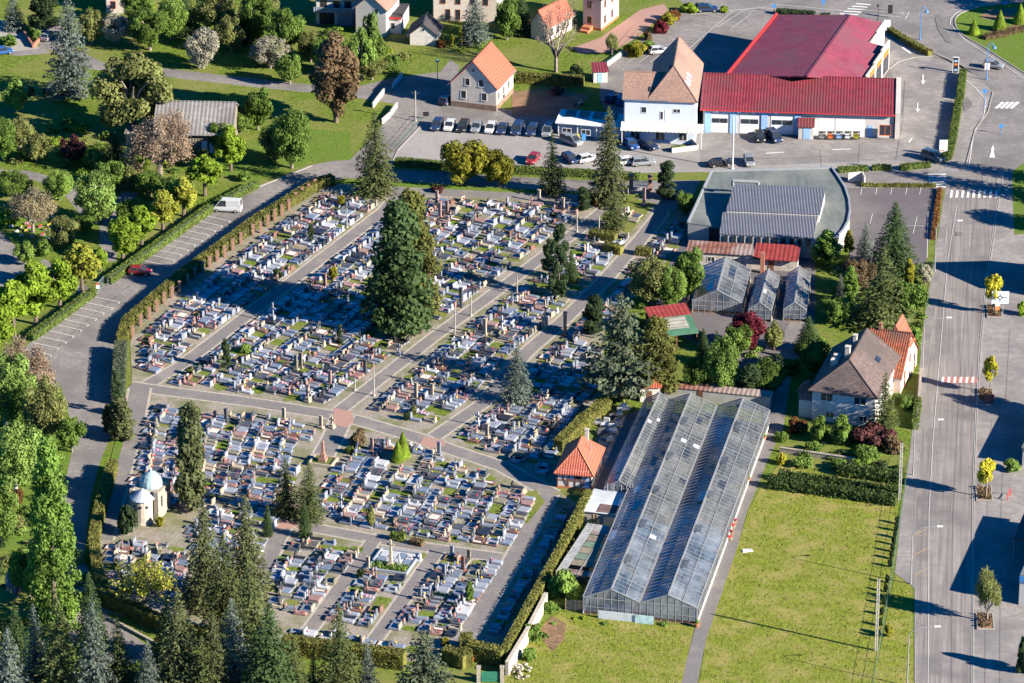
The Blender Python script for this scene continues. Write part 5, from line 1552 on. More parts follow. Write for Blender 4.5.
def greenhouse(label, pl, pr, D, units, eave, ridge, bar=1.2, zf=0.0, mats=(gh_glass, gh_glass2), benches=True, wallm=None):
    b = Bld('greenhouse', label, 'greenhouse', pl, pr, D, zf)
    w = b.W / units
    fr, wb = MB(), MB()
    for u in range(units):
        x0, x1, xm = u * w, (u + 1) * w, (u + .5) * w
        for a, c, nm, mm in ((x0, xm, 'glass_roof', mats[0]), (xm, x1, 'glass_roof', mats[1])):
            za, zc = (eave, ridge) if a == x0 else (ridge, eave)
            yf = D * .36 if D > 40 else D
            b.add(nm, MB().add([(a, 0, za), (c, 0, zc), (c, yf, zc), (a, yf, za)], [(0, 1, 2, 3)]), gh_front if D > 40 else mm)
            if yf < D: b.add('shaded_glass_roof', MB().add([(a, yf, za), (c, yf, zc), (c, D, zc), (a, D, za)], [(0, 1, 2, 3)]), mm)
        n = int(D / bar)
        for i in range(n + 1):
            y = .03 + (D - .06) * i / n
            fr.beam((x0, y, eave + .05), (xm, y, ridge + .05), .05 if i % 4 else .1, .06)
            fr.beam((xm, y, ridge + .05), (x1, y, eave + .05), .05 if i % 4 else .1, .06)
        fr.beam((xm, -.05, ridge + .1), (xm, D + .05, ridge + .1), .26, .14)
        for q in (.5,):
            fr.beam((xm + (x1 - xm) * q, 0, ridge + (eave - ridge) * q + .09), (xm + (x1 - xm) * q, D, ridge + (eave - ridge) * q + .09), .12, .06)
        # gables
        for y in (0, D):
            fr.beam((x0, y, eave), (xm, y, ridge), .1, .12); fr.beam((xm, y, ridge), (x1, y, eave), .1, .12); fr.beam((x0, y, eave), (x1, y, eave), .09, .1)
            k = max(4, int(w / 1.0))
            for i in range(k + 1):
                x = x0 + .04 + (w - .08) * i / k
                fr.box(x - .035, y - .03, 0, x + .035, y + .03, eave + (ridge - eave) * (1 - abs(x - xm) / (w / 2)) - .05)
            fr.box(x0, y - .025, 1.25, x1, y + .025, 1.33)
        b.add('gable_glass', MB().add([(x0, .01, .5), (x1, .01, .5), (x1, .01, eave), (xm, .01, ridge), (x0, .01, eave)], [(0, 1, 2, 3, 4)]), mats[0])
        if benches:
            for q in (.14, .40, .66):
                bb = MB().box(x0 + w * q, 1, .02, x0 + w * (q + .16), D - 1, .75)
                b.add('plant_bench', bb, mat('bench_plants', (.07, .085, .04), .9, .7, 1.0, (.30, .28, .25), .16, .5))
    for x in [u * w for u in range(units + 1)]:
        fr.beam((x, 0, eave), (x, D, eave), .3 if 0 < x < b.W - .1 else .14, .16)
    for x, mm in ((0, mats[0]), (b.W, mats[1])):
        b.add('side_glass', MB().add([(x, 0, .5), (x, D, .5), (x, D, eave), (x, 0, eave)], [(0, 1, 2, 3)]), mm)
        for i in range(int(D / 2) + 1):
            y = .05 + (D - .1) * i / int(D / 2)
            fr.box(x - .05, y - .05, 0, x + .05, y + .05, eave)
        wb.box(x - .1, 0, 0, x + .1, D, .55)
    rp = random.Random(label)
    for mi_, (pm_, cnt) in enumerate(((white_sheet, 5), (glass, 9), (gh_glass2, 10))):
        for _ in range(max(2, int(cnt * D * b.W / 900))):
            pb = MB()
            u, sd_ = rp.randrange(units), rp.choice((0, 1))
            q0 = rp.choice((.04, .28, .52, .74)); q1 = q0 + rp.choice((.2, .22, .24))
            y0 = bar * rp.randrange(1, int(D / bar) - 3); y1 = y0 + bar * rp.choice((1, 1, 1, 2, 3))
            xa, xb = u * w + w * .5 * (q0 if sd_ == 0 else 2 - q0), u * w + w * .5 * (q1 if sd_ == 0 else 2 - q1)
            za, zb = eave + (ridge - eave) * q0 + .03, eave + (ridge - eave) * q1 + .03
            pb.add([(xa, y0, za + mi_ * .004), (xb, y0, zb + mi_ * .004), (xb, y1, zb + mi_ * .004), (xa, y1, za + mi_ * .004)], [(0, 1, 2, 3)])
            b.add('replaced_pane', pb, pm_)
    if D > 40:
        for u in range(units):
            for y in (9, 21, 33, 45, 58):
                xm = (u + .5) * w
                b.add('roof_vent', MB().loft([[(xm + .1, y, ridge + .12), (xm + 1.2, y, ridge + .12), (xm + 1.2, y + 2.4, ridge + .12), (xm + .1, y + 2.4, ridge + .12)], [(xm + .1, y, ridge + .17), (xm + 1.2, y, ridge + .17), (xm + 1.2, y + 2.4, ridge + .17), (xm + .1, y + 2.4, ridge + .17)]]), gh_glass2)
    b.add('glazing_frame', fr, gh_frame)
    b.add('base_wall', wb, wallm or white_wall)
    b.add('floor', MB().box(.12, .05, 0, b.W - .12, D - .05, .02 + .001 * LEVEL[0]), soil)
    return b
Pq, Qq = G(697, 607, 2.8), G(767, 409, 2.8)
GH = greenhouse('huge twin-ridged greenhouse with bluish glass roof', (583, 597), (697, 608), (Qq - Pq).length, 2, 2.8, 4.5, 1.15, 2.8)
Pq, Qq = G(606, 487, 2.6), G(641, 398, 2.6)
b = greenhouse('narrow single-ridge greenhouse against the huge one', (604, 487), (634, 490), (Qq - Pq).length, 1, 2.6, 3.9, 1.0, 2.6)
for x in (.6, 1.6, 2.8, 3.6, 4.6):
    b.add('flue_pipe', MB().tube((x, -.25, 0), (x, -.25, 3.4 + .5 * (x > 4)), .08, k=6), grey_metal)
for lab, pl, pr, back in (('widest of the three small greenhouses behind the red-edged shed', (692, 312), (742, 315), (747, 281)), ('middle small greenhouse with ridged glass roof', (748, 321), (771, 322.5), (776, 289)),
                          ('small greenhouse nearest the house yard', (783, 321), (806, 322), (809, 286))):
    D_ = (G(*back, 0) - G(*pr, 0)).length
    greenhouse(lab, pl, pr, D_, 1, 2.2, 4.3 if 'widest' in lab else 3.6, 1.5, benches=False, wallm=stone)
# things at the big greenhouse's front
b = Bld('white_panel', 'pale blue-white boards leaning along the front of the huge greenhouse', 'boards', (599, 617), (654, 623), .3)
b.add('board', MB().box(0, -.5, 0, b.W * .66, -.4, 1.35), white_sheet); b.add('board', MB().box(b.W * .67, -.62, 0, b.W, -.52, 1.35), mat('pale_teal_board', (.42, .58, .57)))
b = Bld('timber_fence', 'short brown timber fence beside the huge greenhouse', 'fence', (566, 610), (583, 611), .2)
b.add('panel', MB().box(0, 0, 0, b.W, .08, 1.7), timber); b.add('post', MB().box(-.1, -.02, 0, 0, .1, 1.9), timber); b.add('post', MB().box(b.W, -.02, 0, b.W + .1, .1, 1.9), timber)
# lean-to with white sheets and the shade house
b = Bld('lean_to_shed', 'flat shed roofed with pale corrugated sheets by the lodge', 'shed', (582, 523), (617, 527), 8)
b.walls(grey_wall, 1.9, x0=.2, y0=.2, x1=b.W - .2); b.add('roof', MB().box(0, 0, 2.0, b.W, 8, 2.1), white_sheet)
b.add('roof_patch', MB().box(b.W * .4, .2, 2.105, b.W * .95, 3.0, 2.16), mat('brown_patch', (.14, .09, .08)))
b.door('F', 2, .9, 1.8, timber, off=-.2)
b = Bld('shade_house', 'low shade house with green and brown netting stripes', 'shade house', (556, 584), (598, 590), 17)
mb = MB()
for k in range(5): mb.box(1.4, 3 + k * 2.1, 2.0, b.W, 3 + k * 2.1 + 1.9, 2.06, k % 2)
b.add('side_roof', MB().box(0, 0, 2.0, 1.3, 17, 2.06), mat('grey_corrugated_sheet', (.33, .33, .33), .7, .25, 1.0, wave=('Y', .4, .3)))
for y0_, y1_ in ((13.6, 17), (0, 1.6)): b.add('end_roof', MB().box(1.4, y0_, 2.0, b.W, y1_, 2.06), mat('brown_sheet', (.16, .10, .085), .8, .3, 1.0, (.35, .34, .33), .16, .6))
b.add('netting', mb, [mat('brown_netting', (.20, .17, .125), .9, .25), mat('green_netting', (.13, .19, .135), .9, .25)])
fr = MB()
for k in range(8):
    for x in (0, b.W / 2, b.W): fr.box(x - .05, k * 2.4, 0, x + .05, k * 2.4 + .1, 1.98)
for x in (0, b.W / 2, b.W): fr.box(x - .06, 0, 2.065, x + .06, 17, 2.12)
b.add('frame', fr, gh_frame); b.add('plant_bench', MB().box(.5, 1, 0.1, b.W - .5, 16, .7), mat('bench_plants', (.07, .085, .04)))
# ---- red edged shed
b = Bld('shed', 'open shed with red ridge and green-edged grey roof', 'shed', (671, 348), (697.5, 345), 7.5)
o_ = b.local(G(704, 301, 4.2)); Dm = o_.y
b.add('roof', MB().prism_x([(-.3, 2.3), (Dm * .55, 3.55), (Dm * .55, 3.7), (-.3, 2.45)], -2.4, b.W + .1), green_sheet)
b.add('roof_panel', MB().prism_x([(1.2, 2.78), (Dm * .5, 3.62), (Dm * .5, 3.72), (1.2, 2.88)], -1.6, b.W - 1.1), mat('grey_shed_roof', (.26, .25, .21), .9, .2, 1.0, wave=('Y', .4, .3)))
b.add('ridge_roof', MB().prism_x([(Dm * .552, 3.55), (Dm, 4.1), (Dm, 4.28), (Dm * .552, 3.74)], -2.4, b.W + .3), red_paint)
for x in (-2.2, 1.0, b.W - .1): b.add('post', MB().box(x - .08, 0, 0, x + .08, .16, 2.3), brown_trim)
b.add('back_wall', MB().box(-2.2, Dm - .6, 0, b.W, Dm - .4, 3.6), brown_trim)
# ---- shed at the back of the huge greenhouse
b = Bld('shed', 'tiny shed with rusty orange roof behind the narrow greenhouse', 'shed', (640, 402), (660, 402), 4)
b.walls(white_wall, 2.6); b.add('roof', MB().prism_x([(-.3, 2.6), (4.2, 3.2), (4.2, 3.35), (-.3, 2.75)], -.2, b.W + .2), tile_orange); b.door('F', 1.5, .9, 1.9, brown_trim)
b = Bld('service_block', 'low dark tiled block along the back end of the huge greenhouse', 'shed', (664, 398), (770, 409), 1.6)
b.walls(grey_wall, 2.0); b.add('roof', MB().prism_x([(-.1, 2.0), (1.8, 2.3), (1.8, 2.45), (-.1, 2.15)], -.2, b.W + .2), rust_roof); b.door('F', 6, .9, 1.9, brown_trim)
# ---- timber framed lodge
b = Bld('lodge', 'timber-framed lodge with orange hipped roof at the cemetery edge', 'lodge', (557, 487.5), (591.5, 490.5), 9.4)
b.walls(white_wall, 3.2, plinth=(terrac, .35)); r = b.hip(tile_orange, 3.2, 6.1, 2.9, 2.9, o=.45, caps=terrac)
tf = MB(); Wd = b.W
def bm(x0, z0, x1, z1): tf.beam((x0, -.03, z0), (x1, -.03, z1), .1, .16)
for x in (.08, 1.8, 2.9, 3.9, Wd - .08): tf.box(x - .08, -.07, .36, x + .08, -.005, 2.9)
tf.box(0, -.075, 1.35, Wd, -.008, 1.5); bm(.5, 2.9, 1.7, .4); bm(Wd - .5, 2.9, Wd - 1.7, .4)
b.add('timber_frame', tf, brown_trim)
b.win('F', 2.35, 1.75, .7, .9, brown_trim, pane=pale_blue); b.win('F', 3.4, 1.75, .7, .9, brown_trim)
b.door('F', 4.7, .8, 1.9, pale_blue, off=.02)
b.win('R', 3, 1.3, .8, 1.0, brown_trim); b.win('R', 6, 1.3, .8, 1.0, brown_trim)
b.chimney(Wd * .62, 7.2, 4.4, 7.0, white_wall, r, .55); b.add('flue_pipe', MB().tube((Wd * .8, 5.2, 3.9), (Wd * .8, 5.2, 5.6), .09), grey_metal, r)
# ---- chapel
b = Bld('chapel', 'sandstone chapel with domed metal roof and round cone-capped apse', 'chapel', (128, 522), (160, 520), 7)
b.root.rotation_euler[2] = R(-17)
Wd = 4.5
b.add('nave', MB().box(.3, 1.4, 0, Wd, 6.8, 4.6), stone)
b.add('cornice', MB().box(.15, 1.25, 4.603, Wd + .15, 6.95, 4.85), stone)
b.add('buttress', MB().box(Wd - .5, 1.0, 0, Wd + .2, 1.7, 5.2).box(.0, 1.0, 0, .6, 1.7, 5.1), stone)
b.add('dome', MB().lathe([(1.8, 4.853), (1.8, 5.2), (1.65, 5.8), (1.25, 6.5), (.7, 6.95), (.25, 7.15), (.2, 7.5), (.02, 7.7)], 2.4, 4.1, 16), copper_green)
ap = b.add('apse', MB().lathe([(1.75, 0), (1.75, .3), (1.6, .35), (1.6, 3.9), (1.75, 3.95), (1.75, 4.15)], 2.2, .9, 18), mat('pale_sandstone', (.42, .37, .30), .9, .15, 2))
b.add('apse_roof', MB().lathe([(2.0, 4.153), (1.9, 4.3), (.05, 5.7)], 2.2, .9, 18), mat('zinc_roof', (.34, .38, .42), .45, .15, 2), ap)
for a in (-2.1, -1.45, -.8):
    x, y = 2.2 + 1.6 * math.cos(a), .9 + 1.6 * math.sin(a)
    b.add('apse_window', MB().tube((x - .2 * math.cos(a), y - .2 * math.sin(a), 3.1), (x + .05 * math.cos(a), y + .05 * math.sin(a), 3.1), .24, k=8), black_m, ap)
b.W = Wd
for y in (3, 5.5): b.win('R', y, 2.0, .6, 1.8, stone, cross=False)
# ---- grey roofed house and its wing
b = Bld('house', 'white house with big grey-brown hipped roof by the main road', 'house', (811.5, 420), (874, 428), 15.8)
Wd = b.W
b.walls(white_wall, 5.9); r = b.hip(tile_grey, 6.0, 9.9, 3.6, -.5, o=.6)
b.add('gable_wall', MB().prism_y([(.2, 5.903), (Wd - .2, 5.903), (Wd / 2, 9.6)], 15.2, 15.75), white_wall)
for u, w in ((2.4, 1.9), (7.9, 1.9)):
    b.win('F', u, 3.8, w, 1.25); b.win('F', u + .6, .9, 1.2, .9)
for u in (3, 7, 11): b.win('R', u, 3.7, 1.1, 1.3)
b.chimney(Wd / 2 - .9, 6.2, 8.6, 10.9, cream_wall, r, .75); b.chimney(Wd / 2 - .9, 11.6, 8.8, 10.6, cream_wall, r, .6)
for y in (5.2, 7.0): b.add('dormer', MB().box(1.7, y, 7.2, 2.9, y + .9, 8.7), cream_wall, r)
b.skylight(r, (Wd - 1.9, 10.2, 6.0 + 1.9 * 3.9 / (Wd / 2) + .03), (0, 1, 0), (-1, 0, .77), 1.7, .9, glass)
vr = b.add('veranda', MB().box(-2.3, .6, 0, -.005, 3.6, 3.1), white_wall); b.add('veranda_glazing', MB().box(-2.36, .53, 3.11, -.01, 3.66, 4.5), gh_glass2, vr)
b.add('veranda_roof', MB().add([(-2.7, .2, 4.5), (-.02, .2, 4.5), (-.02, 4.0, 4.5), (-2.7, 4.0, 4.5), (-.9, 2.1, 6.2)], [(0, 1, 4), (1, 2, 4), (2, 3, 4), (3, 0, 4), (3, 2, 1, 0)]), tile_red, vr)
b = Bld('house_wing', 'rear house wing with red clay tiled hip roof and chimneys', 'house', (862, 389), (900, 394), 12)
b.walls(pink_wall, 3.2, 8.3, 'x'); r = b.gable(tile_red, 3.2, 8.4, 'x', o=.45)
b.add('half_hip', MB().add([(b.W + .45, 4.4, 6.3), (b.W + .45, 8.6, 6.3), (b.W - 1.6, 6.5, 8.6)], [(0, 1, 2)]), tile_orange, r)
for u in (3, 6.5, 10): b.win('R', u, 3.1 if u == 6.5 else 1.6, .8, 1.3, tile_orange); b.win('R', u, .3, .8, .9, tile_orange)
b.chimney(b.W - 5, 6, 7, 9.4, brick, r, .5)
b.add('side_gable', MB().prism_y([(b.W * .3, 5.6), (b.W * .3 + 4, 5.6), (b.W * .3 + 2, 9.4)], 6.0, 11.0), tile_orange, r)
# ---- shops at the right frame edge and beyond it: their shade falls on the pavement
b = Bld('shop_building', 'flat-roofed shop with blue fascia along the right frame edge', 'shop', (1018.5, 605), (1100, 616), 25)
b.walls(white_wall, 4.9); b.add('fascia', MB().box(-.12, -.12, 3.9, 0, 25.1, 4.9).box(-.12, -.12, 3.9, b.W, 0, 4.9), blue_paint); b.add('roof', MB().box(0, 0, 4.903, b.W, 25, 5.05), flat_roof)
for y in (2, 5.5, 9, 12.5, 16, 20): b.win('L', y, .5, 2.6, 2.6, blue_paint)
cn = b.add('entrance_canopy', MB().box(-3.9, 15, 3.0, -.13, 26.5, 3.25), dark_metal)
for y in (15.2, 26): b.add('canopy_post', MB().box(-3.8, y, 0, -3.65, y + .12, 3.0), grey_metal, cn)
b = Bld('shop_building', 'white shop with blue signboard at the right frame edge', 'shop', (1022, 466), (1110, 478), 20)
b.walls(white_wall, 3.1); b.add('roof', MB().box(-.2, -.2, 3.103, b.W, 20, 3.35), flat_roof)
for y in (3, 8, 13, 18): b.win('L', y, .5, 3.0, 2.4, blue_paint)
b = Bld('house', 'gabled house just outside the right frame edge by the road', 'house', (1029, 296), (1090, 302), 11)
b.walls(white_wall, 4.5, 9.3, 'x'); b.gable(tile_red, 4.5, 9.3, 'x'); b.win('L', 3, 1.5, 1.2, 1.4); b.win('L', 7, 1.5, 1.2, 1.4); b.win('F', 4, 1.5, 1.2, 1.4)
# trees beyond the right frame edge that shade the junction
tree('fir', 1062, 184, 110, 40, 'dark fir beyond the right frame edge shading the junction', 'trees beyond the road')
tree('fir', 1080, 205, 100, 50, 'tall fir beyond the right frame edge shading the crossing', 'trees beyond the road')
tree('broad', 1072, 232, 180, 46, 'leafy tree beyond the right frame edge shading the verge', 'trees beyond the road')
tree('broad', 1068, 420, 362, 44, 'leafy tree beyond the shop shading the pavement', 'trees beyond the road')
tree('olive', 1090, 22, -50, 60, 'leafy tree beyond the roundabout shading the far road', 'trees beyond the road')
# ================================================================== CARS
tyre = mat('tyre_rubber', (0.02, 0.02, 0.02), 0.9, 0.1, 3)
lampw = mat('headlight_glass', (0.7, 0.7, 0.68), 0.2, 0.05, 3)
lampr = mat('tail_light', (0.4, 0.02, 0.02), 0.3, 0.05, 3)
CP = {}
for nm, c in dict(white=(.52, .52, .52), silver=(.21, .225, .24), grey=(.055, .058, .065), black=(.016, .017, .02), navy=(.02, .035, .085), blue=(.03, .09, .26), red=(.26, .018, .022), maroon=(.22, .012, .022), teal=(.05, .10, .14)).items():
    CP[nm] = mat(nm + '_car_paint', c, 0.22, 0.04, 2, spec=.6)

def car_meshes(L, Wd, hood, roof, cab0, cab1, r0, r1, van=False):
    """side stations from tail (-x) to nose (+x)"""
    w = Wd / 2
    def ring(x, wb, zt, zb=.26, sh=.55):
        return [(x, -wb * .92, zb), (x, wb * .92, zb), (x, wb, sh), (x, wb * .97, zt - .08), (x, wb * .86, zt), (x, -wb * .86, zt), (x, -wb * .97, zt - .08), (x, -wb, sh)]
    l = L / 2
    hb = MB().loft([ring(-l, w * .86, hood * .9), ring(-l + .12, w * .97, hood), ring(-l * .45, w, hood + .02), ring(l * .3, w, hood), ring(l * .72, w * .98, hood * .93), ring(l - .12, w * .92, hood * .82), ring(l, w * .78, hood * .68)])
    for a, b_, ww in ((r0, r1, .8),):
        hb.loft([[(a, -w * ww, roof - .09), (b_, -w * ww, roof - .09), (b_, w * ww, roof - .09), (a, w * ww, roof - .09)],
                 [(a + .1, -w * ww * .9, roof), (b_ - .1, -w * ww * .9, roof), (b_ - .1, w * ww * .9, roof), (a + .1, w * ww * .9, roof)]])
    for x0, x1 in ((cab0, r0), (cab1, r1), ((cab0 * .45 + cab1 * .55), (r0 * .45 + r1 * .55))):
        for s_ in (-1, 1):
            hb.beam((x0, s_ * w * .93, hood), (x1, s_ * w * .8, roof - .04), .08, .07)
    if van:
        hb.box(cab0 + .06, -w * .93, hood - .02, cab1 - 1.9, w * .93, roof - .1)
    gl = MB().loft([[(cab0, -w * .92, hood - .03), (cab1, -w * .92, hood - .03), (cab1, w * .92, hood - .03), (cab0, w * .92, hood - .03)],
                    [(r0, -w * .79, roof - .05), (r1, -w * .79, roof - .05), (r1, w * .79, roof - .05), (r0, w * .79, roof - .05)]])
    wm = MB()
    wm.lathe([(.2, -.1), (.31, -.1), (.33, -.06), (.33, .06), (.31, .1), (.2, .1)], k=12)
    hub = MB().lathe([(.19, -.108), (.2, -.1), (.2, .1), (.19, .108)], k=10)
    for q in (wm, hub): q.v = [(x, z, y + .32) for x, y, z in q.v]
    hl = MB().box(l - .3, -.16, hood * .62, l - .02, .16, hood * .62 + .16)
    return dict(body=hb.mesh('body', CP['white']), win=gl.mesh('windows', glass), wheel=wm.mesh('wheel', tyre), hub=hub.mesh('hubcap', grey_metal), lamp=hl.mesh('headlight', lampw), tail=MB().box(-l - .01, -.13, hood * .6, -l + .14, .13, hood * .6 + .2).mesh('tail_light', lampr), L=L, W=Wd)
CM = dict(hatch=car_meshes(4.0, 1.75, .92, 1.48, -1.85, 1.05, -1.55, .25), sedan=car_meshes(4.5, 1.8, .92, 1.43, -1.75, 1.1, -1.1, .3),
          estate=car_meshes(4.5, 1.8, .95, 1.52, -2.1, 1.05, -1.85, .25), mpv=car_meshes(4.6, 1.85, 1.05, 1.8, -2.2, 1.6, -2.0, .7), van=car_meshes(5.4, 2.0, 1.15, 2.3, -2.6, 1.9, -2.55, 1.0, True))

def car(px, py, ang, kind, col, label, group=None):
    M = CM[kind]
    p = G(px, py)
    t = thing('van' if kind == 'van' else 'parked_car', label, 'van' if kind == 'van' else 'car', (p.x, p.y, .001 * LEVEL[0]), R(ang), group)
    o = link('body', M['body'], t)
    o.material_slots[0].link = 'OBJECT'
    o.material_slots[0].material = CP[col]
    link('windows', M['win'], t)
    for x in (-M['L'] * .31, M['L'] * .31):
        for s_ in (-1, 1):
            wl_ = link('wheel', M['wheel'], t, (x, s_ * (M['W'] / 2 - .1), 0))
            link('hubcap', M['hub'], wl_)
    for s_ in (-1, 1):
        link('headlight', M['lamp'], t, (0, s_ * (M['W'] / 2 - .28), 0))
        link('tail_light', M['tail'], t, (0, s_ * (M['W'] / 2 - .2), 0))
    return t
GL = 'cars in the gravel car park'
for px_, kind, col, lab in ((437, 'estate', 'navy', 'navy estate car at the hedge end of the gravel row'), (449.5, 'hatch', 'white', 'white hatchback, second from the hedge end of the gravel row'),
                            (463, 'estate', 'black', 'black estate car between two pale cars in the gravel row'), (476.5, 'hatch', 'silver', 'silver grey hatchback, fourth in the gravel row'),
                            (490.5, 'hatch', 'white', 'white hatchback, fifth in the gravel row beside a dark car'), (502.5, 'sedan', 'navy', 'navy saloon in the middle of the gravel row'),
                            (517, 'mpv', 'navy', 'dark navy people carrier in the gravel row'), (532, 'estate', 'navy', 'dark blue car at the gravel row beside the spruce'), (548, 'mpv', 'silver', 'silver car half hidden behind the slim spruce')):
    car(px_, 128 + (px_ - 437) * .055, 258, kind, col, lab, GL)
car(571, 144, -42, 'mpv', 'silver', 'silver people carrier by the coloured bins at the carport', GL)
car(631, 147, -70, 'sedan', 'blue', 'blue saloon in front of the big pale blue house', GL)
car(648, 148, -46, 'sedan', 'navy', 'dark teal saloon parked askew by the shop sign', GL)
car(533, 162, 250, 'hatch', 'red', 'small red car behind the slim spruce', GL)
car(570, 161.5, -60, 'hatch', 'navy', 'dark blue car between the slim and the tall spruce', GL)
car(587, 161.5, 30, 'hatch', 'white', 'white hatchback left of the tall spruce', GL)
car(628, 164, 20, 'hatch', 'white', 'white car partly hidden right of the tall spruce', GL)
car(643, 165, 12, 'estate', 'silver', 'silver estate car at the edge of the gravel car park', GL)
car(720, 166, 14, 'sedan', 'black', 'black car beside the tall white mast', GL)
car(749, 164, -84, 'hatch', 'silver', 'silver hatchback parked end-on behind the hall', GL)
car(760, 140, -86, 'hatch', 'black', 'black car parked nose out at the garage doors', GL)
car(774, 140, -70, 'mpv', 'navy', 'dark blue car beside the porch of the garage building', GL)
car(612, 101, 68, 'hatch', 'navy', 'dark blue car in the shade beside the big house')
car(622, 103, 75, 'hatch', 'blue', 'blue car tight against the side of the big house')
car(659, 53.5, 12, 'hatch', 'white', 'white car parked in the bays behind the big house')
car(707, 11.5, 3, 'estate', 'navy', 'dark blue car at the far car park border')
car(933, 160, -42, 'mpv', 'teal', 'dark car leaving the forecourt beside the white totem')
car(993, 68, -16, 'hatch', 'silver', 'pale silver car driving round the roundabout')
car(447, 103, 60, 'hatch', 'navy', 'dark car in the shade at the side of the orange-roofed house')
car(140, 274.5, -10, 'hatch', 'maroon', 'dark red hatchback in the bays beside the lime trees')
car(227, 211, 172, 'van', 'white', 'white panel van at the top of the long parking row')
car(3, 54, 20, 'hatch', 'blue', 'blue car at the left frame edge on the driveway')
car(48, 39, 70, 'hatch', 'silver', 'silver car half hidden behind the giant blue spruce')
# motor scooter under cover near the house yard
p = G(578, 106)
t = thing('scooter', 'pale motor scooter on the shaded grass by the big house', 'scooter', p, R(20))
obj('body', MB().loft([[(-.8, -.15, .4), (-.8, .15, .4), (-.8, .12, .85), (-.8, -.12, .85)], [(0, -.2, .35), (0, .2, .35), (0, .15, .75), (0, -.15, .75)], [(.5, -.2, .4), (.5, .2, .4), (.5, .15, .6), (.5, -.15, .6)], [(.75, -.12, .5), (.75, .12, .5), (.75, .1, 1.1), (.75, -.1, 1.1)]]), CP['silver'], t)
obj('seat', MB().box(-.8, -.14, .85, .1, .14, .98), black_m, t)
obj('handlebar', MB().tube((.68, -.35, 1.15), (.68, .35, 1.15), .03), dark_metal, t)
for x in (-.65, .8):
    w = MB().lathe([(.12, -.07), (.26, -.06), (.26, .06), (.12, .07)], k=10); w.v = [(a + x, c, b_ + .26) for a, b_, c in w.v]
    obj('wheel', w, tyre, t)
for (x, y, c, lab) in ((577, 141, 'yellow', 'yellow wheeled bin beside the carport'), (583.5, 140.5, 'blue', 'blue wheeled bin beside the carport')):
    p = G(x, y)
    t = thing('wheelie_bin', lab, 'bin', p, R(10))
    mc = blue_paint if c == 'blue' else mat('yellow_plastic', (.55, .48, .08), .5)
    obj('body', MB().loft([[(-.3, -.3, .1), (.3, -.3, .1), (.3, .3, .1), (-.3, .3, .1)], [(-.4, -.4, 1.15), (.4, -.4, 1.15), (.4, .4, 1.15), (-.4, .4, 1.15)]]), mc, t)
    obj('lid', MB().box(-.44, -.46, 1.155, .44, .44, 1.25), mc, t)
# goods by the greenhouse
for k, (x, y) in enumerate(((733.5, 523), (732, 528), (730.5, 534), (729, 540))):
    p = G(x, y)
    t = thing('flower_crate', ('topmost', 'second', 'third', 'nearest')[k] + ' crate of red potted flowers along the greenhouse wall, counted down the drive', 'crate', (p.x, p.y, .001 * LEVEL[0]), R(-11), 'crates of red flowers')
    obj('crate', MB().box(-.5, -.4, 0, .5, .4, .35), timber, t)
    mb = MB()
    for q in range(9): mb.ball((random.uniform(-.4, .4), random.uniform(-.3, .3), .5), .16)
    obj('flowers', mb, red_m if k % 2 else mat('dark_red_flowers', (.25, .03, .03)), t)
for k, (x, y, lab) in enumerate(((764, 440, 'terracotta pots stacked at the back corner of the greenhouse wall'), (748, 482, 'small terracotta pots beside the long greenhouse wall'), (697, 627, 'terracotta pot at the front corner of the greenhouse'))):
    p = G(x, y)
    t = thing('terracotta_pot', lab, 'pot', (p.x, p.y, .001 * LEVEL[0]))
    obj('pot', MB().lathe([(.28, 0), (.4, .5), (.45, .5), (.45, .62), (.36, .62)], k=10), terrac, t)
    obj('plant', MB().ball((0, 0, .8), .35), LM['broad'], t)
p = G(747, 551)
t = thing('tarpaulin', 'crumpled white sheet lying on grass by the drive', 'sheet', (p.x, p.y, 0), R(20))
obj('sheet', MB().loft([[(-.9, -.4, 0), (.9, -.5, 0), (1, .4, 0), (-.8, .5, 0)], [(-.7, -.3, .18), (.7, -.4, .3), (.8, .3, .12), (-.6, .4, .25)]]), white_sheet, t)
# ================================================================== STREET FURNITURE
def polyline(mb, pts, r, k=6):
    for a, b_ in zip(pts, pts[1:]): mb.tube(a, b_, r, k=k)
    return mb
def street_lamp(px, py, h, arm, label, m=grey_metal, rz=0, group='tall lamps along the main road'):
    p = G(px, py)
    t = thing('street_lamp', label, 'street lamp', p, rz, group)
    pts = [(0, 0, h - 1.4), (arm * .1, 0, h - .7), (arm * .35, 0, h - .2), (arm * .7, 0, h), (arm, 0, h + .1)]
    mb = MB().tube((0, 0, 0), (0, 0, 1.2), .14, .12, 8).tube((0, 0, 1.2), (0, 0, h - 1.4), .10, .075, 8)
    obj('pole', mb, m, t)
    obj('arm', polyline(MB(), pts, .055), m, t)
    obj('lamp_head', MB().loft([[(arm - .1, -.13, h + .02), (arm - .1, .13, h + .02), (arm - .1, .1, h + .2), (arm - .1, -.1, h + .2)], [(arm + .8, -.16, h + .08), (arm + .8, .16, h + .08), (arm + .8, .1, h + .2), (arm + .8, -.1, h + .2)]]), white_trim if m is grey_metal else m, t)
    return t
for x, y, lab in ((907, 686, 'nearest curved street lamp at the bottom of the main road'), (910.5, 584, 'curved street lamp at the tip of the grass verge'), (913, 475, 'curved street lamp by the conifer hedge corner'),
                  (922.5, 371, 'curved street lamp beside the red-roofed wing'), (934.5, 272, 'curved street lamp farthest up the road, by the white blossom tree')):
    street_lamp(x, y, 9.6, 3.7, lab)
BL = 'blue swan-necked lamps at the roundabout'
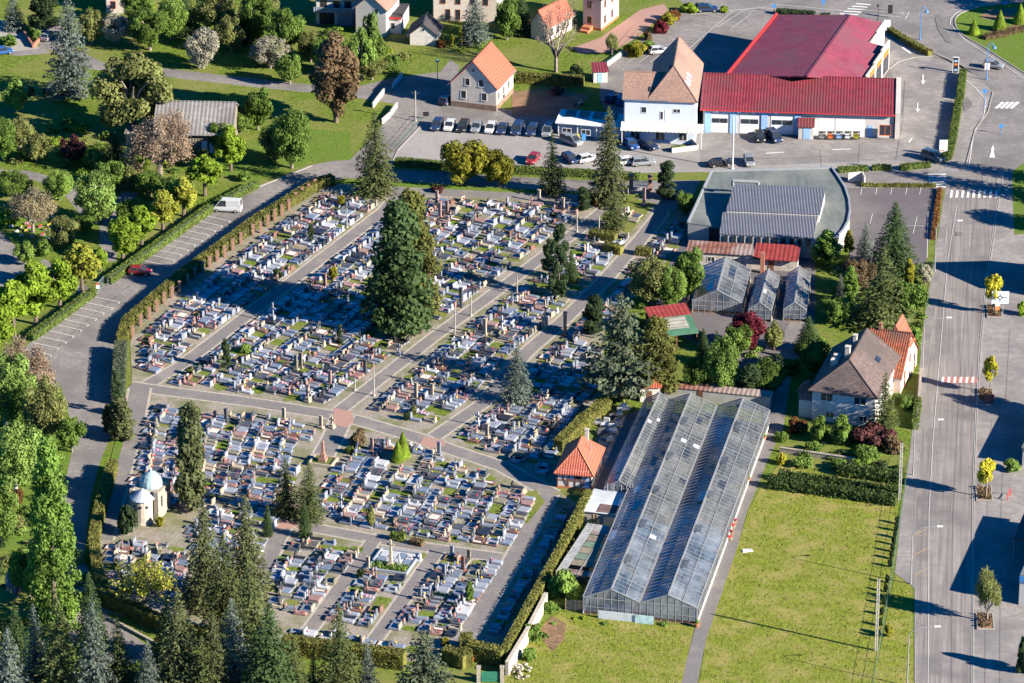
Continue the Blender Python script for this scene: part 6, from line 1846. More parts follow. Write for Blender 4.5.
def blue_lamp(px, py, ty, dx, lab):
    h = height(px, py, ty)
    t = thing('street_lamp', lab, 'street lamp', G(px, py), 0, BL)
    obj('pole', MB().tube((0, 0, 0), (0, 0, 1), .16, .13, 8).tube((0, 0, 1), (0, 0, h - .9), .09, .07, 8), blue_paint, t)
    obj('arm', polyline(MB(), [(0, 0, h - .9), (dx * .15, 0, h - .3), (dx * .5, 0, h), (dx * .85, 0, h - .2), (dx, 0, h - .6)], .06), blue_paint, t)
    obj('lamp_shade', MB().lathe([(.1, h - .6), (.3, h - .8), (.42, h - 1.05), (.05, h - 1.06)], dx, 0, 10), blue_paint, t)
blue_lamp(920, 40, 7, 1.1, 'blue swan-necked lamp on the pavement beside the shop exit')
blue_lamp(986.5, 80, 43, 1.2, 'blue swan-necked lamp beside the car on the roundabout')
def pole(px, py, ty, r, m, name, lab, cat, cap=None, group=None):
    h = height(px, py, ty)
    p = G(px, py)
    t = thing(name, lab, cat, p, 0, group)
    obj('shaft', MB().tube((0, 0, 0), (0, 0, h), r, r * .7, 8), m, t)
    obj('base', MB().lathe([(r * 2.2, 0), (r * 2.2, .15), (r * 1.1, .3)], k=8), m, t)
    if cap == 'arm': obj('crossarm', MB().box(-.7, -.06, h - .5, .7, .06, h - .38).tube((-.6, 0, h - .38), (-.6, 0, h - .15), .05).tube((.6, 0, h - .38), (.6, 0, h - .15), .05), dark_metal, t)
    if cap == 'lamp': obj('lamp_shade', MB().lathe([(.08, h), (.4, h + .1), (.3, h + .45), (.05, h + .6)], k=8), m, t)
    if cap == 'sign': obj('sign_plate', MB().box(-.35, -.08, h - .75, .35, -.04, h), blue_paint, t)
    return t, h
pole(732.5, 169, 116, .17, mat('white_mast', (.62, .6, .56)), 'mast', 'tall white mast in front of the garage building', 'mast')
pole(415.5, 121, 91, .15, concrete, 'utility_pole', 'concrete utility pole at the lane junction', 'utility pole', 'arm')
pole(437.5, 85, 62, .09, mat('teal_paint', (.08, .2, .25)), 'lamp_post', 'teal lamp post by the lane near the orange-roofed house', 'lamp post', 'lamp')
pole(502, 33, 16, .09, mat('teal_paint', (.08, .2, .25)), 'lamp_post', 'lamp post behind the orange-roofed house', 'lamp post', 'lamp')
for x, y, ty, lab in ((899.5, 501, 443, 'lattice concrete pole at the corner of the conifer hedge'), (876, 651, 579, 'lattice concrete pole at the lower field fence')):
    h = height(x, y, ty)
    t = thing('utility_pole', lab, 'utility pole', G(x, y), R(10), 'lattice poles along the field')
    mb = MB().box(-.22, -.08, 0, -.08, .08, h).box(.08, -.08, 0, .22, .08, h)
    for k in range(int(h / .8)): mb.box(-.08, -.06, .5 + k * .8, .08, .06, .62 + k * .8)
    obj('shaft', mb, concrete, t); obj('insulator', MB().tube((0, 0, h), (0, 0, h + .3), .06), dark_metal, t)
pole(984, 107, 89, .05, blue_paint, 'road_sign', 'thin blue sign post by the pavement near the zebra crossing', 'road sign', 'sign')
pole(1001, 134, 124, .05, blue_paint, 'road_sign', 'blue arrow sign on the traffic island', 'road sign', 'sign')
pole(823, 14, 0, .05, blue_paint, 'road_sign', 'blue sign post on the far road', 'road sign', 'sign')
pole(774, 12, 4, .07, dark_metal, 'road_sign', 'dark round sign by the far shop corner', 'road sign', 'sign')
pole(878, 20, 7, .08, dark_metal, 'lamp_post', 'dark post by the far shop corner', 'lamp post', 'lamp')
pole(1005, 5, 1, .05, white_trim, 'road_sign', 'white sign on the far side of the roundabout', 'road sign', 'sign')
def board(px, py, ty, w, name, lab, cat, m_panel, legs=0.0, rz=0, thick=.18):
    h = height(px, py, ty)
    p = G(px, py)
    t = thing(name, lab, cat, p, rz)
    z0 = legs
    pn = obj('panel', MB().box(-w / 2, -thick / 2, z0, w / 2, thick / 2, h), m_panel, t)
    for s_ in (-1, 1): obj('post', MB().box(s_ * w * .32 - .05, thick / 2 + .003, 0, s_ * w * .32 + .05, thick / 2 + .1, h - .1), grey_metal, t)
    return t, h, pn
t, h, pn = board(955.5, 72.5, 57.5, .95, 'totem_sign', 'dark price totem with white frame by the forecourt entrance', 'sign', black_m)
obj('panel_frame', MB().box(-.6, -.08, 0, -.476, .08, h + .06).box(.476, -.08, 0, .6, .08, h + .06).box(-.6, -.08, h + .004, .6, .08, h + .12), white_trim, t)
for z, m_ in ((.35, pale_blue), (1.5, orange_m), (2.2, pale_blue)): obj('sign_field', MB().box(-.3, -.13, z, .3, -.092, z + .4), m_, t)
t, h, pn = board(943, 157, 140, 1.5, 'totem_sign', 'white totem with a thin red stripe beside the forecourt hedge', 'sign', white_trim)
obj('stripe', MB().box(-.7, -.13, h * .38, .2, -.092, h * .38 + .12), red_m, t)
board(890, 18, 5, .9, 'totem_sign', 'dark sign by the far corner of the store', 'sign', black_m, 1.0)
board(887, 30, 20, 1.3, 'notice_board', 'white board behind the store at the shop exit', 'sign', white_trim)
board(989, 404, 394.5, 1.5, 'advertising_panel', 'advertising panel at the foot of the yellow street tree', 'sign', mat('poster_paper', (.5, .42, .2), .6, .5, 1.5, (.25, .03, .03), .2, .8), .3)
board(426, 119, 112, 1.1, 'notice_board', 'small dark notice board at the gravel car park entrance', 'sign', black_m, .6)
board(987, 72, 63, 1.0, 'notice_board', 'white and red poster sign under the blue lamp at the roundabout', 'sign', mat('pale_poster', (.65, .5, .45), .6, .3, 2), .5)
# roundabout direction sign
p = G(999.5, 316)
t = thing('direction_sign', 'white direction sign with black roundabout symbol on two posts', 'road sign', p, 0)
hs = height(999.5, 316, 291.5); hb_ = height(999.5, 316, 303.5)
pn = obj('panel', MB().box(-1.45, -.06, hb_, 1.45, .06, hs), mat('sign_white', (.62, .68, .74)), t)
sy = MB(); cz = (hs + hb_) / 2
for k in range(12):
    a, b_ = k * math.pi / 6, (k + 1) * math.pi / 6
    sy.beam((.3 * math.cos(a), -.075, cz + .3 * math.sin(a)), (.3 * math.cos(b_), -.075, cz + .3 * math.sin(b_)), .03, .14)
for a, l in ((math.pi / 2, .75), (math.pi / 2, -.75), (0, .7), (math.pi, .7)):
    sy.beam((.34 * math.cos(a) * (1 if l > 0 else -1), -.075, cz + .34 * math.sin(a) * (1 if l > 0 else -1)), (abs(l) * math.cos(a) * (1 if l > 0 else -1), -.075, cz + abs(l) * math.sin(a) * (1 if l > 0 else -1)), .03, .13)
sy.box(.75, -.09, cz - .06, 1.2, -.062, cz + .06).box(-1.2, -.09, cz - .06, -.75, -.062, cz + .06)
obj('symbol', sy, black_m, pn)
for x in (-.55, .55): obj('post', MB().box(x - .06, .063, 0, x + .06, .18, hs - .1), grey_metal, t)
p = G(997, 313)
t = thing('warning_sign', 'small white and orange keep-right signs below the direction sign', 'road sign', p, R(15))
obj('post', MB().tube((0, 0, 0), (0, 0, 2.2), .05), grey_metal, t)
obj('panel', MB().box(-.4, -.08, 1.3, .4, -.04, 2.2), white_trim, t); obj('lower_panel', MB().box(-.4, -.09, .4, .4, -.05, 1.2), orange_m, t)
# red barrier at the right edge
p = G(1009, 498)
t = thing('barrier', 'red arched barrier at the right frame edge', 'barrier', p, R(70))
obj('rail', polyline(MB(), [(-1, 0, 0), (-1, 0, .9), (-.6, 0, 1.3), (.6, 0, 1.3), (1, 0, .9), (1, 0, 0)], .06), red_m, t); obj('crossbar', MB().box(-1, -.03, .6, 1, .03, .7), red_m, t)
# planters (kerbed beds) of the street trees
for x, y, lab in ((985, 622, 'nearest planter'), (984, 494, 'planter by the barrier'), (985.5, 396, 'planter by the advertising panel'), (994, 312, 'planter below the direction sign')):
    p = G(x, y)
    t = thing('planter', 'kerbed roadside bed of dry plants, ' + lab, 'planter', (p.x, p.y, .001 * LEVEL[0]), R(-3))
    obj('kerb_frame', MB().box(-1.3, -2.6, 0, 1.3, -2.4, .16).box(-1.3, 2.4, 0, 1.3, 2.6, .16).box(-1.3, -2.398, 0, -1.12, 2.398, .16).box(1.12, -2.398, 0, 1.3, 2.398, .16), concrete, t)
    obj('earth', MB().box(-1.11, -2.39, 0, 1.11, 2.39, .1), soil, t)
    c = np.column_stack([RNG.uniform(-1, 1, 160), RNG.uniform(-2.2, 2.2, 160), RNG.uniform(.1, .6, 160)])
    link('plants', quad_mesh('plants', c, RNG.normal(size=c.shape) + np.array([0, 0, .6]), .16, .2, LM['bronze']), t)
# ------------------------------------------------------------------ fences, gates, walls
def fence(name, lab, pix, h, m, step=4.0, rail=True, mesh_m=None, z0=0, world=None):
    P = [G(*p) for p in pix]
    t = thing(name, lab, 'fence', P[0])
    o = P[0]
    pm_ = MB().box(-.04, -.04, 0, .04, .04, h).mesh('post', m)
    for a, b_ in zip(P, P[1:]):
        a, b_ = a - o, b_ - o
        n = max(1, int((b_ - a).length / step))
        for k in range(n):
            q = a.lerp(b_, k / n)
            link('post', pm_, t, (q.x, q.y, 0))
    rb_ = MB()
    for a, b_ in zip(P, P[1:]):
        a, b_ = a - o, b_ - o
        for z in (np.linspace(.2, h - .05, 3)):
            rb_.beam((a.x, a.y, z), (b_.x, b_.y, z), .015, .03)
    obj('mesh_panel', rb_, m, t)
    return t
fence('wire_fence', 'green wire fence along the field and main road', [(873, 690), (884, 625), (893, 570), (901, 515), (909, 462)], 1.6, mat('green_wire', (.10, .19, .14), .6))
fence('wire_fence', 'grey wire fence in front of the lime tree hedge', [(108, 286), (160, 250), (210, 213.5), (256, 189.5)], 1.5, mat('blue_grey_wire', (.16, .2, .22), .6))
fence('wire_fence', 'grey wire fence below the car park gate', [(35, 340.5), (67, 316), (92, 298)], 1.3, mat('blue_grey_wire', (.16, .2, .22), .6))
fence('wire_fence', 'pale roadside fence along the garden clump', [(921, 350), (929, 295), (935, 262)], 1.5, grey_metal)
fence('wire_fence', 'dark fence along the lane above the cemetery', [(395, 171), (520, 180), (610, 184)], 1.6, dark_metal)
fence('wire_fence', 'green fence along the lane beside the gravel car park', [(421, 120), (396, 149)], 1.2, green_paint)
fence('wire_fence', 'green fence at the back of the pink house garden', [(590, 78), (622, 56), (645, 30)], 1.4, green_paint)
def low_wall(lab, pix, h, m, w=.25, name='garden_wall', cap=None):
    P = [G(*p) for p in pix]
    t = thing(name, lab, 'wall', P[0])
    mb, cb = MB(), MB()
    for a, b_ in zip(P, P[1:]):
        a, b_ = a - P[0], b_ - P[0]
        mb.beam((a.x, a.y, h / 2), (b_.x, b_.y, h / 2), w, h); cb.beam((a.x, a.y, h + .05), (b_.x, b_.y, h + .05), w + .1, .09)
    obj('masonry', mb, m, t); obj('coping', cb, cap or m, t)
    return t
low_wall('low white wall with gate pillars left of the lane junction', [(373, 108), (378, 101), (385, 92)], .9, white_wall)
low_wall('low white wall below the first one at the lane junction', [(382, 124), (390, 117), (397, 107)], .9, white_wall)
low_wall('short white wall across the shaded grass at the lane', [(392.5, 88.5), (402, 77)], .9, white_wall)
low_wall('brick edged wall beside the pale driveway path', [(24, 34), (33, 48), (41, 40)], .7, brick)
low_wall('stone wall below the long clipped hedge', [(507, 676), (528, 641), (546, 606)], 2.2, mat('pale_stone_wall', (.42, .37, .30), .9, .2, 2), .5)
low_wall('pale wall closing the gravel car park border', [(605, 68), (624, 54)], .8, white_wall)
low_wall('retaining wall in the terraced garden below the house', [(780, 452), (855, 463)], .8, stone, .4)
low_wall('low wall between the road and the grey-roofed house', [(921, 375), (917, 425)], 1.2, stone, .3)
low_wall('low stone kerb wall at the end of the lower road', [(112, 621), (160, 647)], .35, stone, .3)
# pillared fence on the car park side
PIL = [(133, 338), (141, 326), (149.5, 319), (157, 312), (164.5, 304), (172.5, 298), (180, 292), (188, 286), (195, 279), (203, 273), (210, 267.5), (217.5, 262), (225, 257), (233, 250.5), (241, 244), (253.5, 235.5), (261, 233), (268, 226.5), (275, 221),
       (282, 216), (289, 210.5), (296, 203.5), (302.5, 199), (309, 195), (315, 190), (325.5, 186)]
o = G(*PIL[0])
t = thing('pillared_fence', 'cemetery boundary fence with evenly spaced pink sandstone pillars', 'fence', o)
rl = MB()
for i, q in enumerate(PIL):
    p = G(*q) - o
    obj('pillar', MB().box(p.x - .22, p.y - .22, 0, p.x + .22, p.y + .22, 2.0).box(p.x - .27, p.y - .27, 2.003, p.x + .27, p.y + .27, 2.12), pink_stone, t)
    if i:
        a = G(*PIL[i - 1]) - o
        for z in (.5, 1.5): rl.beam((a.x, a.y, z), (p.x, p.y, z), .05, .06)
obj('railing', rl, dark_metal, t)
# cemetery gate at the top: pink pillars with white barred gate
o = G(630, 189)
t = thing('cemetery_gate', 'white barred gate between pink stone pillars at the cemetery top', 'gate', o)
for x, y in ((631, 190), (650, 191)):
    p = G(x, y) - o
    obj('pillar', MB().box(p.x - .35, p.y - .35, 0, p.x + .35, p.y + .35, 2.8).box(p.x - .45, p.y - .45, 2.803, p.x + .45, p.y + .45, 3.05), pink_stone, t)
a, b_ = G(633, 190) - o, G(648.5, 191) - o
gt = MB()
for k in range(16):
    q = a.lerp(b_, k / 15); gt.box(q.x - .04, q.y - .04, .15, q.x + .04, q.y + .04, 1.9)
for z in (.2, 1.0, 1.85): gt.beam((a.x, a.y, z), (b_.x, b_.y, z), .06, .1)
obj('gate_leaf', gt, white_trim, t)
# car park gate (pair of dark leaves with red and white notice)
o = G(97, 293)
t = thing('metal_gate', 'blue-grey metal gate with small red and white notice by the lime trees', 'gate', o)
q = G(104, 285) - o
gt = MB()
for k in range(10):
    r_ = q * (k / 9); gt.box(r_.x - .03, r_.y - .03, .05, r_.x + .03, r_.y + .03, 1.7)
gt.beam((0, 0, 1.65), (q.x, q.y, 1.65), .06, .08).beam((0, 0, .15), (q.x, q.y, .15), .06, .08)
obj('gate_leaf', gt, mat('blue_grey_wire', (.16, .2, .22)), t); obj('notice', MB().box(-.1, -.2, .9, .5, -.14, 1.6), white_trim, t); obj('notice_band', MB().box(-.1, -.21, 1.605, .5, -.14, 1.85), red_m, t)
# green gate at the bottom hedge
o = G(480, 682)
t = thing('green_gate', 'green wooden gate between stone pillars at the bottom hedge', 'gate', o)
q = G(490, 683) - o
obj('gate_leaf', MB().box(.2, -.06, .1, 2.9, .06, 1.7).box(.2, -.1, .5, 2.9, -.062, .62).box(.2, -.1, 1.3, 2.9, -.062, 1.42), green_paint, t)
for x in (-.2, 3.2): obj('pillar', MB().box(x - .28, -.28, 0, x + .28, .28, 2.4).box(x - .34, -.34, 2.403, x + .34, .34, 2.6), stone, t)
p = G(478, 661)
t = thing('litter_bin_frame', 'orange-red metal bin frame above the green gate', 'bin', p)
obj('frame', MB().box(-.8, -.4, .6, .8, .4, .7).box(-.75, -.35, 0, -.65, .35, .6).box(.65, -.35, 0, .75, .35, .6).box(-.8, .3, .702, .8, .4, 1.3), orange_m, t); obj('liner', MB().box(-.5, -.3, .05, .5, .25, .595), dark_metal, t)
# rubble heap below the wall
p = G(520, 672)
t = thing('rubble_heap', 'heap of grey stones and white scraps under the stone wall', 'rubble heap', p)
mb = MB()
for k in range(60):
    a, r_ = random.uniform(0, 6.28), random.uniform(0, 1.7)
    s_ = random.uniform(.1, .28); z = max(0, .8 - r_ * .35) * random.random()
    mb.ball((r_ * math.cos(a) * 1.0, r_ * math.sin(a) * 1.8, z + s_ * .4), s_, 5, random.choice((0, 0, 0, 0, 1)), .7)
obj('stones', mb, [stone, mat('pale_rubble', (.42, .41, .39))], t)
# posts standing along the cemetery paths (water posts and lamps)
for x, y, ty, lab in ((374, 396, 362, 'tall concrete post beside the middle diagonal path'), (471, 316, 294, 'post with globe by the middle diagonal path, upper end'), (455, 334, 308, 'slim post by the middle diagonal path near the conifers'),
                      (347, 228, 208, 'slim post by the first diagonal path'), (577, 232, 211, 'slim post under the tall spruce'), (517, 294, 276, 'stone post with yellow plant at the path'),
                      (599, 232, 216, 'dark post beside the lawn near the gate'), (355, 390, 378, 'short pink post at the path verge'), (628, 194, 182, 'grey post near the gate')):
    pole(x, y, ty, .13, concrete, 'path_post', lab, 'post', None)
# stored gravestones in the mason's yard behind the lodge
rn = random.Random(4)
YC = {'pale granite': (.46, .45, .43), 'dark granite': (.075, .077, .085), 'grey granite': (.3, .3, .31), 'white marble': (.64, .63, .61)}
for k, (x, y, c_, lab) in enumerate(((598, 424, 'grey granite', 'grey slab lying nearest the golden hedge block'), (606, 426, 'white marble', 'white slab stored in the middle of the mason yard'), (612, 420, 'dark granite', 'dark slab at the back of the mason yard'), (619, 416, 'pale granite', 'pale stone at the top of the mason yard'),
                                     (602, 434, 'dark granite', 'dark slab in front of the white one in the mason yard'), (612, 432, 'pale granite', 'pale slab leaning beside the narrow greenhouse'), (618, 426, 'grey granite', 'grey block by the narrow greenhouse wall'), (610, 441, 'grey granite', 'grey stone stack near the lodge gable'), (624, 410, 'white marble', 'white stone by the tiny orange-roofed shed'))):
    p = G(x, y)
    t = thing('stored_gravestone', lab, 'gravestone', (p.x, p.y, .001 * LEVEL[0]), rn.uniform(-.4, .4), 'gravestones stored in the mason yard')
    m_ = mat('yard_' + c_.replace(' ', '_'), YC[c_], .4, .15, 4)
    w_, d_ = rn.uniform(.6, 1.1), rn.uniform(.4, .8)
    obj('pallet', MB().box(-w_, -d_, 0, w_, d_, .14), timber, t)
    obj('stone', MB().box(-w_ * .9, -d_ * .85, .143, w_ * .9, d_ * .85, .4).box(-w_ * .6, d_ * .3, .403, w_ * .6, d_ * .6, rn.uniform(.8, 1.4)), m_, t)
# ================================================================== GRAVES
GM = dict(grey=mat('grey_granite', (.19, .21, .25), .3, .18, 6, rnd=.16, spec=.5), pale=mat('pale_granite', (.27, .29, .33), .3, .14, 6, rnd=.15, spec=.5), white=mat('white_marble', (.43, .44, .46), .4, .08, 3, rnd=.06),  # grey, pale and blue stones: reflected sky put into the colour as blue tint
          dark=mat('dark_granite', (.075, .077, .085), .2, .25, 6, rnd=.3, spec=.6), black=mat('polished_black_granite', (.025, .026, .03), .14, .25, 6, spec=.6), blue=mat('sky_tinted_granite', (.16, .195, .26), .22, .2, 6, rnd=.16, spec=.6),
          pink=mat('pink_granite', (.29, .18, .155), .35, .2, 6, rnd=.16, spec=.5), brown=mat('brown_granite', (.20, .105, .08), .25, .25, 6, rnd=.2, spec=.5), sand=mat('weathered_stone', (.34, .28, .21), .9, .25, 3, rnd=.18), mossy=mat('mossy_stone', (.20, .185, .14), .95, .3, 3, rnd=.2))
FL = dict(yellow=mat('yellow_flowers', (.62, .46, .03), .8, .3, 8), red=mat('red_flowers', (.48, .03, .04), .8, .3, 8), pink=mat('pink_flowers', (.58, .20, .30), .8, .3, 8), white=mat('white_flowers', (.68, .66, .60), .8, .2, 8), purple=mat('purple_flowers', (.26, .11, .36), .8, .3, 8),
          orange=mat('orange_flowers', (.62, .22, .03), .8, .3, 8), green=LM['broad'])
bed = mat('grave_bed', (.17, .125, .085), .95, .35, 4, (.10, .13, .03), .2, 1.2)
pebble = mat('white_pebbles', (.55, .52, .47), .9, .25, 6)
CW = dict(grey='grey granite', pale='pale granite', white='white marble', dark='dark granite', black='polished black', blue='sky-tinted granite', pink='pink granite', brown='brown granite', sand='weathered stone', mossy='mossy stone')

def grave_parts(style, w, stone_c, fl, seed, L=2.05):
    """head end at +x; x from -L/2 to L/2; returns {part: (mb, material)}"""
    rn = random.Random(seed)
    h = L / 2
    P = {}
    m = GM[stone_c]
    hs = MB(); hh = rn.uniform(.6, 1.15)
    if style == 'slab':
        P['base'] = (MB().box(-h, -w / 2, 0, h, w / 2, .16), GM['pale'] if stone_c in ('dark', 'black', 'blue') else m)
        P['slab'] = (MB().box(-h + .08, -w / 2 + .08, .163, h - .3, w / 2 - .08, .3, bev=.03), m)
    elif style == 'raised':
        P['base'] = (MB().box(-h, -w / 2, 0, h, w / 2, .12), GM['pale'])
        P['slab'] = (MB().box(-h + .05, -w / 2 + .05, .123, h - .3, w / 2 - .05, .46, bev=.05), m)
    elif style == 'garden':
        k = MB().box(-h, -w / 2, 0, h, -w / 2 + .14, .24).box(-h, w / 2 - .14, 0, h, w / 2, .24).box(-h, -w / 2 + .141, 0, -h + .14, w / 2 - .141, .24).box(h - .3, -w / 2 + .141, 0, h, w / 2 - .141, .24)
        P['kerb'] = (k, m)
        P['bed'] = (MB().box(-h + .141, -w / 2 + .141, 0, h - .301, w / 2 - .141, .15), bed if rn.random() < .6 else pebble)
    elif style == 'open':
        P['kerb'] = (MB().box(-h, -w / 2, 0, h, -w / 2 + .12, .2).box(-h, w / 2 - .12, 0, h, w / 2, .2).box(-h, -w / 2 + .121, 0, -h + .12, w / 2 - .121, .2).box(h - .3, -w / 2 + .121, 0, h, w / 2 - .121, .2), m)
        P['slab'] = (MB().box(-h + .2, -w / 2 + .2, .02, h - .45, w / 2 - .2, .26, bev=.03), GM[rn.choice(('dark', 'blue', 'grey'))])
    x0, x1 = h - .28, h - .06
    top = rn.choice(('flat', 'arch', 'slant', 'cross', 'flat', 'shoulder')) if style != 'cross' else 'cross'
    ww = w * rn.uniform(.55, .85) / 2
    if top == 'cross':
        hs.box(x0, -.32, .0, x1 + .04, .32, .5); hs.box(x0 + .05, -.09, .5, x1, .09, 1.5).box(x0 + .05, -.36, 1.02, x1, -.091, 1.2).box(x0 + .05, .091, 1.02, x1, .36, 1.2)
    else:
        pts = {'flat': [(-ww, 0), (ww, 0), (ww, hh), (-ww, hh)], 'slant': [(-ww, 0), (ww, 0), (ww, hh), (-ww, hh * .72)],
               'arch': [(-ww, 0), (ww, 0), (ww, hh * .75), (ww * .7, hh * .95), (0, hh * 1.03), (-ww * .7, hh * .95), (-ww, hh * .75)],
               'shoulder': [(-ww, 0), (ww, 0), (ww, hh * .7), (ww * .5, hh * .78), (ww * .5, hh * 1.15), (-ww * .5, hh * 1.15), (-ww * .5, hh * .78), (-ww, hh * .7)]}[top]
        hs.prism_x([(y, z + .1) for y, z in pts], x0, x1)
    P['headstone'] = (hs, m if rn.random() < .7 else GM[rn.choice(('grey', 'pink', 'sand', 'dark'))])
    if fl:
        z = .3 if style in ('slab', 'open') else .46 if style == 'raised' else .16
        fm, pm = MB(), MB()
        n = 1 if style != 'garden' else 6
        for k in range(n):
            if style == 'garden':
                c = (rn.uniform(-h + .35, h - .5), rn.uniform(-w / 2 + .3, w / 2 - .3))
            else:
                c = (rn.choice((h - .5, h - .55, -h + .45)), rn.uniform(-w / 2 + .3, w / 2 - .3))
                pm.lathe([(.1, z), (.14, z + .2)], c[0], c[1], 6)
            r_ = rn.uniform(.10, .17)
            fm.ball((c[0], c[1], z + (.28 if style != 'garden' else .12)), r_, 6)
        P['flowers'] = (fm, FL[fl])
        if pm.v: P['flower_pot'] = (pm, terrac)
    return P

STY = dict(slab='slab grave', raised='raised grave', garden='garden grave', open='kerbed grave', cross='grave')
rg = random.Random(5)
PROTOS = []
specs = []
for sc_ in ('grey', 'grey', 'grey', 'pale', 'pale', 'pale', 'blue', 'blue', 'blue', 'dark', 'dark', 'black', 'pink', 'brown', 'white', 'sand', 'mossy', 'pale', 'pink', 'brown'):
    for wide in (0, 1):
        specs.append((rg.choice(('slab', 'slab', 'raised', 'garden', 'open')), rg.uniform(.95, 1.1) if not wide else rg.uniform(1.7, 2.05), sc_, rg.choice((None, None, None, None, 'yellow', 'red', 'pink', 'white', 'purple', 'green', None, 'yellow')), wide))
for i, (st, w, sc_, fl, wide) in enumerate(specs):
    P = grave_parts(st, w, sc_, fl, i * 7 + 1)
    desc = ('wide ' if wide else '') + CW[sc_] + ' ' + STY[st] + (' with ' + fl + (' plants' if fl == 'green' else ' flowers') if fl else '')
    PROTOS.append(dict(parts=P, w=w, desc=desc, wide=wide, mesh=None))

EXCL = []   # circles kept clear: (x, y, r)
def excl(px, py, r): EXCL.append((G(px, py).x, G(px, py).y, r))
for a in ((322, 456, 4.8), (395, 566, 0), (398, 331, 3.5), (412, 323, 2.5), (559, 292, 2.2), (622, 398, 3), (517, 402, 1.6), (191, 518, 2), (206, 606, 3), (248, 598, 3), (228, 640, 3), (152, 520, 4.5), (287, 514, 1.8), (309, 518, 2),
          (268, 536, 1), (305, 536, 1.2), (400, 459, 2.2), (650, 304, 4), (672, 308, 3), (594, 338, 2), (614, 228, 3.5), (226, 370, 1), (583, 210, 1.2), (181, 640, 3), (143, 614, 1.2), (550, 276, 1.5), (571, 282, 1.5), (358, 440, 2.4), (654, 388, 4)):
    excl(*a)
BLOCKS = [
    # name phrase, outline (pixels), frame angle (deg), grass chance
    ('U1', 'beside the pillared fence', [(137, 372), (140, 337), (192, 290), (263, 236), (322, 195), (386, 196), (374, 209), (288, 275), (204, 338), (152, 379)], 28, .10),
    ('U2', 'around the huge conifers', [(166, 385), (228, 341), (312, 277), (395, 212), (408, 197), (585, 205), (580, 213), (501, 275), (419, 335), (334, 399), (322, 405), (258, 396)], 28, .16),
    ('U3', 'by the silvery spruce', [(366, 410), (442, 346), (523, 286), (602, 226), (616, 209), (648, 211), (641, 224), (596, 278), (548, 322), (513, 352), (466, 403), (430, 427)], 25, .16),
    ('U4', 'near the large cedar', [(452, 440), (496, 408), (541, 356), (576, 325), (612, 288), (652, 242), (668, 224), (690, 222), (680, 248), (634, 290), (604, 330), (600, 385), (565, 430), (548, 478), (508, 462)], 24, .14),
    ('L1', 'behind the chapel', [(156, 405), (255, 415), (318, 427), (306, 455), (284, 512), (262, 555), (235, 590), (200, 585), (190, 545), (178, 505), (170, 485), (135, 478), (144, 425)], 22, .12),
    ('L2', 'beside the obelisk', [(352, 430), (428, 450), (498, 477), (538, 497), (511, 549), (440, 541), (375, 531), (318, 520), (303, 512), (326, 480), (340, 455)], 22, .14),
    ('L3', 'by two small spruces', [(301, 534), (366, 546), (306, 622), (272, 612), (262, 590), (276, 560)], 17, .12),
    ('L4', 'by the walled monument', [(381, 547), (428, 555), (370, 628), (321, 622)], 17, .12),
    ('L5', 'by the bottom hedge', [(444, 556), (505, 563), (457, 638), (386, 630)], 17, .10),
    ('L6', 'along the long hedge', [(522, 563), (556, 508), (580, 508), (560, 545), (506, 638), (476, 640)], 17, .06),
    ('L7', 'below the chapel apse', [(102, 548), (128, 541), (180, 545), (190, 560), (182, 600), (110, 592)], 17, .2),
    ('L8', 'behind the bottom spruces', [(290, 628), (452, 646), (450, 656), (287, 640)], 17, .3),
    ('L9', 'at the chapel wall', [(150, 470), (176, 470), (186, 500), (176, 510), (132, 500), (128, 480)], 17, .1),
]
def wpoly(pp): return [(G(*q).x, G(*q).y) for q in pp]
GR = []      # (px, py, x, y, rot, proto index, block, row, k)
TURF = []    # grass gaps
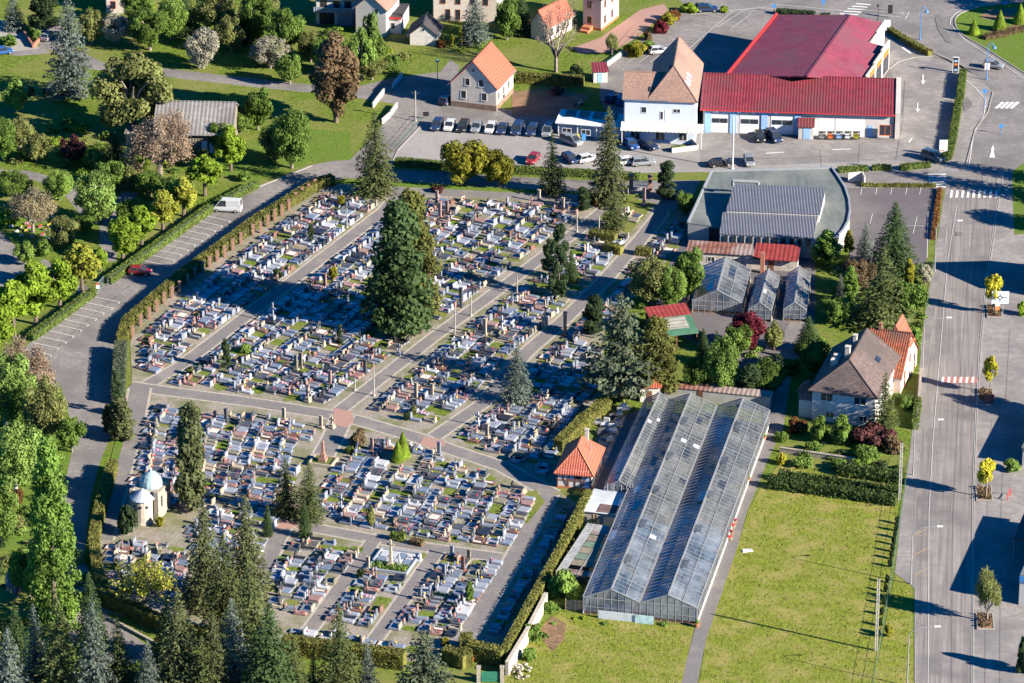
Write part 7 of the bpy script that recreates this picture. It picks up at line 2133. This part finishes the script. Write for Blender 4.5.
# the walled monument in L4
MON = wpoly([(370, 555), (388, 541), (418, 545), (402, 577), (378, 576)])
for bi, (bn, phrase, pix, ang, gr) in enumerate(BLOCKS):
    poly = wpoly(pix)
    a = R(90 - ang)
    d = Vector((math.cos(a), math.sin(a)))          # along the rows, away from the camera
    e = Vector((d.y, -d.x))                          # across the rows
    us = [x * d.x + y * d.y for x, y in poly]
    pv = [(x * d.x + y * d.y, x * e.x + y * e.y) for x, y in poly]
    rn = random.Random(100 + bi)

    def span(u):
        """where the line across the plot at u enters and leaves it"""
        hits = []
        for i in range(len(pv)):
            (u0, v0), (u1, v1) = pv[i - 1], pv[i]
            if (u0 > u) != (u1 > u): hits.append(v0 + (v1 - v0) * (u - u0) / (u1 - u0))
        return (min(hits), max(hits)) if len(hits) > 1 else None
    wmax = max((s_[1] - s_[0] for s_ in (span(min(us) + (max(us) - min(us)) * q / 40) for q in range(1, 40)) if s_), default=0)
    for col in range(int(wmax / 2.12) + 1):
        face = 1 if col % 2 == 0 else -1             # back to back
        row = col + 1
        k = 0
        u = min(us) + rn.uniform(.1, .8)
        while u < max(us):
            pi_ = rn.randrange(len(PROTOS))
            if rn.random() < .4: pi_ = rn.choice([i for i, p in enumerate(PROTOS) if not p['wide']])
            w = PROTOS[pi_]['w']
            step = w + rn.uniform(.08, .28)
            sp = span(u + w / 2)
            n_ = int((sp[1] - sp[0]) / 2.12) if sp else 0
            if col >= n_:
                u += step
                continue
            v = sp[0] + (col + .5) * (sp[1] - sp[0]) / n_ + (.06 if face == 1 else -.06)
            c = d * (u + w / 2) + e * v
            corners = [c + e * s1 * .6 + d * s2 * w * .3 for s1 in (-1, 1) for s2 in (-1, 1)]
            ok = all(inside((q.x, q.y), poly) for q in corners) and not any((c.x - x) ** 2 + (c.y - y) ** 2 < (r_ + .9) ** 2 for x, y, r_ in EXCL if r_ > 0)
            if ok and bn == 'L4' and any(inside((q.x, q.y), MON) for q in corners + [c]): ok = False
            if ok and rn.random() < gr:
                ext = rn.uniform(1.0, 2.8)
                TURF.append((c, d, e, ext))
                u += ext * .8
                continue
            if ok:
                k += 1
                c2 = c + Vector((rn.uniform(-.1, .1), rn.uniform(-.08, .08)))
                px_, py_ = PX((c2.x, c2.y, .2))
                GR.append((py_, px_, c2.x, c2.y, math.atan2(e.y, e.x) + (0 if face == 1 else math.pi) + rn.uniform(-.05, .05), pi_, bi, row, k))
            u += step
# grass in the gaps
tg = MB()
LEVEL[0] += 1
zt = .001 * LEVEL[0]
LEVEL[0] += 1
for i, (c, d, e, ext) in enumerate(TURF):
    if i % 3 == 2: continue
    h2 = 1.2; w2 = ext * .62
    P = []
    for q in range(14):
        a = -2 * math.pi * q / 14
        ca_, sa_ = math.cos(a), math.sin(a)
        k_ = random.uniform(.8, 1.15) / max(abs(ca_), abs(sa_)) ** .7
        P.append(c + e * (h2 * ca_ * k_) + d * (w2 * sa_ * k_))
    zz = zt + .0001 * (i % 37)
    tg.add([(p.x, p.y, zz) for p in P], [tuple(range(14))])
me = tg.mesh('grass_patches', grass)
if me.polygons[0].normal.z < 0: me.flip_normals()
tag(link('grass_patches', me), 'patches of short grass between the graves', None, None, 'stuff')
GZ = .001 * LEVEL[0]
ORD = 'first second third fourth fifth sixth seventh eighth ninth tenth eleventh twelfth thirteenth fourteenth fifteenth sixteenth seventeenth eighteenth nineteenth twentieth'.split()
def ordn(k): return ORD[k - 1] if k <= 20 else 'number %d' % k
GR.sort(reverse=True)
vis = [g_ for g_ in GR if 0 < g_[1] < 1024]
NEAR, FAR = vis[:270], vis[270:]
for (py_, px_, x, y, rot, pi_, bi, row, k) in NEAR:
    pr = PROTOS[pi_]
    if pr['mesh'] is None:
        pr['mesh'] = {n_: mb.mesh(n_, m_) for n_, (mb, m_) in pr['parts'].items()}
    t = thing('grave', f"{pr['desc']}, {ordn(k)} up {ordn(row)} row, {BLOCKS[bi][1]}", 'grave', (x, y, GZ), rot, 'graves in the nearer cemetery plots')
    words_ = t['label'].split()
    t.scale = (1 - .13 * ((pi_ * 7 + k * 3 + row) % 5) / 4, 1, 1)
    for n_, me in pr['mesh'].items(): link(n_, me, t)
# the remaining graves as one object
mats_, MI = [], {}
big = MB()
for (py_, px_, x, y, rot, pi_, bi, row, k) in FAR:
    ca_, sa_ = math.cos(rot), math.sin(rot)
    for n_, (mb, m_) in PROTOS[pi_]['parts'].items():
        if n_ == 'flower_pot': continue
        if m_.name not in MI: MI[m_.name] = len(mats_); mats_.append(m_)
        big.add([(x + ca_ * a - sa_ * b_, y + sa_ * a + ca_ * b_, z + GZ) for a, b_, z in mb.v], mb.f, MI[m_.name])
far_o = tag(link('distant_graves', big.mesh('distant_graves', mats_)), 'many more graves in the upper cemetery plots', None, None, 'stuff')
print('GRAVES', len(GR), len(NEAR), len(FAR))
# ------------------------------------------------------------------ taller monuments
def monument(px, py, ty, style, mk_, label, name, cat, rz=-30):
    p = G(px, py); h = max(1.2, height(px, py, ty))
    t = thing(name, label, cat, (p.x, p.y, GZ), R(rz), 'tall monuments among the graves')
    m = GM[mk_]
    if style == 'obelisk':
        obj('base', MB().box(-.6, -.6, 0, .6, .6, .35).box(-.45, -.45, .353, .45, .45, h * .28), m, t)
        obj('shaft', MB().loft([[(-.28, -.28, h * .28 + .003), (.28, -.28, h * .28 + .003), (.28, .28, h * .28 + .003), (-.28, .28, h * .28 + .003)], [(-.17, -.17, h * .92), (.17, -.17, h * .92), (.17, .17, h * .92), (-.17, .17, h * .92)], [(-.01, -.01, h), (.01, -.01, h), (.01, .01, h), (-.01, .01, h)]]), m, t)
    elif style == 'cross':
        obj('base', MB().box(-.5, -.5, 0, .5, .5, .3).box(-.36, -.36, .303, .36, .36, h * .34), m, t)
        obj('cross', MB().box(-.12, -.1, h * .34 + .003, .12, .1, h).box(-.5, -.095, h * .68, -.121, .095, h * .68 + .24).box(.121, -.095, h * .68, .5, .095, h * .68 + .24), m, t)
    else:
        obj('base', MB().box(-.5, -.4, 0, .5, .4, .3), m, t)
        obj('stele', MB().box(-.26, -.16, .303, .26, .16, h * .93).box(-.31, -.2, h * .93 + .003, .31, .2, h), m, t)
    return t
MS = ((272, 290, 274, 'stele', 'pink', 'pink stele in the shaded upper graves above the path'), (440, 218, 203, 'stele', 'pink', 'pink stele by the small lawn right of the huge conifers'), (437, 204, 191, 'stele', 'pink', 'pink stele near the top path above the small lawn'),
      (485, 335, 319, 'stele', 'sand', 'stele pair stone beside the huge conifers'), (325, 286, 274, 'stele', 'pink', 'pink headstone pillar left of the huge conifers'), (273, 322, 303, 'cross', 'pale', 'tall pale cross monument in the upper plot'),
      (447, 214, 201, 'stele', 'pink', 'slender pink stele beside the path hedge'), (502, 334, 316, 'cross', 'white', 'white cross on a white tomb by the middle path'), (391, 331, 316, 'stele', 'sand', 'sandstone stele at the foot of the huge conifers'),
      (385, 333, 319, 'stele', 'pink', 'pink stele below the huge conifers'), (461, 307, 288, 'stele', 'dark', 'dark slab stele by the golden flowers'), (545, 328, 300, 'cross', 'sand', 'large stone cross on stepped base by the third path'),
      (563, 210, 198, 'stele', 'sand', 'sandstone stele on the top path'), (539, 202, 190, 'stele', 'sand', 'stone stele by the top path corner'), (644, 205, 188, 'stele', 'pink', 'tall pink stele on the lawn by the gate'),
      (565, 336, 312, 'stele', 'dark', 'dark tall stele in the shaded plot'), (308, 400, 385, 'stele', 'pink', 'pink tall stele in the plot above the long cross path'), (330, 385, 371, 'stele', 'pink', 'dark pink stele near the middle path'),
      (296, 370, 355, 'stele', 'mossy', 'mossy stele pair on grass in the upper plot'), (301, 368, 353, 'stele', 'mossy', 'mossy stele right of its pair in the upper plot'), (308, 402, 388, 'cross', 'sand', 'weathered cross on lawn above the long cross path'),
      (365, 374, 360, 'stele', 'dark', 'dark stele by the middle path verge'), (399, 355, 344, 'cross', 'grey', 'grey cross beside the middle path'), (416, 400, 383, 'stele', 'sand', 'sandstone stele between middle and third path'),
      (432, 398, 384, 'stele', 'sand', 'second sandstone stele between middle and third path'), (321, 428, 416, 'stele', 'sand', 'stone stele at the brick crossing corner'), (332, 428, 417, 'cross', 'sand', 'stone cross at the brick crossing corner'),
      (372, 452, 438, 'stele', 'pink', 'pink stele beside the rosy shrub bed'), (341, 512, 494, 'cross', 'pale', 'pale cross beside the gravel walk'), (478, 426, 412, 'cross', 'white', 'white stone above the lower crossing'),
      (487, 438, 424, 'stele', 'sand', 'stele at the corner of the third path'), (439, 455, 442, 'stele', 'grey', 'grey stele by the lower crossing'), (452, 556, 546, 'stele', 'grey', 'grey stele near the lower cross path'),
      (469, 560, 550, 'stele', 'mossy', 'mossy stele near the lower cross path'), (444, 576, 564, 'stele', 'grey', 'grey stele in the corner plot'), (463, 571, 557, 'stele', 'brown', 'reddish stele in the corner plot'),
      (121, 576, 564, 'stele', 'white', 'white stele in the corner plot by the apse'), (130, 566, 556, 'stele', 'white', 'slim white stone beside the apse lawn'), (420, 600, 588, 'stele', 'grey', 'grey stele mid row in the corner plot'),
      (368, 570, 557, 'stele', 'sand', 'pale stele behind the dark clipped bush'), (284, 420, 408, 'stele', 'sand', 'stone stele below the long cross path'), (226, 422, 409, 'stele', 'dark', 'dark slab stele below the long cross path'),
      (150, 438, 424, 'cross', 'sand', 'thin stone cross by the chapel path'))
for px_, py_, ty, st, mk_, lab in MS:
    monument(px_, py_, ty, st, mk_, lab, {'cross': 'stone_cross', 'stele': 'stele', 'obelisk': 'obelisk'}[st], {'cross': 'stone cross', 'stele': 'stele', 'obelisk': 'obelisk'}[st])
# obelisk on its square
p = G(323, 463)
t = thing('obelisk', 'red sandstone obelisk on a kerbed bed in the gravel square', 'obelisk', (p.x, p.y, GZ), R(-17))
h = height(322, 463, 441)
obj('kerb', MB().box(-2, -1.7, 0, 2, -1.4, .5).box(-2, 1.4, 0, 2, 1.7, .5).box(-2, -1.398, 0, -1.7, 1.398, .5).box(1.7, -1.398, 0, 2, 1.398, .5), GM['sand'], t)
obj('bed', MB().box(-1.69, -1.39, 0, 1.69, 1.39, .3), bed, t)
obj('plinth', MB().box(-.6, -.6, .303, .6, .6, .9).box(-.4, -.4, .903, .4, .4, h * .42), pink_stone, t)
obj('shaft', MB().loft([[(-.26, -.26, h * .42 + .003), (.26, -.26, h * .42 + .003), (.26, .26, h * .42 + .003), (-.26, .26, h * .42 + .003)], [(-.17, -.17, h * .95), (.17, -.17, h * .95), (.17, .17, h * .95), (-.17, .17, h * .95)], [(-.01, -.01, h + .1), (.01, -.01, h + .1), (.01, .01, h + .1), (-.01, .01, h + .1)]]), pink_stone, t)
# white walled monument between the lower paths
p = G(394, 563)
t = thing('war_memorial', 'low-walled plot of white slabs with a tall stone column between the lower paths', 'memorial', (p.x, p.y, GZ), R(-17))
obj('low_wall', MB().box(-3.2, -3.6, 0, 3.2, -3.35, .45).box(-3.2, 3.35, 0, 3.2, 3.6, .45).box(-3.2, -3.348, 0, -2.95, 3.348, .45).box(2.95, -3.348, 0, 3.2, 3.348, .45), GM['pale'], t)
obj('gravel_bed', MB().box(-2.94, -3.34, 0, 2.94, 3.34, .12), pebble, t)
for k in range(4):
    for r_ in (0, 1):
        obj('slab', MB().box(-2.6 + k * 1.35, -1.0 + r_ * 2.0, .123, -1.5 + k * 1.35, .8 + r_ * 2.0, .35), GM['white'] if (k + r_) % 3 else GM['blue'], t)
obj('column', MB().box(-.45, -2.0, .123, .45, -1.1, .8).loft([[(-.25, -1.8, .803), (.25, -1.8, .803), (.25, -1.3, .803), (-.25, -1.3, .803)], [(-.16, -1.7, 4.6), (.16, -1.7, 4.6), (.16, -1.4, 4.6), (-.16, -1.4, 4.6)]]).box(-.6, -1.66, 3.7, -.2, -1.44, 3.95).box(.2, -1.66, 3.7, .6, -1.44, 3.95), GM['sand'], t)
obj('pyramid', MB().loft([[(.9, -1.4, .36), (1.5, -1.4, .36), (1.5, -.8, .36), (.9, -.8, .36)], [(1.18, -1.12, 2.4), (1.22, -1.12, 2.4), (1.22, -1.08, 2.4), (1.18, -1.08, 2.4)]]), GM['white'], t)
c = np.column_stack([RNG.uniform(-2.7, 2.7, 700), RNG.uniform(-3.2, -1.0, 700), RNG.uniform(.1, .75, 700)])
link('planting', quad_mesh('planting', c, RNG.normal(size=c.shape) + np.array([0, 0, .6]), .13, .18, LM['broad']), t)
hedge([(391, 539), (405, 541)], 1.2, 1.2, 'tiny green hedge behind the white walled plot', 'green_hedge')
hedge([(411, 543), (423, 546)], 1.2, .8, 'flowering strip behind the white walled plot', 'bronze')
# small graves in the garden corner upper left
rn = random.Random(77)
po = wpoly([(2, 212), (30, 202), (58, 216), (54, 236), (36, 252), (24, 246), (12, 232)])
k = 0
small = [i for i, p_ in enumerate(PROTOS) if not p_['wide']]
spots = []
for i in range(400):
    q = Vector((rn.uniform(min(x for x, _ in po), max(x for x, _ in po)), rn.uniform(min(y for _, y in po), max(y for _, y in po))))
    if inside(q, po) and all((q - s_).length > 1.5 for s_ in spots): spots.append(q)
urn = dict(parts=None)
mbp = MB().box(-.4, -.3, 0, .4, .3, .12, bev=.02).mesh('plaque', GM['pale']); mbq = MB().box(-.4, -.3, 0, .4, .3, .12, bev=.02).mesh('plaque', GM['pink'])
flw = {c_: MB().ball((.1, .1, .25), .22, 6).ball((-.2, -.1, .2), .16, 6).mesh('flowers', FL[c_]) for c_ in ('red', 'yellow', 'pink', 'white')}
for i, q in enumerate(spots[:46]):
    c_ = rn.choice(list(flw))
    t = thing('urn_plaque', 'small urn plaque with flowers on the garden lawn by the paved path', 'urn plaque', (q.x, q.y, GZ), rn.uniform(-.4, .4), 'urn plaques on the garden lawn')
    t['label'] = f'small stone urn plaque with {c_} flowers on the garden lawn by the left frame edge'
    link('plaque', rn.choice((mbp, mbq)), t); link('flowers', flw[c_], t)
